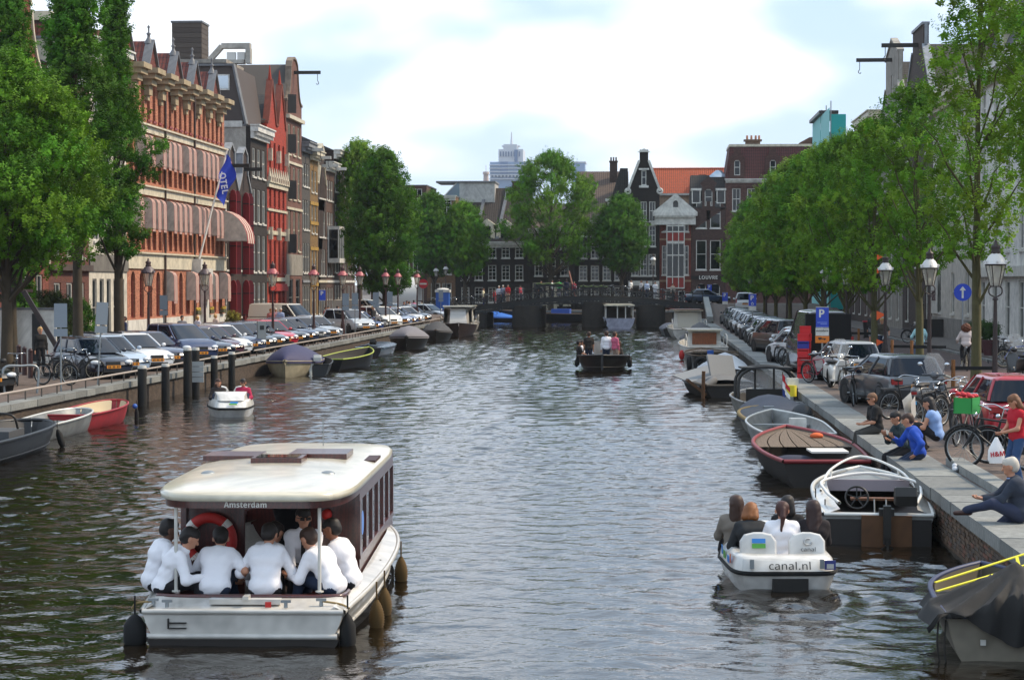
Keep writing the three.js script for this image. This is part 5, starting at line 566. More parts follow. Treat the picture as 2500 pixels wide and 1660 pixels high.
const alu = mk('bare_aluminium', 0xa3a5a3, 0.42, { metalness: 0.55, t: 'grunge' }), woodD = mk('deck_wood', 0x7c6a58, 0.8, { t: 'wood' }), mahog = mk('mahogany', 0x58201a, 0.3, { t: 'wood', clearcoat: 0.6, clearcoatRoughness: 0.15 }), hullW = mk('hull_white', 0xdcd8cf, 0.35, { clearcoat: 0.5, t: 'grunge' }), roofCream = mk('roof_cream', 0xe4dcc4, 0.3, { clearcoat: 0.7, clearcoatRoughness: 0.15, t: 'grunge' }), hullBlk = mk('hull_black', 0x16171a, 0.4, { t: 'grunge' }), tarG = mk('tarp_grey', 0x6e6f70, 0.75, { t: 'cloth' }), rope = mk('rope', 0x8f7a52, 0.95), ropeD = mk('rope_fender', 0x54401f, 0.95);
function fender(p, len, r, m, parent, tilt = 0) { const knob = m === ropeD, prof = knob ? Array.from({ length: 29 }, (_, i) => { const t = i / 28; return [Math.max(0.008, r * Math.pow(Math.sin(PI * Math.min(0.97, 0.06 + t * 0.94)), 0.55) * (0.92 + (i % 2 ? 0.1 : -0.04))), t * len]; }) : [[0.01, 0], [r * 0.7, len * 0.05], [r, len * 0.25], [r * 0.96, len * 0.7], [r * 0.5, len * 0.92], [r * 0.2, len], [0.01, len]]; const f = mesh('fender', [TR(lathe(prof, 12), [p[0], p[1] - len, p[2]], [0, 0, tilt]), bar([p[0] - tilt * len, p[1], p[2]], [p[0] - tilt * len, p[1] + 0.22, p[2]], 0.012)], m, parent); return f; }
function outboard(p, parent, m = black, tilt = 0) { const g = new THREE.Group(); g.name = 'outboard_motor'; g.position.set(...p); g.rotation.x = tilt; parent.add(g); const c = ext([[-0.16, 0], [0.16, 0], [0.17, 0.16], [0.13, 0.28], [-0.13, 0.3], [-0.18, 0.16]], 0.3, [], 0.03); mesh('cowl', TR(c, [0.15, 0.12, 0.05], [0, PI / 2, 0]), m, g); mesh('leg', [B(-0.06, 0.06, -0.5, 0.12, 0.08, 0.24), B(-0.02, 0.02, -0.62, -0.4, 0.05, 0.35), B(-0.12, 0.12, -0.06, 0.06, -0.06, 0.1)], m, g); mesh('propeller', [0, 1, 2].map((i) => TR(B(-0.03, 0.03, 0.02, 0.14, -0.01, 0.01), [0, -0.52, 0.33], [0, 0.4, i * 2.09])), m, g); return g; }
function openBoat(o) {
  const b = thing('moored_boat', o.label, 'boat', o.p, o.ry || 0, o.group === undefined ? boatG : o.group), h = hull(o.h);
  mesh('hull', h.outer, o.hull, b); mesh('hull_inside', h.inner, o.inside || o.hull, b); mesh('gunwale', h.rim(o.rimR || 0.035), o.rim || o.hull, b);
  if (o.strake) mesh('rub_strake', h.sideLine(2, 0.025), o.strake, b);
  for (const t of o.thwarts || []) mesh('thwart', B(-h.half(t) * 0.86, h.half(t) * 0.86, h.sheer(t) - 0.2, h.sheer(t) - 0.15, -t * h.L - 0.14, -t * h.L + 0.14), o.seat || woodD, b);
  if (o.foredeck) { const n = 7, t0 = 1 - o.foredeck; for (let i = 0; i < n; i++) { const x0 = -1 + 2 * i / n, x1 = -1 + 2 * (i + 1) / n - 0.025, T = h.T.filter((t) => t >= t0 && t <= 0.985); mesh('deck_plank', loft([t0, ...T].map((t) => { const q = (h.half(t) - 0.05), y = h.sheer(t) - 0.03; return [[q * x0, y, -t * h.L], [q * x1, y, -t * h.L]]; }), false), o.deckM || woodD, b); } }
  if (o.motor) outboard([o.motor[0], h.sheer(0) + 0.05, 0.02], b, o.motor[1] || black, o.motor[2] || 0);
  if (o.cover) { // fitted canvas: ridge along the middle
    const [t0, t1, rise, m, tent] = o.cover, rc = rng(o.seed || 5), T = h.T.filter((t) => t >= t0 && t <= t1); mesh('cover', loft(T.map((t, i) => { const q = h.half(t) + 0.03, y = h.sheer(t) + 0.02, r = rise * (tent ? Math.max(0.15, 1 - Math.abs((t - tent) * 2)) : Math.pow(Math.sin(PI * Math.min(1, Math.max(0.06, (t - t0) / (t1 - t0)))), 0.5)), w = () => (rc() - 0.5) * 0.04; return [[-q, y - 0.12, -t * h.L], [-q, y, -t * h.L], [-q * 0.75, y + r * 0.42 + w(), -t * h.L], [-q * 0.4, y + r * 0.8 + w(), -t * h.L], [0, y + r, -t * h.L], [q * 0.4, y + r * 0.8 + w(), -t * h.L], [q * 0.75, y + r * 0.42 + w(), -t * h.L], [q, y, -t * h.L], [q, y - 0.12, -t * h.L]]; }), false), m, b); }
  for (const f of o.fenders || []) fender([f[0], f[1], f[2]], f[3] || 0.5, f[4] || 0.1, f[5] || rubber, b, f[6] || 0);
  if (o.extra) o.extra(b, h); return b;
}
const lin = (a, b, c) => (t) => a + (b - a) * t + (c || 0) * t * t;
// --- the saloon boat in front
const SB = [-4.74, 0, -23.6], SR = R(2.4);
{ const b = thing('saloon_boat', 'cream roofed mahogany saloon boat full of people in white shirts', 'boat', SB, SR), h = hull({ L: 9.6, B: 2.85, stern: 0.83, mid: 0.42, full: 2.6, sheer: (t) => 0.40 + 0.06 * Math.sin(t * 3) + 0.2 * t * t, bot: -0.3, floor: 0.12, th: 0.06, rake: 0.5, m: 16 });
  mesh('hull', h.outer, hullW, b); mesh('hull_inside', h.inner, hullW, b); mesh('gunwale', h.rim(0.035), hullW, b); mesh('rub_strake', [...h.sideLine(2, 0.035), bar([-1.11, 0.11, 0.01], [1.11, 0.11, 0.01], 0.035)], hullW, b);
  mesh('painted_hull_shade', hull({ L: 9.62, B: 2.74, stern: 0.83, mid: 0.42, full: 2.6, sheer: () => 0.075, bot: -0.3, rake: 0.5, m: 16 }).outer.map((q) => q.translate(0, 0, 0.012)), mk('antifouling', 0x2a2420, 0.6, { t: 'grunge' }), b);  // shade under the overhanging hull, painted as a dark brown skin below the strake
  // side decks and aft deck
  const sd = (s) => loft(h.T.filter((t) => t < 0.86).map((t) => { const o = h.half(t) - 0.02, i = Math.min(1.17, h.half(t) - 0.12), y = h.sheer(t) + 0.02; return s > 0 ? [[i, y + 0.05, -t * 9.6], [o, y, -t * 9.6]] : [[-o, y, -t * 9.6], [-i, y + 0.05, -t * 9.6]]; }), false);
  for (const s of [-1, 1]) mesh('side_deck', sd(s), hullW, b); mesh('aft_deck', [loft([[[-1.16, 0.42, -0.02], [1.16, 0.42, -0.02]], [[-1.16, 0.45, -0.3], [1.16, 0.45, -0.3]], [[-1.12, 0.5, -0.52], [1.12, 0.5, -0.52]]], false)], hullW, b); mesh('fore_deck', h.deck(0.78, 0.99, 0.02), hullW, b);
  const cm = (y0, y1, w, z0, z1, th = 0.05) => { const pts = []; for (let i = 0; i <= 30; i++) { const a = PI * i / 30, c = Math.cos(a), s = Math.sin(a); pts.push([w * Math.sign(c) * Math.pow(Math.abs(c), 0.28), z0 - 0.5 + 0.5 * Math.pow(s, 0.28)]); } return pts; };
  const rimP = cm(0, 0, 1.14, -0.5, 0); mesh('coaming', [loft(rimP.map(([x, z]) => [[x, 0.3, z], [x, 0.49, z]]), false), loft(rimP.map(([x, z]) => [[x, 0.3, z], [x * 0.95, 0.49, z * 1.04]]), false)], hullW, b); mesh('coaming_cap', tube(rimP.map(([x, z]) => [x, 0.5, z]), 0.03, 60, 6), mahog, b);
  for (const s of [-1, 1]) mesh('bench', [B(s * 0.55, s * 1.1, 0.4, 0.46, -2.4, -0.6)], mahog, b); mesh('bench', B(-1.08, 1.08, 0.4, 0.46, -1.0, -0.56), mahog, b); mesh('cabin_sole', B(-1.05, 1.05, 0.13, 0.16, -7.3, -0.6), col(0x3a2418, 0.7), b);
  // cabin sides: posts, sills and panes
  for (const s of [-1, 1]) { const x = s * 1.12; mesh('cabin_side', [B(x - 0.025, x + 0.025, 0.45, 0.72, -7.4, -2.3), B(x - 0.03, x + 0.03, 1.46, 1.66, -7.4, -2.3), B(x - 0.035, x + 0.035, 0.72, 1.46, -2.5, -2.3), B(x - 0.04, x + 0.04, 0.71, 0.76, -7.4, -2.3)], mahog, b); for (let i = 0; i < 6; i++) { const z = -3.15 - i * 0.85; mesh('window_post', B(x - 0.032, x + 0.032, 0.76, 1.46, z - 0.1, z), mahog, b); mesh('window_pane', B(x - 0.006, x + 0.006, 0.76, 1.46, z - 0.0, z + (i ? 0.75 : 0.65)), mk('boat_glass', 0xffffff, 0.03, { transmission: 1, thickness: 0, ior: 1.5 }), b); } mesh('bulkhead', B(s > 0 ? 0.52 : -1.11, s > 0 ? 1.11 : -0.35, 0.14, 1.64, -2.46, -2.4), mahog, b); mesh('front_bulkhead', [B(s > 0 ? 0.75 : -1.11, s > 0 ? 1.11 : -0.75, 0.14, 1.64, -7.4, -7.34)], mahog, b); }
  mesh('front_bulkhead', [B(-0.75, 0.75, 0.14, 0.85, -7.4, -7.34), B(-0.06, 0.06, 0.85, 1.64, -7.4, -7.34)], mahog, b); mesh('window_decal', [TR(new THREE.CircleGeometry(0.16, 20), [1.135, 1.12, -2.82], [0, PI / 2, 0])], mk('decal_blue', 0x5f86c9, 0.5), b);
  // roof
  const rf = (w, z0, z1, e) => { const l = []; for (let i = 0; i < 44; i++) { const a = i / 44 * 2 * PI, c = Math.cos(a), s = Math.sin(a); l.push([w * Math.sign(c) * Math.pow(Math.abs(c), e), (z0 + z1) / 2 + (z0 - z1) / 2 * Math.sign(s) * Math.pow(Math.abs(s), e)]); } return l; };
  const ringsR = [[1.17, 0.02, 1.65], [1.21, 0, 1.665], [1.22, 0, 1.725], [1.18, 0.06, 1.765], [0.95, 0.5, 1.81], [0.57, 1.4, 1.838], [0.15, 3.0, 1.845]].map(([w, i, y]) => rf(w, -0.36 - i, -7.75 + i, 0.3).map(([x, z]) => [x, y, z])); mesh('roof', loft(ringsR, true, true, true), roofCream, b); mesh('roof_fascia', [loft([rf(1.16, -0.42, -7.68, 0.3).map(([x, z]) => [x, 1.565, z]), rf(1.16, -0.42, -7.68, 0.3).map(([x, z]) => [x, 1.66, z])])], mahog, b);
  mesh('lettering', TR(word('Amsterdam', 0.066, 0.008), [-0.03, 1.612, -0.425], [0, 0, 0]), white, b);
  const hatch = (x0, x1, z0, z1, y, ry) => TR(B(x0, x1, 0, 0.07, z0, z1), [0, y, 0], [0, ry || 0, 0]); mesh('roof_hatch', hatch(-1.2, -0.44, -5.0, -4.2, 1.80), mahog, b); mesh('roof_hatch', hatch(-0.02, 0.78, -5.1, -4.2, 1.83), mahog, b); const hc = mesh('roof_hatch', hatch(-0.42, 0.26, -4.0, -3.4, 1.84), mahog, b); mesh('hatch_pane', B(-0.36, 0.2, 1.912, 1.918, -3.94, -3.46), glass, hc); mesh('roof_hatch', [B(0.7, 1.16, 1.72, 1.80, -5.2, -4.35)], mk('hatch_dark', 0x33130f, 0.6), b);
  for (const x of [-0.78, 0.75]) mesh('roof_vent', [sph(x, 1.805, -2.2, 0.1, 0.05, 0.1), B(x - 0.13, x + 0.1, 1.79, 1.80, -2.12, -1.98)], steel, b); mesh('aerial', bar([0.2, 1.84, -6.4], [0.2, 2.25, -6.4], 0.008), steel, b);
  for (const [x, z] of [[-0.9, -0.62], [0.83, -0.62]]) mesh('stanchion', [bar([x, 0.53, z], [x - 0.0, 1.66, z - 0.02], 0.022, 10), cyl(x, 0.54, z, 0.05, 0.05, 0.015), cyl(x, 1.6, z - 0.02, 0.06, 0.06, 0.02)], white, b);
  const lb = mesh('lifebuoy', TR(new THREE.TorusGeometry(0.29, 0.068, 12, 36), [-0.78, 0.95, -2.28]), mk('buoy_red', 0xb3241f, 0.6), b); for (const a of [0.6, 2.3, 3.9, 5.4]) mesh('buoy_band', TR(new THREE.TorusGeometry(0.29, 0.071, 10, 6, 0.28), [-0.78, 0.95, -2.28], [0, 0, a]), col(0xd9d6cf, 0.7), lb); mesh('red_lamp', sph(0.72, 1.28, -2.33, 0.07), mk('buoy_red', 0xb3241f, 0.6), b);
  mesh('rear_locker', [B(-0.42, 0.42, 0.46, 0.52, -0.3, -0.16), B(-0.02, 0.05, 0.52, 0.56, -0.3, -0.12)], hullW, b); for (const [x, z] of [[-1.08, -0.15], [0.9, -0.2], [0.5, -0.06], [-0.9, -0.06], [1.25, -3.6], [1.3, -6.2]]) mesh('cleat', [B(x - 0.06, x + 0.06, 0.5, 0.53, z - 0.02, z + 0.02), cyl(x, 0.44, z, 0.025, 0.02, 0.07, 8)], steel, b); mesh('badge', B(0.25, 0.32, 0.435, 0.5, -0.11, -0.1), mk('buoy_red', 0xb3241f, 0.6), b); mesh('transom_mark', [B(-0.86, -0.66, 0.26, 0.275, 0.0, 0.035), B(-0.88, -0.865, 0.2, 0.32, 0.0, 0.035), B(-0.86, -0.66, 0.2, 0.212, 0.0, 0.035)], black, b);
  fender([1.22, 0.36, -0.12], 0.44, 0.1, rubber, b); fender([-1.3, 0.34, -0.15], 0.42, 0.14, rubber, b); for (const [x, z] of [[1.45, -1.35], [1.46, -2.35], [1.44, -5.3]]) fender([x, 0.34, z], 0.46, 0.1, ropeD, b);
  mesh('fender_rope', [tube([[0.9, 0.5, -0.2], [1.15, 0.46, -0.18], [1.24, 0.42, -0.15]], 0.014, 10, 5), tube([[-1.08, 0.5, -0.15], [-1.3, 0.46, -0.18], [-1.34, 0.4, -0.2]], 0.014, 10, 5)], rope, b); }
{ const on = (x, y, z) => { const v = V(x, y, z).applyAxisAngle(UPV, SR); return [SB[0] + v.x, SB[1] + y, SB[2] + v.z]; }, G = 'people in white shirts in the saloon boat', base = { shirt: whiteS, group: G, pants: blackP, cell: 0.018 };
  const sit = (x, z, ryd, o) => person({ ...base, p: on(x, 0, z), ry: R(ryd), hip: [0, 0.57, 0], feet: { l: [-0.16, 0.24, 0.5], r: [0.16, 0.24, 0.46] }, hands: { l: [-0.12, 0.72, 0.48], r: [0.12, 0.72, 0.48] }, ...o });
  sit(-1.3, -1.2, 118, { lean: 0.28, hunch: 0.5, head: [-0.2, 0.2], hair: hairD, skin: skinC, sleeve: 1, hands: { l: [-0.3, 0.62, 0.1], r: [0.14, 0.74, 0.42] }, elbowL: [-1, -0.2, -0.3], label: 'person in short white sleeves at the left corner of the cockpit' });
  sit(-1.1, -0.8, 98, { lean: 0.42, hunch: 0.8, head: [0.15, 0.45], hair: hairD, sleeve: 2, hands: { l: [-0.1, 0.7, 0.52], r: [0.05, 0.66, 0.52] }, label: 'person in white shirt behind the left white pole, leaning inwards' });
  sit(-0.46, -0.74, 178, { lean: 0.5, hunch: 0.9, head: [0.2, 0.55], hair: hairD, sleeve: 1, pants: jeans, hands: { l: [-0.26, 0.62, 0.3], r: [0.2, 0.7, 0.5] }, label: 'person in white shirt and jeans hunched with back turned, left of the middle' });
  sit(0.16, -0.72, 182, { lean: 0.3, hunch: 0.8, head: [-0.3, 0.45], hair: hairD, sleeve: 2, hands: { l: [-0.24, 0.64, 0.42], r: [0.26, 0.64, 0.4] }, label: 'person in loose white shirt seen from behind, right of the middle' });
  sit(-0.04, -1.65, 150, { lean: 0.4, hunch: 0.6, head: [0, 0.4], hair: hairD, sleeve: 2, hip: [0, 0.5, 0], label: 'person in white half hidden between the two who turn their backs' });
  sit(0.47, -1.95, 8, { lean: 0.12, head: [0.25, 0.1], hair: hairD, sleeve: 2, tie: true, shades: true, hip: [0, 0.62, 0], label: 'person in white shirt, dark tie and sunglasses facing the stern' });
  sit(0.98, -0.86, -112, { lean: 0.5, hunch: 0.8, head: [-0.2, 0.4], hair: hairB, sleeve: 2, pants: jeans, hands: { l: [-0.06, 0.66, 0.56], r: [0.12, 0.68, 0.56] }, label: 'person in white shirt and jeans by the right white pole reaching inwards' });
  sit(1.12, -1.42, -98, { lean: 0.3, hunch: 0.6, head: [0, 0.3], hair: hairD, skin: skinB, sleeve: 1, label: 'person in white shirt at the right cockpit corner beside the mahogany side' });
  sit(0.12, -3.4, 180, { shirt: blackP, lean: 0.1, hair: hairD, sleeve: 2, hip: [0, 0.78, 0], feet: { l: [-0.14, 0.24, 0.3], r: [0.14, 0.24, 0.3] }, label: 'person in dark clothes standing inside the saloon cabin', group: undefined }); }
// --- pedal boats
function pedalo(o) {
  const b = thing('pedal_boat', o.label, 'pedal boat', o.p, o.ry, 'white pedal boats'), wm = mk('pedalo_white', 0xe9e7e1, 0.35, { clearcoat: 0.4, t: 'grunge' });
  const se = (w, l0, l1, y, e = 0.45, taper = 0) => { const l = []; for (let i = 0; i < 36; i++) { const a = i / 36 * 2 * PI, c = Math.cos(a), s = Math.sin(a), z = (l0 + l1) / 2 + (l0 - l1) / 2 * Math.sign(s) * Math.pow(Math.abs(s), e), f = 1 - taper * sstep(-1.9, -3.3, z); l.push([w * f * Math.sign(c) * Math.pow(Math.abs(c), e), y, z]); } return l; };
  mesh('hull', loft([se(0.66, -0.12, -3.1, -0.15, 0.3, 0.35), se(0.74, -0.05, -3.25, 0.1, 0.3, 0.3), se(0.78, 0, -3.38, 0.27, 0.3, 0.28)], true, true), wm, b); mesh('bumper', loft([se(0.79, 0.02, -3.4, 0.27, 0.3, 0.28), se(0.82, 0.04, -3.43, 0.31, 0.3, 0.28), se(0.79, 0.02, -3.4, 0.35, 0.3, 0.28)]), rubber, b);
  mesh('upper_body', [loft([se(0.78, 0, -3.38, 0.345, 0.3, 0.28), se(0.74, -0.06, -3.2, 0.52, 0.28, 0.3), se(0.68, -0.14, -3.05, 0.6, 0.28, 0.3), se(0.56, -0.35, -2.45, 0.6, 0.25, 0.1), se(0.54, -0.4, -2.4, 0.2, 0.25, 0.1)], true, false, true)], wm, b);
  mesh('bow_cowl', [loft([se(0.66, -2.3, -3.2, 0.58, 0.4, 0.35), se(0.6, -2.3, -3.0, 0.74, 0.4, 0.3), se(0.56, -2.28, -2.65, 0.86, 0.4, 0.1)], true, false, true)], wm, b);
  for (const x of [-0.36, 0.36]) mesh('seat_back', [TR(ext([[-0.27, 0], [0.27, 0], [0.27, 0.3], [0.2, 0.42], [0.06, 0.46], [-0.06, 0.46], [-0.2, 0.42], [-0.27, 0.3]], 0.06, [], 0.03), [x, 0.5, -0.52], [-0.18, 0, 0])], wm, b); mesh('seat', B(-0.5, 0.5, 0.2, 0.3, -1.3, -0.5), wm, b); mesh('seat', B(-0.5, 0.5, 0.2, 0.3, -2.2, -1.5), wm, b);
  for (const x of [-0.52, 0.5]) mesh('latch', B(x - 0.03, x + 0.03, 0.4, 0.56, -0.02, 0.02), steel, b); mesh('paddle_slot', [B(-0.22, 0.3, -0.1, 0.22, -0.05, 0.03)], black, b);
  if (!o.front) { mesh('lettering', TR(word('canal.nl', 0.13, 0.012, fontR), [0.03, 0.45, 0.006], [-0.335, 0, 0]), black, b); mesh('lettering', TR(word('canal', 0.07, 0.012, fontR), [0.37, 0.67, -0.44], [-0.18, 0, 0]), mk('text_grey', 0x55585a, 0.6), b); mesh('round_logo', TR(new THREE.TorusGeometry(0.055, 0.016, 6, 18, 5.2), [0.37, 0.8, -0.46], [-0.18, 0, 1]), mk('logo_grey', 0xa6a8a8, 0.6), b);
    const dec = (x, y, z, w, h, m, ry = 0) => mesh('sticker', TR(B(-w / 2, w / 2, -h / 2, h / 2, 0, 0.006), [x, y, z], [ry ? 0 : -0.18, ry, 0]), m, b), bl = mk('sticker_blue', 0x2f7fc8, 0.5), gr = mk('sticker_green', 0x4f9a3a, 0.5); dec(-0.36, 0.82, -0.45, 0.2, 0.08, bl); dec(-0.36, 0.73, -0.435, 0.2, 0.08, gr); dec(-0.775, 0.46, -0.7, 0.22, 0.12, bl, -PI / 2); dec(-0.772, 0.46, -1.2, 0.2, 0.14, gr, -PI / 2); dec(-0.768, 0.5, -1.5, 0.14, 0.16, bl, -PI / 2); dec(-0.77, 0.5, -0.5, 0.1, 0.16, mk('sticker_orange', 0xd06a3a, 0.5), -PI / 2); mesh('permit_plate', [B(0.54, 0.7, 0.38, 0.54, -0.03, 0.0)], mk('permit_blue', 0x333a78, 0.5), b); mesh('permit_plate', [B(0.57, 0.67, 0.4, 0.48, 0.0, 0.006)], white, b); }
  else { mesh('sticker', TR(B(-0.02, 0.24, 0, 0.06, 0, 0.006), [0, 0.50, -3.32], [0.5, PI, 0]), mk('sticker_blue', 0x2f7fc8, 0.5), b); mesh('sticker', TR(B(-0.06, 0.2, -0.06, 0, 0, 0.006), [0, 0.5, -3.32], [0.5, PI, 0]), mk('sticker_green', 0x4f9a3a, 0.5), b); mesh('bow_cleat', B(-0.12, 0.12, 0.62, 0.66, -3.02, -2.98), steel, b); }
  b.scale.set(0.95, o.front ? 0.9 : 0.78, 1); return b; }
{ const p = [1.92, 0, -28.3], ry = R(4.5); pedalo({ p, ry, label: 'white lettered pedal boat carrying five people near the right bank' });
  const at = (x, y, z) => { const v = V(x, y, z).applyAxisAngle(UPV, ry); return [p[0] + v.x, y, p[2] + v.z]; }, G = 'people in the near pedal boat', f = (x, z, o) => person({ p: at(x, 0.0, z), ry: PI + ry + (o.turn || 0), hip: [0, 0.34, 0], feet: { l: [-0.14, 0.26, 0.66], r: [0.14, 0.26, 0.66] }, hands: { l: [-0.1, 0.52, 0.4], r: [0.12, 0.52, 0.4] }, knee: [0, 1, 0.4], group: G, cell: 0.018, pants: blackP, ...o });
  f(-0.36, -1.0, { lean: 0.34, hunch: 0.5, head: [-0.3, 0.5], hair: hairR, hairLen: 0.1, shirt: fabric(0x26282a), topName: 'jacket', coat: true, label: 'person in dark jacket bending forward at the left rear seat' }); f(-0.5, -1.75, { lean: 0.1, head: [0.3, 0], hair: hairB, hairLen: 0.22, shirt: fabric(0x7a7268), topName: 'jacket', label: 'person in grey beige jacket at the left front of the near pedal boat' });
  f(0.06, -0.92, { lean: 0.1, hair: mk('hair_chestnut', 0x3c1c16, 0.6), ponytail: true, shirt: whiteS, topName: 'vest', coat: true, sleeve: 1, label: 'person in white vest in the middle of the near pedal boat' }); f(0.26, -1.75, { lean: 0.05, head: [-0.4, 0], hair: hairD, hairLen: 0.12, shirt: fabric(0x1a191b), label: 'person in black in the front of the near pedal boat' }); f(0.52, -1.05, { lean: 0.08, head: [0.2, 0.1], hair: mk('hair_mahogany', 0x2a1512, 0.6), hairLen: 0.3, shirt: fabric(0x1c1518), topName: 'coat', label: 'person in dark maroon coat at the right rear seat' }); }
{ const w = onLevel(562, 1020, 0), p = [w.x - 0.66, 0, w.z - 3.3]; pedalo({ p, ry: PI + 0.2, front: true, label: 'white pedal boat with two people coming towards the camera' }); const f = (x, o) => person({ p: [p[0] + 0.36 + x, 0.0, p[2] + 1.85 - x * 0.2], ry: 0.2, hip: [0, 0.36, 0], feet: { l: [-0.14, 0.3, 0.6], r: [0.14, 0.3, 0.6] }, hands: { l: [-0.12, 0.55, 0.35], r: [0.12, 0.55, 0.35] }, knee: [0, 1, 0.4], cell: 0.018, group: 'people in the far pedal boat', ...o }); f(-0.38, { hair: hairB, hairLen: 0.18, shirt: fabric(0x2b2422), head: [0.4, 0], label: 'person in dark cardigan in the approaching pedal boat' }); f(0.4, { hair: hairD, shirt: fabric(0xa01f45), shades: true, label: 'person in magenta top and sunglasses in the approaching pedal boat' }); }
// --- open black boat with standing people, mid canal
{ const w = onLevel(1470, 910, 0), p = [w.x, 0, w.z - 6.8]; const b = openBoat({ p, ry: PI, label: 'black open boat with six people in mid canal', group: null, hull: hullBlk, inside: col(0x3a352f, 0.7), rim: hullBlk, rimR: 0.05, h: { L: 6.8, B: 2.5, stern: 0.9, full: 2.8, sheer: lin(0.62, 0.62, 0.2), floor: 0.15, rake: 0.3 }, strake: hullBlk, thwarts: [0.3, 0.55], fenders: [[-1.28, 0.6, -4.4, 0.45, 0.12], [-1.25, 0.6, -3.2], [1.28, 0.6, -4.6, 0.42, 0.09], [1.27, 0.6, -3.4, 0.42, 0.1]], extra: (g) => { mesh('stem_post', B(-0.05, 0.05, 0.1, 0.86, -6.86, -6.74), hullBlk, g); mesh('windscreen', B(-0.5, 0.5, 0.7, 1.35, -2.2, -2.15), plaster(0xb9b2a8), g); mesh('tyre_fender', TR(new THREE.TorusGeometry(0.2, 0.08, 8, 16), [-1.3, 0.35, -2.4], [0, PI / 2, 0]), rubber, g); } }); delete b.userData.group;
  const G = 'people in the black open boat', q = (px, dz, o) => person({ p: [onZ(px, 690, p[2] + dz).x, 0.15, p[2] + dz], cell: 0.02, group: G, ...o }), st = (px, dz, o) => q(px, dz, { ry: PI + (o.turn || 0), ...o });
  st(1438, 4.0, { turn: 0.2, sleeve: 1, shirt: fabric(0x2a2420), hair: hairB, label: 'standing person in black short sleeves in the black boat' }); st(1481, 4.0, { turn: 0.2, sleeve: 2, shirt: whiteS, hair: hairB, s: 1.02, label: 'standing person in white shirt in the black boat' }); st(1502, 4.1, { turn: -0.9, sleeve: 2, shirt: fabric(0xc4607a), pants: fabric(0xa0897a), hair: hairB, label: 'standing person in pink shirt in the black boat' });
  const se = { hip: [0, 0.5, 0], feet: { l: [-0.12, 0.08, 0.42], r: [0.12, 0.08, 0.42] }, hands: { l: [-0.12, 0.6, 0.35], r: [0.12, 0.6, 0.35] } }; q(1414, 4.2, { ...se, ry: 1.8, sleeve: 1, shirt: fabric(0x241f1e), hair: hairD, label: 'seated person in black at the left side of the black boat' }); q(1420, 3.4, { ...se, ry: 1.6, shirt: whiteS, hair: hairD, hairLen: 0.12, label: 'seated person in white at the left side of the black boat' }); q(1519, 3.8, { ...se, ry: -1.7, shirt: fabric(0x2d2a28), hair: hairB, hairLen: 0.15, lean: 0.3, label: 'seated person in dark coat at the right side of the black boat' }); }
// --- boats moored on the right, from near to far
const ylw = mk('strap_yellow', 0xd8cf2a, 0.6);
openBoat({ p: [4.05, 0, -23.2], ry: R(-4), label: 'small worn boat under black mesh net at the bottom right', hull: mk('hull_dirty', 0x8d8574, 0.6, { t: 'grunge' }), inside: col(0x4a4436, 0.8), rim: mk('rim_blue', 0x2b3250, 0.5), h: { L: 3.6, B: 1.5, stern: 0.92, sheer: lin(0.5, 0.5, 0.12), floor: 0.12 }, thwarts: [0.5], extra: (g, h) => {
  const pos = [], idx = [], nx = 44, nz = 30, rn = rng(77); for (let j = 0; j <= nz; j++) for (let i = 0; i <= nx; i++) { const u = i / nx * 2 - 1, v = j / nz, x = u * 0.92 + 0.05 * Math.sin(v * 9), z = (v < 0.1 ? 0.1 : 0.1 - (v - 0.1) * 2.0) + 0.04 * Math.sin(u * 19) * (v < 0.13 ? 1 : 0), d = Math.hypot(u * 0.9 - 0.15, (v - 0.42) * 1.5), fold = (0.045 * Math.sin(Math.atan2(v - 0.42, u - 0.17) * 17) + 0.025 * Math.sin(Math.atan2(v - 0.42, u - 0.17) * 31 + 2)) * Math.min(1, d * 1.6); let y = 1.08 - 0.62 * Math.pow(Math.min(1.25, d), 0.8) + fold; const hang = sstep(-0.62, -0.3, u); if (v < 0.1) y = lerp(0.54, y, v / 0.1) - (0.1 - v) * 3.6 * hang * (0.75 + 0.25 * Math.sin(u * 7 + 1)); y = Math.max(y, v < 0.1 ? -1 : 0.53); if (Math.abs(u) > 0.86) y -= (Math.abs(u) - 0.86) * 1.2; pos.push(x, y + (rn() - 0.5) * 0.012, z); } for (let j = 0; j < nz; j++) for (let i = 0; i < nx; i++) { const a = j * (nx + 1) + i; idx.push(a, a + 1, a + nx + 2, a, a + nx + 2, a + nx + 1); } const ng = new THREE.BufferGeometry(); ng.setAttribute('position', new THREE.Float32BufferAttribute(pos, 3)); ng.setIndex(idx); ng.computeVertexNormals(); mesh('mesh_net', ng, mk('net_black', 0x262524, 0.85, { t: 'cloth' }), g);
  mesh('strap', [beam([-0.7, 0.62, -1.75], [0.75, 0.98, -2.6], 0.05, 0.012)], ylw, g); mesh('strap', [beam([-0.7, 0.55, -1.5], [0.75, 0.9, -2.2], 0.05, 0.012)], ylw, g); mesh('strap', beam([0.3, 0.9, -2.1], [0.35, 0.55, -1.6], 0.04, 0.012), ylw, g); mesh('mooring_rope', [tube([[-0.78, 0.45, 0], [-0.8, 0.2, 0.08], [-0.76, -0.1, 0.05]], 0.012, 12, 5), tube([[-0.7, 0.45, 0], [-0.72, 0.1, 0.1], [-0.68, -0.1, 0.08]], 0.012, 12, 5)], col(0x2b2823, 0.9), g); mesh('tag', B(-0.32, -0.26, 0.18, 0.24, 0.02, 0.05), white, g); } });
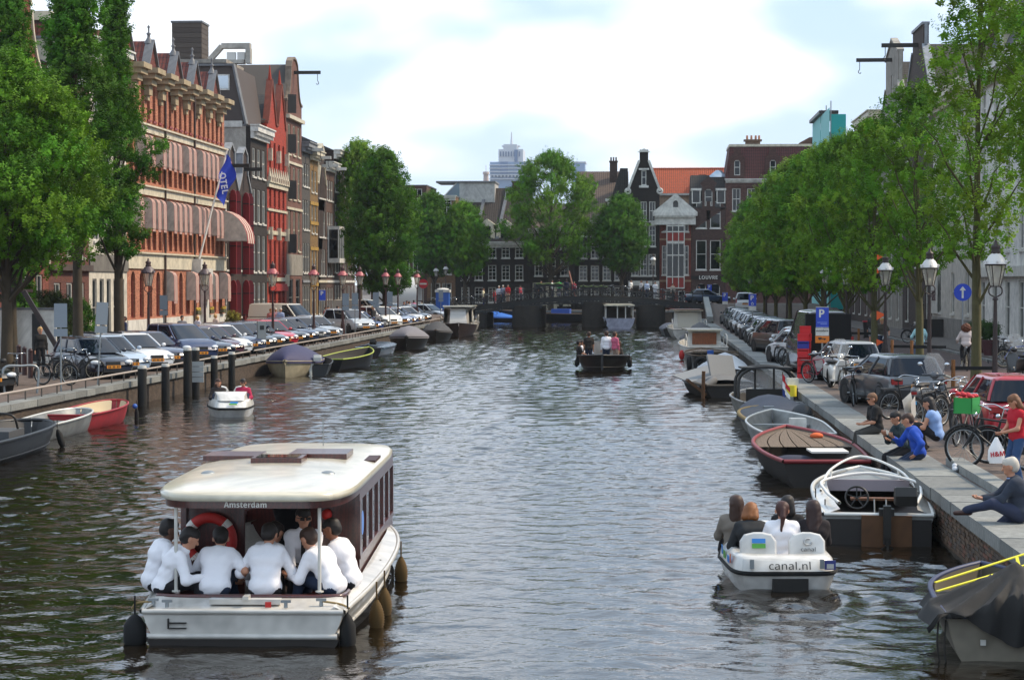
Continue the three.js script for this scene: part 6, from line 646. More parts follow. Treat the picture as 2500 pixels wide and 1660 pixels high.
openBoat({ p: [3.72, 0, -33.3], ry: R(-3), label: 'bare aluminium sloop with steering wheel and black outboard', hull: alu, inside: col(0x3b3430, 0.7), rim: mk('alu_bright', 0xc9c9c4, 0.4, { metalness: 0.4 }), rimR: 0.04, h: { L: 6.2, B: 1.95, stern: 0.9, full: 2.6, sheer: lin(0.5, 0.52, 0.2), floor: 0.14, th: 0.1 }, motor: [0.12, black], fenders: [[-1.02, 0.42, -1.0, 0.55, 0.085, rubber, -0.35], [-1.08, 0.5, -2.0, 0.5, 0.08, rubber, -0.25]], extra: (g, h) => {
  mesh('cockpit_rim', [tube([[-0.62, 0.66, -0.25], [-0.8, 0.72, -1.6], [-0.74, 0.78, -3.0], [0, 0.86, -3.4], [0.74, 0.78, -3.0], [0.8, 0.72, -1.6], [0.62, 0.66, -0.25]], 0.028, 60, 6)], mk('rail_white', 0xd8d6d0, 0.4), g); mesh('bow_rail', [tube([[-0.85, 0.62, -2.6], [-0.6, 0.84, -4.4], [0, 0.95, -5.9], [0.6, 0.84, -4.4], [0.85, 0.62, -2.6]], 0.024, 50, 6), bar([-0.6, 0.84, -4.4], [-0.62, 0.62, -4.3], 0.018), bar([0.6, 0.84, -4.4], [0.62, 0.62, -4.3], 0.018)], mk('rail_white', 0xd8d6d0, 0.4), g);
  for (const s of [-1, 1]) mesh('side_deck', loft(h.T.filter((t) => t < 0.55).map((t) => { const o = h.half(t) - 0.02, y = h.sheer(t) + 0.01; return [[s * (o - 0.24), y + 0.08, -t * 6.2], [s * o, y, -t * 6.2]]; }), false), hullW, g); mesh('cockpit_front', [B(-0.72, 0.72, 0.56, 0.76, -3.3, -3.22)], mk('panel_mauve', 0x8d8388, 0.6), g); mesh('fore_deck', h.deck(0.55, 0.98, -0.02), alu, g);
  const wh = mesh('steering_wheel', TR(new THREE.TorusGeometry(0.19, 0.018, 8, 24), [-0.28, 0.62, -1.5], [-0.3, 0, 0]), black, g); for (let i = 0; i < 5; i++) mesh('spoke', TR(bar([0, 0, 0], [0, 0.19, 0], 0.012), [-0.28, 0.62, -1.5], [-0.3, 0, i * 1.2566]), black, wh); mesh('bench', B(-0.35, 0.45, 0.5, 0.54, -2.4, -2.2), mk('bench_wood', 0x7a4a26, 0.6, { t: 'wood' }), g); mesh('bench_leg', [bar([0.05, 0.14, -2.0], [0.05, 0.52, -2.2], 0.015), bar([0.25, 0.14, -2.0], [0.25, 0.52, -2.2], 0.015)], alu, g); mesh('transom_board', B(-0.84, 0.84, -0.15, 0.43, 0.002, 0.03), col(0x1d1a18, 0.5), g); mesh('motor_well', [B(-0.28, 0.52, -0.02, 0.5, 0.031, 0.12)], mk('rust_brown', 0x6a4a30, 0.9, { t: 'grunge' }), g); } });
openBoat({ p: [3.7, 0, -42.6], ry: R(3), label: 'dark wooden launch with red gunwale and planked foredeck', hull: mk('hull_umber', 0x2e2823, 0.7, { t: 'grunge' }), inside: col(0x4d463f, 0.8), rim: mk('rim_red', 0x7a2227, 0.5), rimR: 0.05, h: { L: 7.2, B: 2.25, stern: 0.8, full: 2.2, sheer: lin(0.55, 0.5, 0.28), floor: 0.14 }, foredeck: 0.5, thwarts: [0.2], extra: (g) => { mesh('hatch_board', B(-0.1, 0.7, 0.58, 0.62, -2.6, -1.7), col(0xd5d2cb, 0.7), g); mesh('folded_tarp', sph(-0.4, 0.35, -2.4, 0.5, 0.14, 0.4, 10, 6), mk('tarp_navy', 0x23263a, 0.8), g); mesh('orange_bag', sph(0.5, 0.68, -5.4, 0.16, 0.08, 0.14, 8, 6), col(0xc65a2a, 0.8), g); mesh('registration', [B(-1.19, -1.17, 0.24, 0.34, -2.4, -1.9)], white, g); } });
openBoat({ p: [3.75, 0, -50.4], ry: R(4), label: 'open aluminium boat with white box behind the red-rimmed launch', hull: alu, rim: M.alu_bright, h: { L: 5.6, B: 2.0, sheer: lin(0.55, 0.55, 0.25), floor: 0.14 }, thwarts: [0.35, 0.7], seat: alu, extra: (g) => { mesh('cool_box', B(0.1, 0.5, 0.45, 0.75, -3.0, -2.6), white, g); } });
openBoat({ p: [3.8, 0, -55.9], ry: R(6), label: 'small grey dinghy with dark cover and motor in black bag', hull: mk('hull_grey', 0x8f8e86, 0.6, { t: 'grunge' }), rim: rope, rimR: 0.06, h: { L: 4.2, B: 1.9, sheer: lin(0.42, 0.44, 0.18), floor: 0.12, round: true, full: 3 }, cover: [0.1, 0.98, 0.12, mk('cover_slate', 0x3e434c, 0.75, { t: 'cloth' })], extra: (g) => { mesh('bagged_motor', [sph(0.4, 0.62, -0.2, 0.3, 0.36, 0.34, 10, 8)], mk('bag_black', 0x23272c, 0.5), g); mesh('bow_fitting', B(-0.15, 0.15, 0.6, 0.7, -3.4, -3.2), steel, g); } });
openBoat({ p: [3.9, 0, -58.8], ry: R(5), label: 'boat under smooth slate-blue canvas cover ahead of the flag boat', hull: M.hull_grey, h: { L: 4.4, B: 1.9, sheer: lin(0.45, 0.45, 0.18), floor: 0.12 }, cover: [0, 0.99, 0.38, mk('cover_blue_grey', 0x474b58, 0.75, { t: 'cloth' })] });
openBoat({ p: [3.85, 0, -62.4], ry: R(4), label: 'grey launch with black folding hood frame and tricolour flag', hull: M.hull_grey, inside: col(0x2a2826, 0.8), rim: alu, h: { L: 5.8, B: 2.05, stern: 0.95, sheer: lin(0.62, 0.55, 0.2), floor: 0.15 }, extra: (g) => {
  mesh('hood_frame', [0, 1].map((k) => tube([[-0.92, 0.6, -1.9 - k * 0.9], [-0.85, 1.3, -2.0 - k * 0.9], [-0.5, 1.55, -2.05 - k * 0.9], [0.5, 1.55, -2.05 - k * 0.9], [0.85, 1.3, -2.0 - k * 0.9], [0.92, 0.6, -1.9 - k * 0.9]], 0.05, 40, 6)), black, g); mesh('hood_top', [B(-0.8, 0.8, 1.55, 1.6, -2.95, -2.0)], mk('hood_cloth', 0x2b2c2d, 0.8), g); mesh('hood_window', [B(-0.85, 0.85, 0.75, 1.45, -2.98, -2.95)], mk('hood_plastic', 0xffffff, 0.12, { transmission: 0.85, thickness: 0 }), g); mesh('hood_post', [B(-0.3, -0.24, 0.7, 1.55, -2.94, -2.9), B(0.3, 0.36, 0.7, 1.55, -2.94, -2.9)], black, g); mesh('seat_back', B(-0.6, 0.6, 0.4, 0.9, -2.6, -2.5), black, g); mesh('stern_bench', B(-0.3, 0.65, 0.45, 0.75, -0.9, -0.75), alu, g); mesh('yellow_buoy', [cyl(0.62, 0.75, -1.0, 0.16, 0.16, 0.34, 12)], mk('buoy_yellow', 0xd9c62a, 0.5), g); mesh('white_bag', B(0.5, 0.85, 1.0, 1.3, -1.3, -1.1), white, g);
  const fp = mesh('flag_staff', bar([0.25, 0.55, -0.1], [0.2, 1.55, 0.05], 0.018), woodD, g); [['flag_red', 0xb31f26], ['flag_pale', 0xe6e3e0], ['flag_navy', 0x24397a]].forEach(([k, c], i) => { const y = 1.5 - i * 0.22; mesh('flag_stripe', loft([0, 1, 2, 3, 4].map((j) => [[0.2 + j * 0.05 + 0.03 * Math.sin(j * 2), y - j * 0.11 + (i === 0 ? 0 : 0), 0.05 + 0.04 * Math.sin(j * 1.7)], [0.2 + j * 0.05 + 0.03 * Math.sin(j * 2), y - 0.22 - j * 0.11 + j * 0.02, 0.07 + 0.04 * Math.sin(j * 1.7 + 0.4)]]), false), mk(k, c, 0.8), fp); }); } });
openBoat({ p: [3.1, 0, -75.8], ry: R(10), label: 'untidy boat heaped with grey tarpaulins and a board', hull: mk('hull_umber', 0x2e2823, 0.7, { t: 'grunge' }), rim: mk('weathered_wood', 0x6b6257, 0.9, { t: 'wood' }), rimR: 0.06, h: { L: 6.4, B: 2.3, sheer: lin(0.45, 0.5, 0.2), floor: 0.14 }, cover: [0.1, 0.97, 0.35, tarG], seed: 9, extra: (g) => { mesh('upright_board', TR(B(-0.55, 0.55, 0, 1.05, -0.05, 0.05), [0.1, 0.55, -2.0], [-0.5, 0.3, 0.08]), mk('tarp_pale', 0x8b8d8e, 0.75, { t: 'cloth' }), g); mesh('tarp_flap', TR(B(-0.8, 0.8, 0, 0.04, -0.6, 0.6), [-0.75, 0.75, -2.6], [0.2, 0.4, 0.15]), M.tarp_pale, g); mesh('lee_board', TR(B(-0.05, 0.05, -0.4, 0.5, -0.2, 0.2), [-1.25, 0.35, -0.4], [0, 0, 0.9]), mk('rust_brown', 0x6a4a30, 0.9, { t: 'grunge' }), g); mesh('mooring_post', bar([-1.15, -0.3, 0.15], [-1.12, 1.0, 0.15], 0.07), mk('rust_brown', 0x6a4a30, 0.9), g); mesh('rolled_tarp', [tube([[-1.0, 0.4, -0.2], [-0.6, 0.62, -0.6], [-0.7, 0.5, -1.4]], 0.16, 16, 8)], tarG, g); } });
openBoat({ p: [3.5, 0, -85.5], ry: R(6), label: 'boat wrapped in pale silvery tarpaulin beside the quay', hull: hullBlk, h: { L: 5.6, B: 2.1, sheer: lin(0.5, 0.5, 0.2), floor: 0.14 }, cover: [0, 0.99, 0.75, mk('tarp_silver', 0xbfc2c6, 0.55, { t: 'cloth' }), 0.4], seed: 21 });
openBoat({ p: [3.3, 0, -98.5], ry: R(5), label: 'dark work boat with tyre fenders and a blue drum', hull: hullBlk, inside: col(0x3a332c, 0.8), rim: woodD, h: { L: 7, B: 2.4, sheer: lin(0.75, 0.65, 0.25), floor: 0.2 }, foredeck: 0.4, extra: (g) => { for (const [x, z] of [[-0.8, 0.1], [0.1, 0.12], [-1.25, -1]]) mesh('tyre_fender', TR(new THREE.TorusGeometry(0.27, 0.1, 8, 16), [x, 0.35, z], [0, x < -1 ? PI / 2 : 0, 0]), rubber, g); mesh('blue_drum', cyl(-0.3, 0.5, -0.3, 0.16, 0.16, 0.5), mk('drum_blue', 0x2c5aa8, 0.5), g); mesh('timber', [B(-1.1, 1.1, 0.85, 0.93, -1.0, -0.8), B(-1.0, 1.0, 0.85, 0.92, -1.5, -1.3)], woodD, g); } });
function cruiser(o) { const b = openBoat({ ...o, hull: o.hullM || hullW, h: { L: o.L || 7.5, B: o.B || 2.5, stern: 0.9, sheer: lin(0.75, 0.7, 0.4), floor: 0.3 }, extra: (g, h) => { const L = h.L, w = h.half(0.3) * 0.78; mesh('cabin', loft([[[-w, 0.7, -L * 0.25], [w, 0.7, -L * 0.25], [w * 0.6, 0.8, -L * 0.72], [-w * 0.6, 0.8, -L * 0.72]], [[-w * 0.92, o.ch || 1.6, -L * 0.27], [w * 0.92, o.ch || 1.6, -L * 0.27], [w * 0.5, (o.ch || 1.6) - 0.1, -L * 0.64], [-w * 0.5, (o.ch || 1.6) - 0.1, -L * 0.64]]], true, false, true).toNonIndexed(), o.cab || hullW, g); g.children[g.children.length - 1].geometry.computeVertexNormals(); mesh('cabin_roof', TR(B(-w * 1.02, w * 1.02, 0, 0.08, -L * 0.67, -L * 0.2), [0, (o.ch || 1.6), 0]), o.roofM || roofCream, g); mesh('rear_panel', B(-w * 0.7, w * 0.7, 0.85, (o.ch || 1.6) - 0.12, -L * 0.25, -L * 0.25 + 0.06), o.panel || glass, g); for (const s of [-1, 1]) { mesh('side_window', B(s * w * 0.93 - 0.03, s * w * 0.93 + 0.03, 1.05, (o.ch || 1.6) - 0.15, -L * 0.5, -L * 0.3), glass, g); mesh('pushpit', tube([[s * w * 1.1, 0.75, -0.2], [s * w * 1.15, 1.3, -0.4], [s * w * 1.12, 1.35, -L * 0.22], [s * w * 1.1, 0.75, -L * 0.24]], 0.025, 20, 5), white, g); } if (o.more) o.more(g, h); } }); return b; }
cruiser({ p: [3.2, 0, -111.5], ry: R(4), label: 'white cabin boat with tan rear panel on the right bank', hullM: mk('hull_white', 0xdcd8cf), panel: mk('panel_tan', 0x9a5a35, 0.6, { t: 'wood' }), more: (g) => { mesh('red_fender', sph(-1.35, 0.3, -0.6, 0.16, 0.28, 0.16), mk('buoy_red', 0xb3241f), g); mesh('dark_bottom', B(-1.05, 1.05, -0.2, 0.4, 0.0, 0.03), hullBlk, g); } });
openBoat({ p: [3.4, 0, -130], ry: R(4), label: 'boat under dark grey canvas tent between the two cabin boats', hull: hullBlk, h: { L: 6, B: 2.3, sheer: lin(0.6, 0.6, 0.2), floor: 0.2 }, cover: [0, 0.95, 1.1, mk('canvas_dark', 0x5b5b5d, 0.8, { t: 'cloth' }), 0.3] });
cruiser({ p: [3.1, 0, -154], ry: R(3), L: 9, B: 2.9, ch: 2.1, label: 'white wheelhouse boat farthest along the right bank', panel: mk('panel_pale', 0xb9b6ab, 0.6), more: (g) => mesh('roof_rim', B(-1.1, 1.1, 2.18, 2.22, -6, -1.75), mk('bench_wood', 0x7a4a26, 0.6), g) });
openBoat({ p: [1.9, 0, -163], ry: R(3), label: 'low dark boat outside the wheelhouse boat', hull: hullBlk, h: { L: 6, B: 1.7, sheer: lin(0.55, 0.55, 0.2), floor: 0.2 }, cover: [0, 0.95, 0.4, M.cover_blue_grey] });
// --- boats moored on the left
openBoat({ p: [-15.85, 0, -44.6], ry: R(2), label: 'black round-ended steel boat at the left edge', hull: hullBlk, inside: mk('inside_black', 0x2a2a2b, 0.6), rim: hullBlk, rimR: 0.05, h: { L: 8, B: 2.2, stern: 0.85, full: 3.2, round: true, sheer: lin(0.58, 0.52, 0.14), floor: 0.14 }, strake: hullBlk, fenders: [[1.02, 0.5, -7.2, 0.5, 0.09, rubber, 0.3]], extra: (g) => { mesh('engine_box', B(-0.45, 0.45, 0.3, 0.62, -5.6, -4.2), mk('box_grey', 0x47484a, 0.6), g); mesh('grab_arch', tube([[-0.4, 0.62, -5.2], [-0.3, 0.95, -5.1], [0.3, 0.95, -5.1], [0.4, 0.62, -5.2]], 0.03, 20, 6), black, g); } });
openBoat({ p: [-16.75, 0, -53.4], ry: R(-2), label: 'small bare aluminium rowing boat by the left wall', hull: alu, rim: M.alu_bright, h: { L: 5.4, B: 1.5, full: 2.8, round: true, sheer: lin(0.42, 0.42, 0.16), floor: 0.12 }, thwarts: [0.35, 0.65], seat: alu });
openBoat({ p: [-16.7, 0, -57.6], ry: R(-3), label: 'red painted rowing boat by the left wall', hull: mk('hull_red', 0xa3202a, 0.5, { t: 'grunge' }), inside: col(0xb9a98c, 0.8), rim: mk('hull_red', 0xa3202a), h: { L: 4.8, B: 1.5, full: 2.6, round: true, sheer: lin(0.45, 0.42, 0.2), floor: 0.12 }, thwarts: [0.3, 0.6], fenders: [[0.72, 0.4, -4.5, 0.5, 0.07]], extra: (g) => mesh('blue_rope', sph(0.7, 0.45, -4.4, 0.08), mk('drum_blue', 0x2c5aa8), g) });
openBoat({ p: [-16.6, 0, -97.5], ry: PI + R(3), label: 'boat under rounded violet-blue cover on the left', hull: mk('hull_cream', 0xb9ad90, 0.6, { t: 'grunge' }), h: { L: 7, B: 2.4, full: 2.6, sheer: lin(0.62, 0.6, 0.14), floor: 0.2 }, cover: [0.02, 0.99, 0.75, mk('cover_violet', 0x2f2f56, 0.7, { t: 'cloth' })] });
openBoat({ p: [-15.4, 0, -92.6], ry: R(8), label: 'black open boat with white bench and pale outboard', hull: hullBlk, inside: col(0x24211d, 0.7), rim: hullBlk, h: { L: 5.6, B: 1.9, sheer: lin(0.5, 0.5, 0.25), floor: 0.14 }, thwarts: [0.3], seat: white, motor: [0, mk('motor_pale', 0xc9c8c0, 0.5)] });
openBoat({ p: [-15.6, 0, -98.2], ry: R(-12), label: 'black boat edged with a lime green rim', hull: hullBlk, inside: col(0x1d1b18, 0.7), rim: mk('rim_lime', 0x9aa845, 0.6), h: { L: 6.2, B: 2.0, sheer: lin(0.55, 0.55, 0.4), floor: 0.14 } });
openBoat({ p: [-16.2, 0, -117.6], ry: R(-4), label: 'glossy dark speedboat with silver edge on the left', hull: paint(0x16181f), rim: chrome, h: { L: 5.4, B: 1.8, round: true, full: 3, sheer: lin(0.5, 0.5, 0.1), floor: 0.2 }, cover: [0, 0.99, 0.2, mk('cover_gloss', 0x22283a, 0.25)], motor: [0, black] });
openBoat({ p: [-15.7, 0, -135], ry: PI + R(4), label: 'dark boat with domed grey cover on the left', hull: hullBlk, h: { L: 7.2, B: 2.5, full: 2.8, sheer: lin(0.75, 0.72, 0.14), floor: 0.2 }, cover: [0.02, 0.99, 0.7, mk('tarp_ash', 0x77757a, 0.8, { t: 'cloth' })] });
openBoat({ p: [-16, 0, -138], ry: R(4), label: 'small open grey boat past the domed cover', hull: M.hull_grey, h: { L: 5, B: 1.8, sheer: lin(0.5, 0.5, 0.2), floor: 0.15 }, thwarts: [0.4] });
openBoat({ p: [-15.7, 0, -152.5], ry: PI + R(4), label: 'boat under dark pointed canvas near the tug', hull: hullBlk, h: { L: 6.5, B: 2.2, sheer: lin(0.6, 0.6, 0.2), floor: 0.2 }, cover: [0, 0.97, 0.8, mk('canvas_charcoal', 0x3f3e3f, 0.8, { t: 'cloth' }), 0.5] });
cruiser({ p: [-15.9, 0, -169.5], ry: PI + R(6), L: 11, B: 3.1, ch: 2.3, hullM: mk('hull_maroon', 0x2b1716, 0.5, { t: 'grunge' }), label: 'dark tug with white wheelhouse on the left', panel: white });
cruiser({ p: [-15.9, 0, -180], ry: PI + R(2), L: 7, B: 2.2, ch: 2.2, label: 'small white cabin boat beside the left bridge end', panel: mk('panel_tan', 0x9a5a35) });
// --- white tour boat by the bridge, and barge beyond it
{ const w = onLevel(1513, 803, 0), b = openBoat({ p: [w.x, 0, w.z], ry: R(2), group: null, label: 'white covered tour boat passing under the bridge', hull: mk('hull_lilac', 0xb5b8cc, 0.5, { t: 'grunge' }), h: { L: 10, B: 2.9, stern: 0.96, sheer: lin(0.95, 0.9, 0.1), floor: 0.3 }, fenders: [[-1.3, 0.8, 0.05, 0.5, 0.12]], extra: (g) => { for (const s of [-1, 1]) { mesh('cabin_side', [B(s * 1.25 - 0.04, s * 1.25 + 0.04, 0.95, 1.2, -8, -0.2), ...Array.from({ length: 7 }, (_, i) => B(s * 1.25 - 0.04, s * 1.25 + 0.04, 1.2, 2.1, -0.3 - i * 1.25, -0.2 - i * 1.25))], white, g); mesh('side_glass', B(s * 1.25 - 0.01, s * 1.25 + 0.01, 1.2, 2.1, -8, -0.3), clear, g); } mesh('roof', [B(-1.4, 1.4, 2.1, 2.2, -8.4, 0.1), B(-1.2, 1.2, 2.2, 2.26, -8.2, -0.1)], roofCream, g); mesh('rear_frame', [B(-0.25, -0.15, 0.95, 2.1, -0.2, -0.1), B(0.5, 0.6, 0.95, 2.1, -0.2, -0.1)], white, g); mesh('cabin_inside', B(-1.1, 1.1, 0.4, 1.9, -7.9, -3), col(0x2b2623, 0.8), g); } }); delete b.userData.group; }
openBoat({ p: [-5.5, 0, -222], ry: R(85), label: 'dark sailing barge seen under the bridge', hull: hullBlk, rim: woodD, h: { L: 12, B: 3, sheer: lin(0.9, 0.6, 0.8), floor: 0.3 }, extra: (g) => { mesh('deck_load', [B(-0.8, 0.8, 0.9, 1.4, -5, -3)], mk('tarp_blue', 0x2c4f9e, 0.8), g); } });
openBoat({ p: [-14, 0, -221], ry: R(88), label: 'small boat with bright blue tarpaulin under the bridge', hull: hullBlk, h: { L: 5, B: 1.9, sheer: lin(0.5, 0.5, 0.2), floor: 0.2 }, cover: [0, 0.97, 0.6, mk('tarp_bright_blue', 0x2d68b8, 0.7), 0.5] });
// ---------------------------------------------------------------- cars: front towards +z, wheels on y = 0
const tyreG = lathe([[0.2, -0.09], [0.29, -0.1], [0.315, -0.07], [0.32, 0], [0.315, 0.07], [0.29, 0.1], [0.2, 0.09]], 24).rotateZ(PI / 2), rimG = merge([new THREE.CylinderGeometry(0.205, 0.205, 0.14, 20).rotateZ(PI / 2), ...Array.from({ length: 5 }, (_, i) => TR(B(-0.085, 0.085, 0.03, 0.2, -0.035, 0.035), [0, 0, 0], [i * 1.2566, 0, 0]))]);
norm(tyreG); const plateY = mk('plate_yellow', 0xd98a1c, 0.5), lampW = mk('headlamp', 0xd9dde0, 0.08, { clearcoat: 1 }), lampR = mk('tail_lamp', 0x8c0f12, 0.2, { clearcoat: 1 }), trimB = mk('trim_black', 0x1b1b1c, 0.6), amber = mk('amber_lamp', 0xc8641a, 0.3);
const CARS = { // L, W, H, bonnet height, belt, windscreen base/top and rear window top/base (share of length from the rear), seat of wheels
  hatch: { L: 4.1, W: 1.72, H: 1.44, bon: 0.78, nose: 0.66, belt: 0.92, tail: 0.9, f0: 0.74, f1: 0.53, r1: 0.1, r0: 0.03 }, saloon: { L: 4.5, W: 1.76, H: 1.42, bon: 0.76, nose: 0.64, belt: 0.9, tail: 0.92, f0: 0.71, f1: 0.53, r1: 0.25, r0: 0.12 }, estate: { L: 4.6, W: 1.76, H: 1.46, bon: 0.8, nose: 0.66, belt: 0.92, tail: 0.92, f0: 0.73, f1: 0.55, r1: 0.07, r0: 0.015 }, mpv: { L: 4.4, W: 1.8, H: 1.65, bon: 0.95, nose: 0.74, belt: 1.0, tail: 0.98, f0: 0.83, f1: 0.57, r1: 0.07, r0: 0.02 }, van: { L: 5.0, W: 1.95, H: 2.05, bon: 1.12, nose: 0.86, belt: 1.14, tail: 1.12, f0: 0.9, f1: 0.7, r1: 0.03, r0: 0.01 }, small: { L: 3.6, W: 1.6, H: 1.42, bon: 0.82, nose: 0.68, belt: 0.9, tail: 0.86, f0: 0.76, f1: 0.54, r1: 0.06, r0: 0.015 } };
const carCache = new Map();
function carGeo(kind) {
  if (carCache.has(kind)) return carCache.get(kind); const c = CARS[kind], { L, W, H } = c, zz = (t) => -L / 2 + t * L, G = {};
  const st = [[0, 0.86, 0.5, c.tail * 0.72], [0.012, 0.92, 0.34, c.tail * 0.94], [0.05, 0.97, 0.27, c.tail], [0.2, 1, 0.22, c.belt], [0.5, 1, 0.21, c.belt], [c.f0, 0.99, 0.22, c.bon + 0.06], [c.f0 + (1 - c.f0) * 0.45, 0.975, 0.23, c.bon], [0.95, 0.93, 0.25, c.nose + 0.03], [0.985, 0.87, 0.3, c.nose - 0.08], [1, 0.8, 0.42, c.nose - 0.2]];
  const sec = ([t, w, y0, y1]) => { const h = W / 2 * w, z = zz(t), m = (y0 + y1) / 2; return [[0, y0, z], [h * 0.86, y0, z], [h * 0.98, y0 + 0.07, z], [h, m - 0.03, z], [h * 0.985, m + 0.09, z], [h * 0.95, y1 - 0.05, z], [h * 0.86, y1 - 0.005, z], [h * 0.4, y1 + 0.025, z], [0, y1 + 0.03, z]]; };
  const rings = st.map((s) => { const r = sec(s); return [...r, ...r.slice(1, -1).reverse().map((p) => [-p[0], p[1], p[2]])]; }); G.body = merge([loft(rings, true, true, true)]);
  const se = (t) => { const z0 = lerp(zz(c.r0), zz(c.r1), t), z1 = lerp(zz(c.f0), zz(c.f1), t), y = lerp(c.belt + 0.0, H - 0.05, t), w = W / 2 * lerp(0.93, 0.72, Math.pow(Math.max(0, t), 1.15)), l = []; for (let i = 0; i < 40; i++) { const a = i / 40 * 2 * PI, cc = Math.cos(a), ss = Math.sin(a), e = 0.26; l.push([w * Math.sign(cc) * Math.pow(Math.abs(cc), e), y + (Math.abs(cc) < 0.5 ? 0.015 : 0), (z0 + z1) / 2 + (z1 - z0) / 2 * Math.sign(ss) * Math.pow(Math.abs(ss), e)]); } return l; };
  G.glass = merge([loft([-0.06, 0.2, 0.45, 0.7, 0.93].map(se))]); const top = se(0.93), cx = (zz(c.r1) + zz(c.f1)) / 2, sh = (f, dy) => top.map((p) => [p[0] * f, p[1] + dy, cx + (p[2] - cx) * f]); G.roof = merge([loft([sh(1.012, -0.03), sh(1.01, 0.0), sh(0.94, 0.045), sh(0.75, 0.065), sh(0.4, 0.078), sh(0.05, 0.08)], true, false, true)]);
  const pil = (i, r) => tube([-0.03, 0.2, 0.45, 0.7, 0.95].map((t) => { const p = se(t)[i]; return [p[0] * 1.006, p[1], p[2]]; }), r, 8, 5); const ids = [4, 16, 24, 36], bi = [0, 20]; G.pillars = merge([...ids.map((i) => pil(i, 0.04)), ...bi.map((i) => pil(i, kind === 'van' ? 0.3 : 0.035))]); if (kind === 'van') { const w = W / 2; G.pillars = merge([...ids.map((i) => pil(i, 0.05)), ...[-1, 1].map((s) => loft([0, 0.5, 0.95].map((t) => { const y = lerp(c.belt, H - 0.05, t), x = s * (W / 2 * lerp(0.93, 0.72, Math.pow(Math.max(0, t), 1.15)) + 0.012); return [[x, y, zz(0.05)], [x, y, zz(0.6)]]; }), false))]); }
  const fz = zz(1), rz = zz(0), n = c.nose; G.lamps = [-1, 1].map((s) => merge([TR(new THREE.SphereGeometry(1, 12, 8), [s * W * 0.36, n - 0.06, fz - 0.13], [0, s * 0.5, 0], [0.19, 0.085, 0.12])])); G.tails = [-1, 1].map((s) => merge([kind === 'estate' || kind === 'mpv' || kind === 'van' ? bx(s * W * 0.44, c.tail - 0.1, rz + 0.07, 0.12, 0.42, 0.1) : bx(s * W * 0.37, c.tail - 0.16, rz + 0.05, 0.3, 0.15, 0.1)]));
  G.grille = merge([bx(0, n - 0.1, fz - 0.05, W * 0.3, 0.12, 0.1)]); G.bumper = merge([bx(0, 0.36, fz - 0.06, W * 0.76, 0.13, 0.14)]); G.intake = merge([bx(0, 0.3, fz + 0.0, W * 0.5, 0.09, 0.03)]); G.rbump = merge([bx(0, 0.42, rz + 0.03, W * 0.84, 0.2, 0.12)]); G.plate = merge([bx(0, 0, 0, 0.52, 0.11, 0.012)]); G.chars = merge(Array.from({ length: 8 }, (_, i) => i === 2 || i === 5 ? bx(-0.19 + i * 0.054, 0, 0.008, 0.016, 0.012, 0.004) : bx(-0.19 + i * 0.054, 0, 0.008, 0.03, 0.07, 0.004))); G.mirror = [-1, 1].map((s) => merge([TR(new THREE.SphereGeometry(1, 8, 6), [s * (W / 2 + 0.07), c.belt + 0.06, zz(c.f0) - 0.22], [0, 0, 0], [0.1, 0.075, 0.06])]));
  G.sill = merge([bx(0, 0.24, 0, W * 0.985, 0.06, L * 0.6)]); G.archs = [0.2, 0.8].map((t) => merge([new THREE.CylinderGeometry(0.37, 0.37, W * 0.985, 20).rotateZ(PI / 2).translate(0, 0.34, zz(t === 0.2 ? 0.19 : 0.81))])); carCache.set(kind, G); return G;
}
function car(o) {
  const c = CARS[o.kind], G = carGeo(o.kind), g = thing(o.kind === 'van' ? 'parked_van' : 'parked_car', o.label, o.kind === 'van' ? 'van' : 'car', o.p, o.ry, o.group), pm = paint(o.color), fz = c.L / 2, put = (n, geo, m, p) => { const q = mesh(n, geo, m, p || g); return q; };
  const body = put('body', G.body, pm); put('windows', G.glass, carglass); put('roof', G.roof, o.roof ? paint(o.roof) : pm); put('pillars', G.pillars, o.pillar ? paint(o.pillar) : pm);
  for (const a of G.archs) put('wheel_arch', a, trimB); put('sill', G.sill, trimB);
  for (const [x, t] of [[-1, 0.19], [1, 0.19], [-1, 0.81], [1, 0.81]]) { const w = new THREE.Group(); w.name = 'wheel'; w.position.set(x * (c.W / 2 - 0.1), 0.32, -c.L / 2 + t * c.L); g.add(w); put('tyre', tyreG, rubber, w); put('rim', rimG, steel, w); }
  if (o.side !== 'rear') { for (const l of G.lamps) put('headlight', l, lampW); put('grille', G.grille, trimB); put('bumper', G.bumper, o.bump ? trimB : pm); put('air_intake', G.intake, trimB); if (o.chrome) put('grille_frame', [bx(0, c.nose - 0.1, fz + 0.0, c.W * 0.16, 0.15, 0.02)], chrome); }
  for (const l of G.tails) put('tail_light', l, lampR); put('rear_bumper', G.rbump, o.bump ? trimB : pm); for (const m of G.mirror) put('mirror', m, o.bump ? trimB : pm);
  for (const s of o.side === 'rear' ? [-1] : [1]) { const p = put('number_plate', G.plate, o.plate === 'white' ? white : plateY); p.position.set(0, s > 0 ? 0.44 : 0.62, s * (fz + 0.03)); if (s < 0) p.rotation.y = PI; put('plate_characters', G.chars, trimB, p).userData.kind = 'stuff'; }
  if (o.side === 'rear') put('number_light', bx(0, 0.72, -fz - 0.0, 0.4, 0.04, 0.03), trimB);
  if (o.rack) put('roof_rack', [B(-0.55, -0.5, c.H + 0.02, c.H + 0.09, -1.2, 0.2), B(0.5, 0.55, c.H + 0.02, c.H + 0.09, -1.2, 0.2), B(-0.6, 0.6, c.H + 0.07, c.H + 0.1, -0.3, -0.24), B(-0.6, 0.6, c.H + 0.07, c.H + 0.1, -0.9, -0.84)], trimB);
  return g;
}
const LC = 'cars parked at an angle on the left quay';
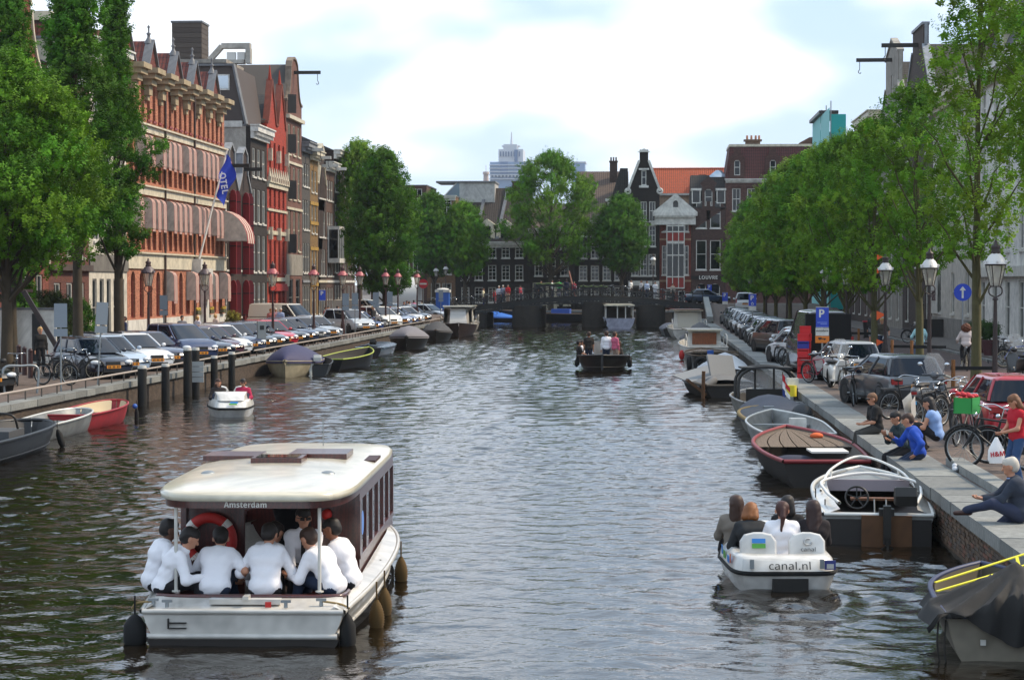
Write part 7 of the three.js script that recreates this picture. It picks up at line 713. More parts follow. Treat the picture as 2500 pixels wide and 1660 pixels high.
[ // px of the number plate, kind, colour, label, extras
  [275, 'hatch', 0x10152a, 'dark blue hatchback behind the parked bicycles', { bump: 0 }], [321, 'estate', 0x9fb0c4, 'silver-blue estate second along the left quay', { rack: 1, chrome: 1 }], [383, 'hatch', 0xd5d8dc, 'white hatchback with dark grille slats', {}], [423, 'hatch', 0x1c2140, 'indigo hatchback with silver nose badge', { chrome: 1 }], [492, 'mpv', 0x1c2c52, 'tall blue people carrier behind the twin mooring posts', {}], [539, 'saloon', 0x1a2036, 'dark blue saloon with twin chrome grille', { chrome: 1 }], [562, 'hatch', 0x4a2030, 'maroon hatchback next to the blue saloon', {}], [582, 'hatch', 0xdfe0e0, 'white hatchback with rounded nose between dark cars', {}], [616, 'estate', 0x2a3550, 'slate blue estate with broad black grille', { chrome: 1 }], [645, 'hatch', 0x1b1d22, 'black hatchback behind the grey meter box', {}], [676, 'saloon', 0x23272c, 'dark saloon with triangular chrome grille', { chrome: 1 }], [698, 'hatch', 0xb0132c, 'bright red hatchback among dark cars', {}], [727, 'saloon', 0x171b26, 'near black saloon next to the red hatchback', {}], [752, 'hatch', 0x26324e, 'navy hatchback with bright bonnet past the red one', {}], [779, 'saloon', 0x59606c, 'grey saloon with pale number plate', { plate: 'white' }], [811, 'saloon', 0x8f969e, 'silver saloon with large chrome shield grille', { chrome: 1 }], [893, 'mpv', 0xaab2b8, 'silver van-like family car past the gap', { bump: 1 }], [916, 'saloon', 0x3a4b78, 'blue saloon beside the silver family car', {}], [962, 'mpv', 0xdcdad2, 'white people carrier beyond the parked bicycle', {}], [988, 'hatch', 0x8c98b0, 'pale blue hatchback past the white people carrier', {}], [1004, 'saloon', 0x4b5a7c, 'blue-grey saloon near the tug', {}], [1019, 'hatch', 0xc9cdd2, 'light silver hatchback near the blue toilet cabin', {}], [1036, 'estate', 0x2b2f38, 'dark estate at the end of the left row', {}]
].forEach(([px, kind, color, label, ex], i) => { const z = depthAtX(px, -18.75), a = R(40 + (i * 37 % 7) - 3), c = CARS[kind], d = c.L / 2; car({ kind, color, label, ...ex, group: LC, ry: a, p: [-18.75 - Math.sin(a) * d, QY + 0.005, z - Math.cos(a) * d] }); });
car({ kind: 'saloon', color: 0x17181a, bump: 1, chrome: 1, label: 'old black saloon cut off by the left edge', group: LC, ry: R(40), p: [-21.3, QY + 0.005, -62.6] });
car({ kind: 'van', color: 0xcfc9ba, label: 'cream delivery van behind the row of cars', ry: R(62), p: [-24.3, QY + 0.005, depthAtX(690, -24.3)], side: 'front' });
car({ kind: 'van', color: 0xcac4b4, label: 'cream minibus with side windows farther along', ry: R(62), p: [-23.6, QY + 0.005, depthAtX(880, -23.6)] });
car({ kind: 'estate', color: 0x8e949a, label: 'silver estate car waiting by the white canopy', ry: R(75), p: [-24.2, QY + 0.005, depthAtX(960, -24.2)] }); car({ kind: 'estate', color: 0x9aa3ad, label: 'silver off-road car last before the bridge', ry: R(60), p: [-19.9, QY + 0.005, -184] });
const RC = 'cars parked on the right quay';
const rc = (px, py, kind, color, ryd, label, ex = {}) => { const p = onLevel(px, py, QY); return car({ kind, color, label, group: RC, side: 'rear', ry: R(ryd), p: [p.x, QY + 0.005, p.z], ...ex }); };
car({ kind: 'small', color: 0xa91c2c, side: 'rear', label: 'small red car behind the bicycle with green crate', group: RC, ry: R(186), p: [7.75, QY + 0.005, -45.6] });
car({ kind: 'hatch', color: 0x4a4d51, side: 'rear', bump: 1, label: 'dark grey hatchback with blue tinted rear window', group: RC, ry: R(196), p: [6.7, QY + 0.005, -57.4] });
car({ kind: 'small', color: 0x9a9da0, side: 'rear', label: 'silver car behind the white scooter', group: RC, ry: R(192), p: [6.75, QY + 0.005, -71.0] });
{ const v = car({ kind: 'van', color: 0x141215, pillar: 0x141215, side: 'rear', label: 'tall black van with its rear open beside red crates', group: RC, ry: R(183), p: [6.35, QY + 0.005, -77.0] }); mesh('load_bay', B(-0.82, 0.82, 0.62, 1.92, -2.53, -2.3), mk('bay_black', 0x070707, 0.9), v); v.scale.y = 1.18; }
[[6.3, -87, 'hatch', 0xbfc2c4, 196, 'white hatchback with red lamps past the black van'], [6.7, -93.5, 'small', 0xcdd0d2, 194, 'small white car with roof box past the van'], [6.4, -100.5, 'mpv', 0x1c1e20, 196, 'black off-road car in the right row'], [6.5, -107.5, 'hatch', 0xc6cacc, 194, 'white hatchback with dark rear window in the right row'], [6.6, -114.5, 'estate', 0x9aa1a8, 192, 'silver estate in the right row'], [6.6, -122, 'hatch', 0x39445a, 194, 'blue-grey hatchback in the right row'], [6.7, -130, 'saloon', 0x2a2c30, 192, 'dark saloon in the right row'], [6.7, -138, 'hatch', 0x5a6068, 194, 'grey hatchback in the right row'], [6.8, -147, 'estate', 0x24262a, 192, 'black estate in the right row'], [6.9, -157, 'hatch', 0x70777e, 192, 'mid grey hatchback far along the right row'], [7.0, -168, 'saloon', 0x202226, 190, 'last dark saloon before the right ramp']].forEach(([x, z, kind, color, ryd, label], i) => car({ kind, color, label, side: 'rear', group: RC, ry: R(ryd), p: [x, QY + 0.005, z], rack: i === 1 }));
car({ kind: 'mpv', color: 0xc9ccce, side: 'rear', label: 'pale car climbing to the bridge on the right', ry: R(178), p: [8.6, 1.75, -184] }); car({ kind: 'saloon', color: 0x27384f, label: 'dark blue car turning at the right bridge end', ry: R(100), p: [5.6, 2.21, -200] });
// ---------------------------------------------------------------- bicycles, scooters
function bikeProto(name, label, frameM, o = {}) { // along +z, wheels on y = 0
  const b = thing(name, label, 'bicycle'), r = 0.345, wb = 1.08, dk = trimB, tyre = norm(new THREE.TorusGeometry(r - 0.018, 0.021, 6, 28).rotateY(PI / 2)), rim = merge([new THREE.TorusGeometry(r - 0.05, 0.012, 5, 28).rotateY(PI / 2), ...Array.from({ length: 14 }, (_, i) => bar([0, 0, 0], [0, Math.cos(i * PI / 7) * (r - 0.05), Math.sin(i * PI / 7) * (r - 0.05)], 0.0035, 3)), new THREE.CylinderGeometry(0.025, 0.025, 0.09, 8).rotateZ(PI / 2)]);
  for (const z of [-wb / 2, wb / 2]) { const w = new THREE.Group(); w.name = 'wheel'; w.position.set(0, r, z); b.add(w); mesh('tyre', tyre, rubber, w); mesh('rim', rim, o.rim || steel, w); }
  const bb = [0, 0.29, -0.06], st = [0, 0.78, -0.26], hd = [0, 0.84, 0.3], hl = [0, 0.62, 0.36], rh = [0, r, -wb / 2], fh = [0, r, wb / 2];
  mesh('frame', [bar(bb, st, 0.018), bar(bb, hl, 0.02), bar(o.step ? av(bb, [0, 0.16, -0.08]) : st, hd, 0.017), bar(bb, rh, 0.012), bar(st, rh, 0.011), bar(hl, hd, 0.024)], frameM, b); mesh('fork', [bar([0.04, 0.62, 0.37], [0.05, r, wb / 2], 0.012), bar([-0.04, 0.62, 0.37], [-0.05, r, wb / 2], 0.012), bar([-0.05, 0.63, 0.36], [0.05, 0.63, 0.36], 0.016)], frameM, b);
  mesh('handlebar', [bar(hd, [0, 1.02, 0.25], 0.014), tube([[-0.3, 1.0, -0.02], [-0.28, 1.06, 0.12], [-0.1, 1.06, 0.27], [0.1, 1.06, 0.27], [0.28, 1.06, 0.12], [0.3, 1.0, -0.02]], 0.012, 22, 5)], chrome, b); mesh('saddle', [sph(0, 0.98, -0.3, 0.1, 0.04, 0.13, 10, 6), bar(st, [0, 0.96, -0.3], 0.014)], dk, b);
  const mud = (z, a0, a1) => tube(Array.from({ length: 9 }, (_, i) => { const a = lerp(a0, a1, i / 8); return [0, r + Math.sin(a) * (r + 0.03), z + Math.cos(a) * (r + 0.03)]; }), 0.022, 14, 4); mesh('mudguard', mud(-wb / 2, 0.6, 3.3), dk, b); mesh('mudguard', mud(wb / 2, 0.3, 2.4), dk, b); mesh('carrier', [B(-0.07, 0.07, 0.76, 0.78, -0.85, -0.36), bar([0.07, 0.76, -0.75], [0.05, r, -wb / 2], 0.007, 4), bar([-0.07, 0.76, -0.75], [-0.05, r, -wb / 2], 0.007, 4)], dk, b); mesh('chain_guard', [B(0.05, 0.07, 0.27, 0.4, -0.55, 0.06)], dk, b); mesh('pedals', [bar([-0.12, 0.2, 0.02], [-0.05, 0.29, -0.06], 0.012), bar([0.05, 0.29, -0.06], [0.12, 0.38, -0.14], 0.012), B(-0.17, -0.1, 0.18, 0.21, -0.02, 0.06), B(0.1, 0.17, 0.37, 0.4, -0.18, -0.1)], steel, b); mesh('lamp', sph(0, 0.9, 0.36, 0.045), chrome, b);
  if (o.crate) { const cr = mesh('crate', [B(-0.2, 0.2, 0.92, 0.95, 0.34, 0.66), ...[[-0.2, -0.18, 0.34, 0.66], [0.18, 0.2, 0.34, 0.66]].map((q) => B(q[0], q[1], 0.95, 1.18, q[2], q[3])), B(-0.2, 0.2, 0.95, 1.18, 0.34, 0.36), B(-0.2, 0.2, 0.95, 1.18, 0.64, 0.66)], o.crate, b); }
  return b; }
const bk = mk('bike_black', 0x1a1a1b, 0.5), proto = bikeProto('bicycle', 'black upright bicycle leaning by the tree on the left quay', bk), protoS = bikeProto('bicycle', 'black step-through bicycle with pale rims beside the left tree', bk, { step: true, rim: mk('rim_pale', 0xb0a48c, 0.6) });
proto.position.set(-19.6, QY + 0.005, -66.6); proto.rotation.set(0, R(70), 0); protoS.position.set(-19.9, QY + 0.005, -70.4); protoS.rotation.y = R(95);
copy(proto, 'bicycle half hidden behind the left tree trunk', [-20.6, QY + 0.005, -71.6], R(70)); copy(proto, 'bicycle beside the old black saloon at the left edge', [-20.9, QY + 0.005, -66.5], R(20)); copy(proto, 'bicycle held by a passer-by among the left cars', [-19.6, QY + 0.005, -147], R(80));
const BG = 'bicycles parked along the right quay', rb = rng(91), names = ['by the red crates', 'between the van and the scooter', 'against the lamp post', 'near the quay edge', 'beside the dark grey hatchback'];
const crateBike = bikeProto('bicycle', 'black bicycle with a green crate of red flowers in front', bk, { crate: mk('crate_green', 0x1f8a3a, 0.5) }); crateBike.position.set(6.3, QY + 0.005, -37.6); crateBike.rotation.y = R(-118); crateBike.scale.setScalar(1.1); mesh('flowers', Array.from({ length: 12 }, (_, i) => sph(-0.15 + (i % 4) * 0.1, 1.2 + 0.04 * Math.sin(i * 3), 0.4 + Math.floor(i / 4) * 0.1, 0.05, 0.04, 0.05, 6, 4)), mk('flower_red', 0xb5202e, 0.7), crateBike).userData.kind = 'stuff';
const redBike = bikeProto('bicycle', 'red framed bicycle leaning towards the parking sign', mk('bike_red', 0x8a1f35, 0.4)); redBike.position.set(5.75, QY + 0.005, -69.5); redBike.rotation.set(0, R(35), 0.12); const blueBike = bikeProto('bicycle', 'blue bicycle across the road by the shop wall', mk('bike_blue', 0x3a4fa8, 0.4), { rim: M.rim_pale }); blueBike.position.set(14.2, QY + 0.12, -80); blueBike.rotation.y = R(100);
[[6.9, -38.8, -100, 'bicycle standing behind the green crate bicycle'], [6.6, -43.4, 150, 'bicycle leaning on the red car beside the posts'], [6.0, -47.6, 160, 'pale-rimmed bicycle by the seated black T-shirt'], [6.6, -48.6, 140, 'bicycle with dark panniers near the wooden post'], [7.2, -49.4, 120, 'bicycle behind the panniers by the lamp'], [5.75, -53.6, 165, 'bicycle tight against the dark grey hatchback'], [5.7, -57.0, 170, 'bicycle at the left flank of the dark grey hatchback'], [6.1, -60.0, 160, 'bicycle leaning just past the dark grey hatchback'], [6.9, -63.6, 150, 'black bicycle beside the white scooter'], [6.3, -65.5, 150, 'bicycle behind the parking sign pole'], [7.4, -66.4, 140, 'bicycle crowded behind the white scooter'], [5.7, -69.6, 160, 'bicycle right of the red crates'], [5.75, -80.5, 155, 'first bicycle beyond the red crates'], [5.7, -82, 155, 'second bicycle beyond the red crates'], [5.75, -83.4, 150, 'third bicycle beyond the red crates'], [5.8, -85, 150, 'fourth bicycle beyond the red crates'], [5.6, -90, 150, 'bicycle between the two white cars'], [5.7, -96.6, 150, 'bicycle beside the small white car'], [5.7, -103.8, 150, 'bicycle beside the black off-road car'], [5.7, -110.6, 150, 'bicycle near the amber lamp'], [5.8, -112.0, 150, 'bicycle next to the silver estate in the right row'], [5.8, -118, 150, 'bicycle by the blue-grey hatchback'], [5.9, -126, 150, 'bicycle by the dark saloon of the right row'], [5.9, -134, 150, 'bicycle by the grey hatchback of the right row'], [6.0, -143, 150, 'bicycle by the black estate of the right row'], [6.0, -152, 150, 'bicycle by the mid grey hatchback'], [7.0, -46.0, 110, 'bicycle behind the seated black T-shirt'], [7.6, -51.2, 100, 'bicycle beside the dark scooter'], [6.4, -51.6, 130, 'bicycle before the dark scooter'], [7.9, -44.0, 60, 'bicycle between the red car and the second lantern'], [6.2, -67.4, 150, 'bicycle by the open rear of the van'], [7.8, -62, 140, 'bicycle squeezed past the scooter'], [8.2, -56, 100, 'bicycle right of the dark grey hatchback'], [8.4, -47.5, 80, 'bicycle leaning by the tree stake'], [5.65, -87.2, 150, 'bicycle at the rear of the white hatchback'], [5.7, -99.2, 150, 'bicycle just before the black off-road car'], [14.5, -84, 10, 'bicycle below the iron stair'], [14.6, -86, 15, 'second bicycle below the iron stair'], [14.4, -88, 5, 'third bicycle below the iron stair'], [14.5, -112, 60, 'bicycle under the far white sign']].forEach(([x, z, r, l], i) => { const c = copy(i % 3 === 2 ? protoS : proto, l, [x, QY + (x > 14 ? 0.13 : 0.005), z], R(r + (rb() - 0.5) * 14), BG); c.rotation.z = (rb() - 0.5) * 0.2; });
{ const GB = 'bicycles chained to the bridge railing'; for (let i = 0; i < 26; i++) { const x = lerp(LX + 0.2, RX - 0.4, (i + 0.5 * rb()) / 26), ordinal = ['first', 'second', 'third', 'fourth', 'fifth', 'sixth', 'seventh', 'eighth', 'ninth', 'tenth', 'eleventh', 'twelfth', 'thirteenth', 'fourteenth', 'fifteenth', 'sixteenth', 'seventeenth', 'eighteenth', 'nineteenth', 'twentieth', 'twenty-first', 'twenty-second', 'twenty-third', 'twenty-fourth', 'twenty-fifth', 'twenty-sixth'][i]; const c = copy(i % 2 ? protoS : proto, ordinal + ' bicycle from the left on the bridge railing', [x, deckY(x) + 0.005, ZB - 0.55 - 0.25 * rb()], R(80 + 30 * rb()), GB); c.rotation.z = 0; }
  for (let i = 0; i < 5; i++) copy(proto, ['first', 'second', 'third', 'fourth', 'fifth'][i] + ' bicycle from the left beside the blue toilet cabin', [-18.6 - 0.5 * i, 1.76, -194.6 + 0.2 * i], R(60 + i * 12), 'bicycles at the left bridge end'); }
function scooter(p, ry, m, label, plate) { const s = thing('motor_scooter', label, 'scooter', p, ry), w = (z) => { const g = new THREE.Group(); g.name = 'wheel'; g.position.set(0, 0.24, z); s.add(g); mesh('tyre', norm(new THREE.TorusGeometry(0.19, 0.055, 8, 22).rotateY(PI / 2)), rubber, g); mesh('rim', new THREE.CylinderGeometry(0.15, 0.15, 0.08, 14).rotateZ(PI / 2), steel, g); }; w(-0.6); w(0.62);
  mesh('rear_body', loft([-0.95, -0.8, -0.5, -0.2, -0.05].map((z, i) => { const h = [0.08, 0.17, 0.19, 0.17, 0.12][i], y0 = [0.55, 0.38, 0.32, 0.28, 0.26][i], y1 = [0.72, 0.8, 0.8, 0.74, 0.6][i]; return [[-h, y0, z], [-h, y1 - 0.06, z], [-h * 0.6, y1, z], [h * 0.6, y1, z], [h, y1 - 0.06, z], [h, y0, z]]; }), true, true, true), m, s); mesh('floor_board', B(-0.19, 0.19, 0.24, 0.3, -0.1, 0.36), m, s); mesh('leg_shield', [TR(ext([[-0.2, 0], [0.2, 0], [0.23, 0.5], [0.12, 0.68], [-0.12, 0.68], [-0.23, 0.5]], 0.06, [], 0.02), [0, 0.28, 0.4], [0.22, 0, 0])], m, s); mesh('front_mudguard', TR(new THREE.SphereGeometry(1, 12, 8, 0, 2 * PI, 0, PI / 2), [0, 0.3, 0.64], [0, 0, 0], [0.1, 0.2, 0.3]), m, s); mesh('seat', [TR(new THREE.SphereGeometry(1, 12, 8), [0, 0.84, -0.45], [0, 0, 0], [0.16, 0.07, 0.4])], trimB, s); mesh('handlebar', [bar([-0.32, 1.06, 0.3], [0.32, 1.06, 0.3], 0.02), sph(0, 1.04, 0.36, 0.12, 0.1, 0.1), bar([0.22, 1.06, 0.3], [0.34, 1.3, 0.28], 0.008), bar([-0.22, 1.06, 0.3], [-0.34, 1.3, 0.28], 0.008)], m, s); mesh('mirror', [sph(0.36, 1.33, 0.28, 0.07, 0.05, 0.02), sph(-0.36, 1.33, 0.28, 0.07, 0.05, 0.02)], chrome, s).userData.kind = 'stuff'; mesh('windscreen', [TR(ext([[-0.24, 0], [0.24, 0], [0.28, 0.35], [0.16, 0.55], [-0.16, 0.55], [-0.28, 0.35]], 0.006), [0, 1.08, 0.42], [-0.3, 0, 0])], mk('screen_plastic', 0xffffff, 0.1, { transmission: 0.9, thickness: 0 }), s); mesh('tail_lamp', B(-0.07, 0.07, 0.6, 0.68, -0.98, -0.92), lampR, s); mesh('number_plate', B(-0.08, 0.08, 0.36, 0.5, -0.99, -0.98), plate || mk('plate_blue', 0x4aa3d8, 0.5), s); return s; }
scooter([6.05, QY, -66.4], R(15), mk('scooter_white', 0xd8d6d0, 0.3, { clearcoat: 0.6 }), 'white motor scooter parked beside the silver car'); scooter([13.0, QY, -73], R(195), mk('scooter_black', 0x1b1c1f, 0.35, { clearcoat: 0.6 }), 'black motor scooter with blue plate on the road'); scooter([7.1, QY, -52.4], R(150), mk('scooter_grey', 0x55585c, 0.35), 'dark scooter with tall windscreen among the bicycles'); scooter([6.1, QY, -109], R(170), mk('scooter_grey', 0x55585c), 'scooter with lit amber lamp in the right row').children.find((c) => c.name === 'tail_lamp').material = amber;
// ---------------------------------------------------------------- street furniture
const ironB = mk('cast_iron', 0x2a1b18, 0.5), lampGlass = mk('lantern_pane', 0xe9e6dc, 0.15, { transmission: 0.75, thickness: 0 });
function lamp(p, label, o = {}) { const g = thing('street_lamp', label, 'street lamp', p, o.ry || 0, o.group), H = o.h || 4.55, y = H - 1.25, n = 6;
  mesh('post', [lathe([[0.17, 0], [0.17, 0.12], [0.13, 0.2], [0.13, 0.75], [0.1, 0.85], [0.11, 0.92], [0.075, 1.0], [0.06, 2.2], [0.075, 2.24], [0.055, 2.3], [0.045, y - 0.38], [0.09, y - 0.36], [0.05, y - 0.3], [0.05, y - 0.28]], 12)], o.iron || ironB, g); for (const s of [-1, 1]) mesh('lyre_arm', tube([[0, y - 0.3, 0], [s * 0.16, y - 0.2, 0], [s * 0.17, y - 0.06, 0], [s * 0.11, y, 0]], 0.02, 14, 5), o.iron || ironB, g);
  const P = (r, yy, i) => [r * Math.cos(i * 2 * PI / n), yy, r * Math.sin(i * 2 * PI / n)], fr = []; for (let i = 0; i < n; i++) fr.push(bar(P(0.14, y, i), P(0.27, y + 0.58, i), 0.013, 5), bar(P(0.14, y, i), P(0.14, y, i + 1), 0.016, 5), bar(P(0.27, y + 0.58, i), P(0.27, y + 0.58, i + 1), 0.022, 5)); const lf = mesh('lantern_frame', fr, o.iron || ironB, g); for (let i = 0; i < n; i++) mesh('pane', loft([[P(0.137, y + 0.01, i), P(0.137, y + 0.01, i + 1)], [P(0.265, y + 0.57, i), P(0.265, y + 0.57, i + 1)]], false), lampGlass, lf);
  mesh('lantern_roof', [lathe([[0.33, 0], [0.31, 0.05], [0.2, 0.22], [0.13, 0.28], [0.12, 0.3]], n).translate(0, y + 0.6, 0), ...Array.from({ length: n }, (_, i) => sph(...P(0.31, y + 0.66, i + 0.5), 0.03, 0.05, 0.03, 6, 5))], o.roof || mk('lantern_white', 0xcbc8c4, 0.4), g); mesh('crown', [lathe([[0.12, 0], [0.14, 0.05], [0.1, 0.1], [0.13, 0.16], [0.12, 0.22], [0.05, 0.26], [0.04, 0.34], [0.01, 0.38]], 10).translate(0, y + 0.88, 0)], o.iron || ironB, g); mesh('bulb', sph(0, y + 0.16, 0, 0.05, 0.09, 0.05), mk('bulb_glass', 0xd9d5c8, 0.3), g); return g; }
const RL = 'lanterns along the right quay'; [[2432, 'tall lantern post nearest the camera beside the red car'], [2271, 'second lantern on the right, behind the wooden posts'], [2163, 'third lantern on the right, among the leaves'], [2068, 'fourth lantern on the right beside the black van'], [2017, 'fifth lantern on the right above the parking sign'], [1922, 'sixth lantern on the right under the trees'], [1872, 'seventh lantern on the right under the trees'], [1832, 'eighth lantern on the right near the bridge']].forEach(([px, l]) => lamp([9.35, QY, depthAtX(px, 9.35)], l, { group: RL }));
const redRoof = mk('lantern_red', 0xa8565a, 0.5), brownI = mk('iron_brown', 0x3a1f1e, 0.5); const LL = 'lanterns along the left street';
[[361, -22.6, 0, 'dark lantern post before the brick arcade'], [499, -23.4, 0, 'second dark lantern beside the hotel entrance'], [665, -19.4, 1, 'red-topped lantern before the bright red house'], [765, -19.2, 1, 'red-topped lantern by the cream van'], [836, -19.2, 1, 'red-topped lantern behind the silver saloon'], [878, -19.2, 1, 'red-topped lantern near the round tree trunk'], [941, -19.4, 1, 'red-topped lantern before the white canopy'], [971, -19.4, 1, 'red-topped lantern at the canopy right end'], [1018, -19.4, 1, 'red-topped lantern beside the no-entry sign']].forEach(([px, X, red, l]) => lamp([X, QY, depthAtX(px, X)], l, { group: LL, roof: red ? redRoof : mk('lantern_dark', 0x55474a, 0.5), iron: brownI, h: 4.5 }));
lamp([onZ(1033, 690, -214).x, 1.2, -227], 'grey lantern left of the toilet cabin beyond the bridge', { h: 5 }); lamp([onZ(1088, 690, -227).x, 1.2, -227], 'grey lantern right above the blue toilet cabin', { h: 5.2 }); lamp([onZ(1595, 690, -207).x, 2.6, -207.5], 'lantern on the bridge before the pediment house', { h: 4.6 });
// signs
const blueS = mk('sign_blue', 0x1c3fae, 0.4), orangeS = mk('sign_orange', 0xd9761a, 0.5);
function pSign(p, ry, h, o = {}) { const g = thing('parking_sign', o.label, 'sign', p, ry, o.group); mesh('pole', bar([0, 0, 0], [0, h, 0], 0.03, 8), steel, g); const s = mesh('panel', B(-0.22, 0.22, h - 0.72, h, 0.03, 0.045), blueS, g); mesh('panel_edge', [B(-0.225, 0.225, h - 0.015, h + 0.005, 0.028, 0.05), B(-0.225, 0.225, h - 0.725, h - 0.705, 0.028, 0.05)], white, s); mesh('letter', TR(word('P', 0.28, 0.008), [-0.02, h - 0.22, 0.046]), white, s); if (o.full) { mesh('small_text', [B(-0.17, 0.16, h - 0.545, h - 0.53, 0.046, 0.05), B(-0.06, 0.16, h - 0.6, h - 0.585, 0.046, 0.05)], mk('text_pale_blue', 0x8fa4d8, 0.5), s); const w = mesh('plate_white', B(-0.23, 0.23, h - 1.0, h - 0.74, 0.03, 0.045), white, g); mesh('lettering', TR(word('autodate', 0.07, 0.006), [0, h - 0.82, 0.046]), black, w); const q = mesh('plate_orange', B(-0.24, 0.24, h - 1.25, h - 1.01, 0.03, 0.045), orangeS, g); mesh('tow_pictogram', [B(-0.14, 0.13, h - 1.12, h - 1.09, 0.046, 0.05), B(-0.14, -0.02, h - 1.09, h - 1.06, 0.046, 0.05), sph(-0.08, h - 1.13, 0.046, 0.022), sph(0.08, h - 1.13, 0.046, 0.022)], black, q); } else if (o.low) mesh('lower_plate', B(-0.22, 0.22, h - 0.95, h - 0.74, 0.03, 0.045), white, g); if (o.wheel) mesh('wheelchair_mark', [TR(new THREE.TorusGeometry(0.06, 0.014, 6, 14), [0.0, h - 0.58, 0.046]), B(-0.03, -0.01, h - 0.56, h - 0.44, 0.044, 0.052)], white, s); return g; }
pSign([6.05, QY, depthAtX(2009, 6.05)], R(-4), 2.55, { full: 1, label: 'blue parking sign with white and orange plates below' }); pSign([6.0, QY, depthAtX(1838, 6.0)], R(-3), 2.75, { wheel: 1, low: 1, label: 'blue parking sign with wheelchair mark' }); pSign([6.2, QY, depthAtX(1771, 6.2)], R(-3), 2.6, { low: 1, label: 'blue parking sign farther along the right row' }); pSign([6.3, QY + 0.6, depthAtX(1733, 6.3)], 0, 2.6, { label: 'farthest blue parking sign by the right bridge end' }); pSign([-22.2, QY, depthAtX(786, -22.2)], R(12), 2.9, { label: 'small blue parking sign before the left houses' });
{ const g = thing('direction_sign', 'round blue one-way sign with white arrow', 'sign', [13.0, QY, depthAtX(2352, 13.0)], R(-8)); mesh('pole', bar([0, 0, 0], [0, 3.0, 0], 0.035, 8), steel, g); const d = mesh('disc', new THREE.CylinderGeometry(0.36, 0.36, 0.02, 28).rotateX(PI / 2).translate(0, 3.0, 0.05), blueS, g); mesh('arrow', ext([[-0.04, -0.24], [0.04, -0.24], [0.04, 0.08], [0.13, 0.08], [0, 0.25], [-0.13, 0.08], [-0.04, 0.08]], 0.01).translate(0, 3.0, 0.062), white, d);
  const h = thing('no_entry_sign', 'round red no-entry sign near the white canopy', 'sign', [-19.2, QY, depthAtX(1033, -19.2)]); mesh('pole', bar([0, 0, 0], [0, 3.3, 0], 0.035, 8), steel, h); const e = mesh('disc', new THREE.CylinderGeometry(0.4, 0.4, 0.02, 28).rotateX(PI / 2).translate(0, 3.3, 0.05), mk('sign_red_bright', 0xb5162a, 0.4), h); mesh('bar', B(-0.3, 0.3, 3.23, 3.37, 0.062, 0.07), white, e); }
[[146, -18.35, 'grey sign back on a pole beside the left bicycles'], [236, -18.35, 'tilted grey sign back by the railing'], [843, -18.4, 'grey sign back before the silver family car'], [866, -18.4, 'second grey sign back before the silver family car'], [398, -25.0, 'grey board on a pole before the arcade'], [917, -18.4, 'grey sign back beside the rider among the cars'], [951, -18.4, 'grey sign back near the white people carrier'], [1076, -18.3, 'grey sign back before the blue toilet cabin']].forEach(([px, X, l], i) => { const g = thing('sign_post', l, 'sign', [X, QY, depthAtX(px, X)], R(i === 1 ? 30 : 15), 'sign backs along the left quay'); if (i === 1) g.rotation.z = -0.06; mesh('pole', bar([0, 0, 0], [0, 2.75, 0], 0.028, 8), steel, g); mesh('panel', [B(-0.2, 0.2, 2.0, 2.75, 0.03, 0.05)], mk('sign_back', 0x7f8890, 0.6), g); mesh('lower_panel', B(-0.21, 0.21, 1.72, 1.96, 0.03, 0.05), mk('sign_back', 0x7f8890, 0.6), g); });
{ const g = thing('parking_meter', 'grey ticket machine box among the left cars', 'ticket machine', [-18.5, QY, depthAtX(637, -18.5)], R(20)); mesh('cabinet', B(-0.2, 0.2, 0.1, 1.55, -0.15, 0.15), mk('meter_grey', 0x8d8f8c, 0.6), g); mesh('screen', B(-0.1, 0.1, 1.15, 1.35, 0.15, 0.16), trimB, g); mesh('foot', B(-0.16, 0.16, 0, 0.1, -0.12, 0.12), trimB, g); }
// mooring posts in the water on the left
[[346, 992, 1.3, 0.16], [403, 980, 1.25, 0.15], [457, 968, 1.72, 0.16], [477, 965, 1.7, 0.15], [522, 947, 1.2, 0.145], [565, 938, 1.25, 0.145]].forEach(([px, py, h, r], i) => { const p = onLevel(px, py, 0), g = thing('mooring_post', ['black mooring post nearest on the left wall', 'second black mooring post on the left wall', 'taller black post of the pair with white plate', 'farther black post of the tall pair', 'black mooring post past the tall pair', 'last black mooring post before the covered boat'][i], 'mooring post', [p.x, 0, p.z], 0, 'black mooring posts by the left wall'); mesh('pile', cyl(0, -0.6, 0, r, r * 0.96, h + 0.6, 14), mk('tarred_wood', 0x161514, 0.75, { t: 'wood' }), g); mesh('white_cap', [cyl(0, h, 0, r * 0.98, r * 0.9, 0.1, 14)], white, g); if (i === 3) for (let k = 0; k < 4; k++) mesh('notice_board', B(-0.1, 0.34, 0.5 + k * 0.2, 0.68 + k * 0.2, r * 0.9, r * 0.9 + 0.04), mk('board_grey', 0xa8aaa8, 0.7), g); });
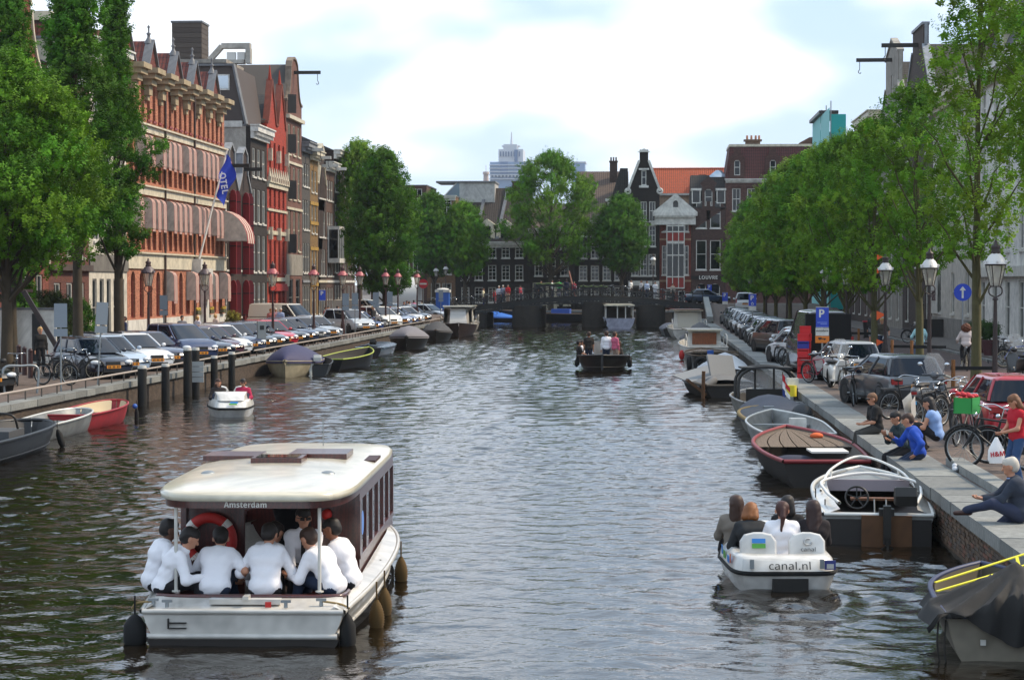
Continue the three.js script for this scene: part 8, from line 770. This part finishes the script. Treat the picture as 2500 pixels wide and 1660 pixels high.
// red crates, wooden stakes, bins
{ const cx = 5.5, cz = -73.4, cm = mk('crate_red', 0xc8141c, 0.45), cb = mk('crate_blue', 0x2a2f8a, 0.5); const mkC = (m) => [B(-0.2, 0.2, 0, 0.03, -0.15, 0.15), B(-0.2, -0.175, 0.03, 0.26, -0.15, 0.15), B(0.175, 0.2, 0.03, 0.26, -0.15, 0.15), B(-0.175, 0.175, 0.03, 0.17, 0.125, 0.15), B(-0.175, 0.175, 0.21, 0.26, 0.125, 0.15), B(-0.175, 0.175, 0.03, 0.26, -0.15, -0.125), B(-0.14, 0.14, 0.05, 0.14, 0.151, 0.156)]; const shell = merge(mkC()); [[0, 0, 0], [0, 0, 1], [0, 0, 2], [0, 0, 3], [0, 0, 4], [0, 0, 5], [0.1, -0.35, 0], [0.1, -0.35, 1], [0.1, -0.35, 2], [0.1, -0.35, 3], [0.1, -0.35, 4], [0.12, -0.35, 5], [0.1, -0.33, 6]].forEach(([x, z, k], i) => { const g = thing('drink_crate', (i < 6 ? ['lowest', 'second', 'third', 'fourth', 'fifth', 'top'][i] + ' red crate of the front stack by the van' : ['lowest', 'second', 'third', 'fourth', 'fifth', 'sixth', 'top'][i - 6] + ' red crate of the rear stack by the van'), 'crate', [cx + x, QY + k * 0.265, cz + z], R(-8 + (i * 5 % 7)), 'red drink crates by the van'); mesh('shell', shell, i === 4 ? cb : cm, g); }); }
[[2330, -10, 8.3, 1.3], [2180, -10, 8.7, 1.35], [2062, 0, 9.0, 1.3], [2098, 0, 9.6, 1.3], [2228, 0, 9.3, 1.35]].forEach(([px, _, X, h], i) => { const z = depthAtX(px, X), g = thing('tree_stake', ['wooden tree stake in front of the red car', 'wooden tree stake before the blue tinted rear window', 'wooden tree stake near the black van', 'wooden tree stake behind the van beside the road', 'wooden tree stake by the second lantern'][i], 'tree stake', [X, QY, z], 0, 'wooden tree stakes on the right quay'); mesh('stake', cyl(0, 0, 0, 0.06, 0.055, h, 10), mk('stake_wood', 0xa06a3a, 0.85, { t: 'wood' }), g); mesh('tie_band', [B(-0.07, 1.2, h - 0.28, h - 0.18, -0.02, 0.02)], rubber, g); });
{ const g = thing('waste_bin', 'black wheeled bin with red lid across the road', 'bin', [13.4, QY, depthAtX(2122, 13.4)]); mesh('tub', loft([[[-0.25, 0.05, 0.25], [0.25, 0.05, 0.25], [0.25, 0.05, -0.25], [-0.25, 0.05, -0.25]], [[-0.32, 1.0, 0.32], [0.32, 1.0, 0.32], [0.32, 1.0, -0.32], [-0.32, 1.0, -0.32]]], true, true), trimB, g); mesh('lid', B(-0.34, 0.34, 1.0, 1.08, -0.34, 0.34), mk('bin_red', 0xb3162a, 0.5), g); mesh('wheel', [cyl(0, 0, 0, 0.1, 0.1, 0.06).rotateZ(PI / 2).translate(-0.2, 0.1, -0.28)], rubber, g); mesh('label', B(0.05, 0.25, 0.55, 0.8, 0.3, 0.31), mk('bin_red', 0xb3162a), g);
  for (const [z, l] of [[-97, 'potted bush by the grey shop window'], [-93.5, 'second potted bush by the shop window']]) { const q = thing('potted_bush', l, 'potted plant', [15.4, QY + 0.12, z]); mesh('pot', cyl(0, 0, 0, 0.3, 0.4, 0.7, 14), mk('pot_maroon', 0x4a2528, 0.7), q); const m = new THREE.InstancedMesh(sprigs.s[1], leafM, 160), r = rng(z * -1 | 0), mt = new THREE.Matrix4(), cc = new THREE.Color(); for (let i = 0; i < 160; i++) { mt.makeRotationFromEuler(new THREE.Euler(r() * 2 - 1, r() * 6, r() * 2 - 1)); mt.setPosition((r() - 0.5) * 0.6, 0.75 + r() * 0.5, (r() - 0.5) * 0.6); m.setMatrixAt(i, mt); m.setColorAt(i, cc.setRGB(0.04, 0.09, 0.02)); } m.name = 'foliage'; m.userData.kind = 'stuff'; q.add(m); }
  const o = thing('marker_flag', 'orange ribbons tied to the third young tree', 'ribbon', [9.7, QY, depthAtX(2140, 9.7) + 0.3]); for (const [y, s] of [[1.0, 0.3], [2.2, 0.4], [4.0, 0.22], [4.6, 0.25]]) mesh('ribbon', ext([[0, 0], [s, -s * 0.4], [0, -s]], 0.01).translate(0, y, 0), mk('ribbon_orange', 0xd9561f, 0.7), o); }
// toilet cabin, canopy, white wall on the left
{ const g = thing('toilet_cabin', 'blue portable toilet cabin with white roof at the bridge end', 'toilet cabin', [onZ(1081, 690, -189).x, QY + 0.3, -189]); const bl = mk('cabin_blue', 0x1d55a8, 0.5); mesh('cabin', B(-0.6, 0.6, 0, 2.2, -0.6, 0.6), bl, g); mesh('roof', [B(-0.68, 0.68, 2.2, 2.45, -0.68, 0.68), sph(0, 2.45, 0, 0.6, 0.16, 0.6)], white, g); mesh('door', B(-0.4, 0.4, 0.1, 2.05, 0.6, 0.64), bl, g);
  const c = thing('canopy', 'white half-round canopy behind the left cars', 'canopy', [onZ(975, 690, -208).x, 1.3, -208]); mesh('vault', [TR(new THREE.CylinderGeometry(2.4, 2.4, 4, 20, 1, true, 0, PI), [0, 1.1, 0], [0, 0, PI / 2])], mk('canopy_white', 0xc9c9c6, 0.7, { side: THREE.DoubleSide }), c); mesh('leg', bar([-1.9, -0.2, 2.2], [-1.9, 1.2, 2.2], 0.06), steel, c); mesh('leg', bar([1.9, -0.2, 2.2], [1.9, 1.2, 2.2], 0.06), steel, c); mesh('skirt', B(-2, 2, 0.2, 1.1, 2.36, 2.4), mk('canopy_white', 0xc9c9c6), c);
  const w = thing('garden_wall', 'white garden wall with door slot at the far left', 'wall', [-26.4, QY, -84.5], R(8)); mesh('panel', B(-2.2, 1.5, 0, 2.25, -0.2, 0), white, w); mesh('door_slot', B(0.5, 0.85, 0.1, 2.1, 0.002, 0.03), trimB, w); mesh('coping', B(-2.3, 1.6, 2.25, 2.35, -0.25, 0.05), lead, w);
  const st = thing('outdoor_stair', 'dark iron outside stair at the far left house', 'stair', [-27.2, QY, -83]); mesh('landing', B(-1.2, 1.4, 3.0, 3.12, -1.4, 0), ironB, st); for (let i = 0; i < 4; i++) mesh('railing_bar', bar([-1.2 + i * 0.85, 3.1, 0], [-1.2 + i * 0.85, 4.2, 0], 0.03), ironB, st); mesh('railing_top', bar([-1.2, 4.2, 0], [1.4, 4.2, 0], 0.035), ironB, st); mesh('stringer', beam([1.4, 3.05, -0.1], [3.2, 0.05, -0.1], 0.12, 0.2), ironB, st);
  for (let i = 0; i < 3; i++) { const q = thing('bollard', ['bollard nearest the white garden wall', 'middle bollard by the white garden wall', 'bollard closest to the old black saloon'][i], 'bollard', [-23.8 + i * 0.9, QY, -76 + i * 2.2], 0, 'brown bollards at the far left'); mesh('shaft', cyl(0, 0, 0, 0.09, 0.08, 0.95, 10), brownI, q); mesh('cap', sph(0, 0.97, 0, 0.09), brownI, q); }
  const rk = thing('hoop_stand', 'grey steel hoop stand at the far left quay', 'bike stand', [-19.2, QY, -61.5], R(30)); mesh('hoop', tube([[-0.5, 0, 0], [-0.5, 0.8, 0], [0, 0.85, 0], [0.5, 0.8, 0], [0.5, 0, 0]], 0.04, 30, 8), steel, rk);
  const rp = thing('warning_post', 'red and white warning post by the left bridge end', 'post', [-20.4, QY, depthAtX(951, -20.4)]); for (let i = 0; i < 5; i++) mesh('band', cyl(0, i * 0.3, 0, 0.1, 0.1, 0.298, 10), i % 2 ? white : mk('sign_red_bright', 0xb5162a), rp);
  const sp = thing('slanting_pole', 'long reddish pole leaning on the bridge', 'pole', [onZ(1398, 690, -201).x, 2.7, -201]); mesh('pole', bar([0.35, -0.1, 0], [-0.35, 2.7, 0], 0.08, 8, 0.06), mk('pole_salmon', 0xb07a68, 0.7), sp); mesh('collar', bar([0.0, 1.25, 0], [-0.05, 1.4, 0], 0.1, 8), trimB, sp); }
// ---------------------------------------------------------------- people on the quays and the bridge
const seat = { hip: [0, 0.11, -0.15] };
{ const G = 'people on the right quay', Q = QY + 0.008;
  person({ p: [5.02, Q, -46.4], ry: R(-80), hip: [0, 0.12, -0.12], lean: 0.12, hunch: 0.6, head: [0.2, 0.1], feet: { l: [-0.13, -0.42, 0.42], r: [0.12, -0.42, 0.4] }, hands: { l: [-0.1, 0.22, 0.2], r: [0.08, 0.22, 0.24] }, sleeve: 1, shirt: fabric(0x18181a), pants: fabric(0x3c3a36), hair: mk('hair_cropped', 0x6a4a33, 0.7), shades: true, group: G, label: 'person in black T-shirt and sunglasses sitting on the quay edge' });
  person({ p: [5.06, Q, -39.6], ry: R(-85), hip: [0, 0.12, -0.12], lean: 0.22, hunch: 0.9, head: [-0.2, 0.25], feet: { l: [-0.13, -0.5, 0.4], r: [0.13, -0.5, 0.42] }, hands: { l: [-0.06, 0.42, 0.36], r: [0.22, 0.12, 0.0] }, shirt: fabric(0x1f49a8), topName: 'hooded_top', pants: jeans, hair: hairB, group: G, label: 'person in bright blue hooded top sitting on the quay edge' });
  person({ p: [5.0, Q, -40.6], ry: R(-70), hip: [0, 0.12, -0.1], lean: 0.3, hunch: 0.9, head: [0.1, 0.3], feet: { l: [-0.13, -0.45, 0.4], r: [0.13, -0.45, 0.42] }, hands: { l: [-0.06, 0.4, 0.36], r: [0.1, 0.3, 0.3] }, shirt: fabric(0x2b3a3f), pants: blackP, hair: hairD, group: G, label: 'person in dark teal top half hidden beside the blue hooded top' });
  person({ p: [5.75, Q, -41.9], ry: R(-110), hip: [0, 0.3, -0.1], lean: 0.2, hunch: 0.6, head: [0.3, 0.25], feet: { l: [-0.2, 0.08, 0.2], r: [0.16, 0.08, 0.15] }, knee: [0.2, 1, 1], hands: { l: [-0.1, 0.55, 0.36], r: [0.1, 0.5, 0.34] }, sleeve: 0, shirt: fabric(0x7f9bc8), topName: 'denim_vest', pants: blackP, hair: hairD, hairLen: 0.25, group: G, label: 'person in pale denim vest crouching with a paper' });
  const nb = mesh('white_shoe', [sph(5.5, QY + 0.06, -37.1, 0.06, 0.05, 0.13, 10, 6), sph(5.5, QY + 0.11, -37.16, 0.05, 0.05, 0.07)], mk('shoe_white', 0xbfc2c6, 0.6)); tag(nb, 'single grey-white shoe standing on the granite edge', 'shoe');
  person({ p: [5.12, Q, -29.3], ry: R(-95), hip: [0, 0.13, -0.12], lean: 0.1, hunch: 0.7, head: [0.05, 0.15], feet: { l: [-0.05, -0.56, 0.32], r: [0.05, 0.17, 0.62] }, kneeR: [1, 0.8, 0.5], kneeL: [0, 0.3, 1], hands: { l: [-0.05, 0.34, 0.4], r: [0.1, 0.34, 0.38] }, shirt: fabric(0x2c3340), topName: 'pullover', pants: fabric(0x2b3248), shoes: mk('shoe_brown', 0x3a2018, 0.5), hair: hairG, collar: fabric(0x9db0d8), fat: 1.12, group: G, label: 'person in dark pullover with crossed leg sitting on the quay edge' });
  const wr = person({ p: [6.12, Q, -34.4], ry: R(-70), lean: 0.06, head: [-0.1, 0.45], hands: { l: [-0.05, 1.0, 0.32], r: [0.08, 1.02, 0.34] }, sleeve: 0, shirt: fabric(0xb01326), topName: 'sleeveless_top', pants: fabric(0x2f4a70), hair: mk('hair_light_brown', 0x6a4428, 0.6), hairLen: 0.14, s: 0.9, group: G, label: 'person in red sleeveless top looking down at a phone' });
  const bag = thing('carrier_bag', 'white carrier bag with red letters hanging by the red sleeveless top', 'bag', [5.72, Q + 0.42, -34.1], R(10)); mesh('sack', loft([[0.16, 0.0], [0.2, 0.1], [0.19, 0.3], [0.13, 0.42], [0.03, 0.6]].map(([w, y]) => Array.from({ length: 12 }, (_, i) => { const a = i / 12 * 6.283; return [w * Math.cos(a), y, w * 0.45 * Math.sin(a) * (1 + 0.2 * Math.sin(i * 3))]; })), true, true), mk('bag_white', 0xe3e2e0, 0.5), bag); mesh('lettering', TR(word('H&M', 0.11, 0.01), [0.0, 0.22, 0.095], [-0.05, 0, 0.1]), mk('letter_red', 0xb5162a, 0.5), bag); bag.scale.setScalar(0.72);
  person({ p: [6.75, Q, -35.6], ry: R(-100), lean: 0.1, head: [0, 0.2], shirt: fabric(0x4a5560), pants: blackP, hair: mk('hair_cropped', 0x6a4a33), s: 0.93, group: G, label: 'person in grey top at the right edge behind the red sleeveless top' });
  const pp = thing('newspaper', 'sheet of white paper held by the crouching denim vest', 'paper', [5.35, Q + 0.55, -42.6], R(30)); mesh('sheet', TR(B(-0.05, 0.25, 0, 0.55, 0, 0.004), [0, 0, 0], [0.2, 0.3, 0.5]), white, pp); mesh('fold', TR(B(-0.05, 0.2, 0, 0.5, 0.01, 0.014), [0.1, 0, 0], [0.2, 0.6, 0.5]), white, pp);
  // riders and walkers on the right road
  const rider = (x, z, o) => { const b = copy(o.step ? protoS : proto, o.bike, [x, QY + 0.008, z], PI + (o.turn || 0), 'bicycles being ridden on the right road'); person({ p: [x, QY + 0.008, z], ry: PI + (o.turn || 0), hip: [0, 1.02, -0.28], lean: 0.12, feet: { l: [-0.13, 0.26, -0.02], r: [0.13, 0.46, -0.1] }, hands: { l: [-0.28, 1.1, 0.05], r: [0.28, 1.1, 0.05] }, cell: 0.02, ...o, group: 'riders on the right road' }); };
  rider(10.9, -83.5, { sleeve: 2, shirt: fabric(0x9fc9cc), pants: fabric(0x35507a), hair: hairD, bike: 'bicycle ridden by the pale turquoise shirt', label: 'cyclist in pale turquoise shirt seen from behind' }); rider(12.2, -80, { shirt: fabric(0xcdbfba), pants: blackP, hair: mk('hair_copper', 0x5e3016, 0.7), curls: true, step: true, bike: 'bicycle ridden by the pale jacket', label: 'cyclist in pale jacket and black leggings seen from behind' }); rider(10.4, -92, { turn: PI, sleeve: 1, shirt: fabric(0x4a453c), pants: jeans, hair: hairBl, bike: 'bicycle ridden towards the camera by the brown top', label: 'cyclist in brown top riding towards the camera' });
  person({ p: [15.9, QY + 0.125, -84], ry: R(-20), shirt: fabric(0x9c8a70), topName: 'jacket', coat: true, pants: fabric(0x22222c), hair: hairB, cell: 0.02, group: 'walkers on the right pavement', label: 'person in tan jacket with red bag at the right edge' }); person({ p: [16.5, QY + 0.125, -84.4], ry: R(-20), shirt: fabric(0x17171a), pants: blackP, hair: hairD, cell: 0.025, group: 'walkers on the right pavement', label: 'person in black beside the tan jacket at the right edge' }); person({ p: [12.2, QY, -113], ry: PI, shirt: fabric(0x2c2a2a), pants: fabric(0x8a8a8c), skirt: true, hair: hairBl, cell: 0.025, label: 'person in dark top and short grey skirt walking past the van' }); person({ p: [8.6, QY, -118], ry: 0.4, shirt: fabric(0x3f4a44), pants: blackP, hair: hairD, cell: 0.034, label: 'person in green coat standing behind the right cars' });
  const hb = thing('handbag', 'small red handbag beside the tan jacket', 'bag', [15.55, QY + 0.55, -83.9]); mesh('pouch', sph(0, 0, 0, 0.11, 0.16, 0.07), mk('bag_red', 0xb51c2a, 0.5), hb); mesh('strap', tube([[-0.06, 0.12, 0], [0, 0.42, 0], [0.06, 0.12, 0]], 0.012, 12, 4), mk('bag_red', 0xb51c2a), hb); }
{ // left street, cells coarse: they are far away
  const G = 'walkers on the left street', w = (px, X, y, o) => person({ p: [X, QY + 0.005, depthAtX(px, X)], cell: 0.034, group: G, ...o });
  w(96, -23.0, 0, { ry: 0.6, shirt: fabric(0x1c1a1a), pants: blackP, hair: hairBl, label: 'person in black with a bicycle at the far left' }); w(252, -25.5, 0, { ry: 2.2, shirt: fabric(0xb3aa98), pants: fabric(0x6d665a), hair: hairG, label: 'person in beige coat by the grey shop front' }); w(288, -26, 0, { ry: 1, shirt: fabric(0x23202a), pants: jeans, hair: hairD, label: 'dark dressed person left of the arcade' }); w(302, -26, 0, { ry: -1, shirt: fabric(0x2a3352), pants: jeans, hair: hairB, label: 'person in blue jacket left of the arcade' });
  w(443, -23.8, 0, { ry: 0.3, sleeve: 1, shirt: fabric(0x77767a), pants: jeans, hair: hairD, label: 'person in grey T-shirt cycling behind the left cars' }); w(481, -24, 0, { ry: 2.6, shirt: fabric(0xcac6d2), pants: fabric(0x777777), hair: hairBl, s: 0.94, label: 'person in pale top behind the left cars' }); w(525, -24.2, 0, { ry: 2.4, shirt: fabric(0xd2bcae), pants: jeans, hair: hairBl, s: 0.95, label: 'person in pale pink by the hotel corner' }); w(660, -24.4, 0, { ry: 0.4, shirt: fabric(0xa05a52), pants: jeans, hair: hairR, label: 'person in rust top before the red house' }); w(672, -24.6, 0, { ry: 0.2, shirt: fabric(0xb98f96), pants: jeans, hair: hairG, label: 'person in rose shirt before the red house' }); w(684, -24.2, 0, { ry: 0, shirt: fabric(0x93a0c0), pants: jeans, hair: hairG, label: 'person in pale blue shirt before the red house' });
  w(795, -22.6, 0, { ry: 1, shirt: fabric(0x8a4a4a), pants: jeans, hair: hairB, label: 'person in dull red under the small parking sign' }); w(800, -22.9, 0, { ry: 2, shirt: fabric(0xa8a0a8), pants: blackP, hair: hairD, label: 'person in grey under the small parking sign' }); w(824, -22.4, 0, { ry: 2, shirt: fabric(0xc9a898), pants: jeans, hair: hairB, label: 'person in peach top beyond the small parking sign' }); w(910, -19.7, 0, { ry: 1.4, shirt: fabric(0x1a191b), pants: jeans, hair: hairBl, label: 'rider in black among the left cars' });
  [[986, 0x1e1c1e, 'person in black under the canopy'], [993, 0x3a3238, 'dark coated person at the canopy end'], [999, 0xc9c4c4, 'person in white at the canopy end'], [1010, 0xd23a78, 'person in bright pink top near the canopy'], [1030, 0xcdbfa8, 'person in cream beneath the no-entry sign'], [885, 0xc2b6a4, 'person in cream by the round tree'], [902, 0xb5ada0, 'person in pale top by the round tree']].forEach(([px, c, label], i) => w(px, -21.5 - (i % 2), 0, { ry: i, shirt: fabric(c), pants: i % 2 ? jeans : blackP, hair: i % 2 ? hairD : hairB, label, cell: 0.038 })); }
{ // on the bridge
  const G = 'people crossing the bridge', b = (px, o) => { const x = onZ(px, 690, -200).x; person({ p: [x, deckY(Math.min(RX, x)) + 0.01, -200 + (o.dz || 0)], cell: 0.038, group: G, ...o }); };
  b(1180, { ry: 1.5, shirt: fabric(0xd8cda8), pants: fabric(0x556), hair: hairB, label: 'cyclist-like walker in cream at the left of the bridge' }); b(1218, { ry: 0, shirt: fabric(0xc6c6cc), pants: jeans, hair: hairG, label: 'white-topped walker left of the grey shirt on the bridge' }); b(1228, { ry: 0.4, shirt: fabric(0x7c8294), pants: jeans, hair: hairG, label: 'walker in grey-blue shirt on the bridge' }); b(1240, { ry: -0.3, shirt: fabric(0xc01c26), pants: fabric(0xa0806a), hair: hairD, label: 'walker in red coat on the bridge' }); b(1209, { ry: 1, shirt: fabric(0xb3242c), pants: fabric(0x8a1f2a), hair: hairD, s: 0.8, dz: 1, label: 'small person in red by the bridge railing' }); b(1272, { ry: 1, shirt: fabric(0xb02a40), pants: jeans, hair: hairD, s: 0.85, dz: 1, label: 'small figure in crimson by the bridge railing' }); b(1321, { ry: 0, shirt: fabric(0x1b1b1e), pants: blackP, hair: hairD, label: 'walker in black on the middle of the bridge' }); b(1348, { ry: 1.4, shirt: fabric(0xd9d8d4), pants: jeans, hair: hairD, label: 'walker in white pointing on the bridge' }); b(1365, { ry: PI, shirt: fabric(0x2e9a4a), pants: fabric(0x5a5a66), hair: hairD, label: 'walker with round bright green pack on the bridge' }); b(1383, { ry: PI, shirt: fabric(0x1d2238), pants: jeans, hair: hairD, label: 'walker in navy right of the green pack' }); b(1402, { ry: 0, shirt: fabric(0x9c2236), pants: jeans, hair: hairD, s: 0.85, label: 'figure in crimson beneath the slanting pole' }); b(1541, { ry: 1, shirt: fabric(0xdedcd8), pants: blackP, hair: hairD, label: 'walker in white near the black gable house' }); b(1566, { ry: -1, shirt: fabric(0xb9b6b4), pants: blackP, hair: hairB, label: 'walker in grey and black near the bridge lantern' }); b(1580, { ry: 0.3, shirt: fabric(0xb3bfd6), pants: jeans, hair: hairD, label: 'walker in pale blue left of the bridge lantern' }); b(1600, { ry: 0, shirt: fabric(0xd6d6da), pants: fabric(0xb5b5b9), hair: hairD, label: 'walker in white right of the bridge lantern' }); b(1643, { ry: 0.5, shirt: fabric(0xa89a8e), pants: blackP, hair: hairD, label: 'walker at the right end of the bridge' }); b(1708, { ry: 0.5, shirt: fabric(0x3aa0b5), pants: blackP, hair: hairB, label: 'rider in turquoise by the farthest parking sign' });
  const tr = thing('planter', 'flower trough on the middle of the bridge railing', 'planter', [onZ(1342, 690, ZB).x, deckY(-3) + 1.0, ZB - 0.1]); mesh('trough', B(-1.3, 1.3, 0, 0.18, -0.15, 0.15), trimB, tr); mesh('plants', Array.from({ length: 26 }, (_, i) => sph(-1.25 + i * 0.1, 0.24 + 0.05 * Math.sin(i * 7), 0.06 * Math.cos(i * 5), 0.08, 0.09, 0.08, 5, 4)), col(0x55663a, 0.9), tr).userData.kind = 'stuff'; const t2 = copy(tr, 'flower trough farther right on the bridge railing', [onZ(1450, 690, ZB).x, deckY(0.5) + 1.0, ZB - 0.1]); }
scene.fog = new THREE.FogExp2(0xdfe8f2, 0.0001);
renderer.render(scene, camera);
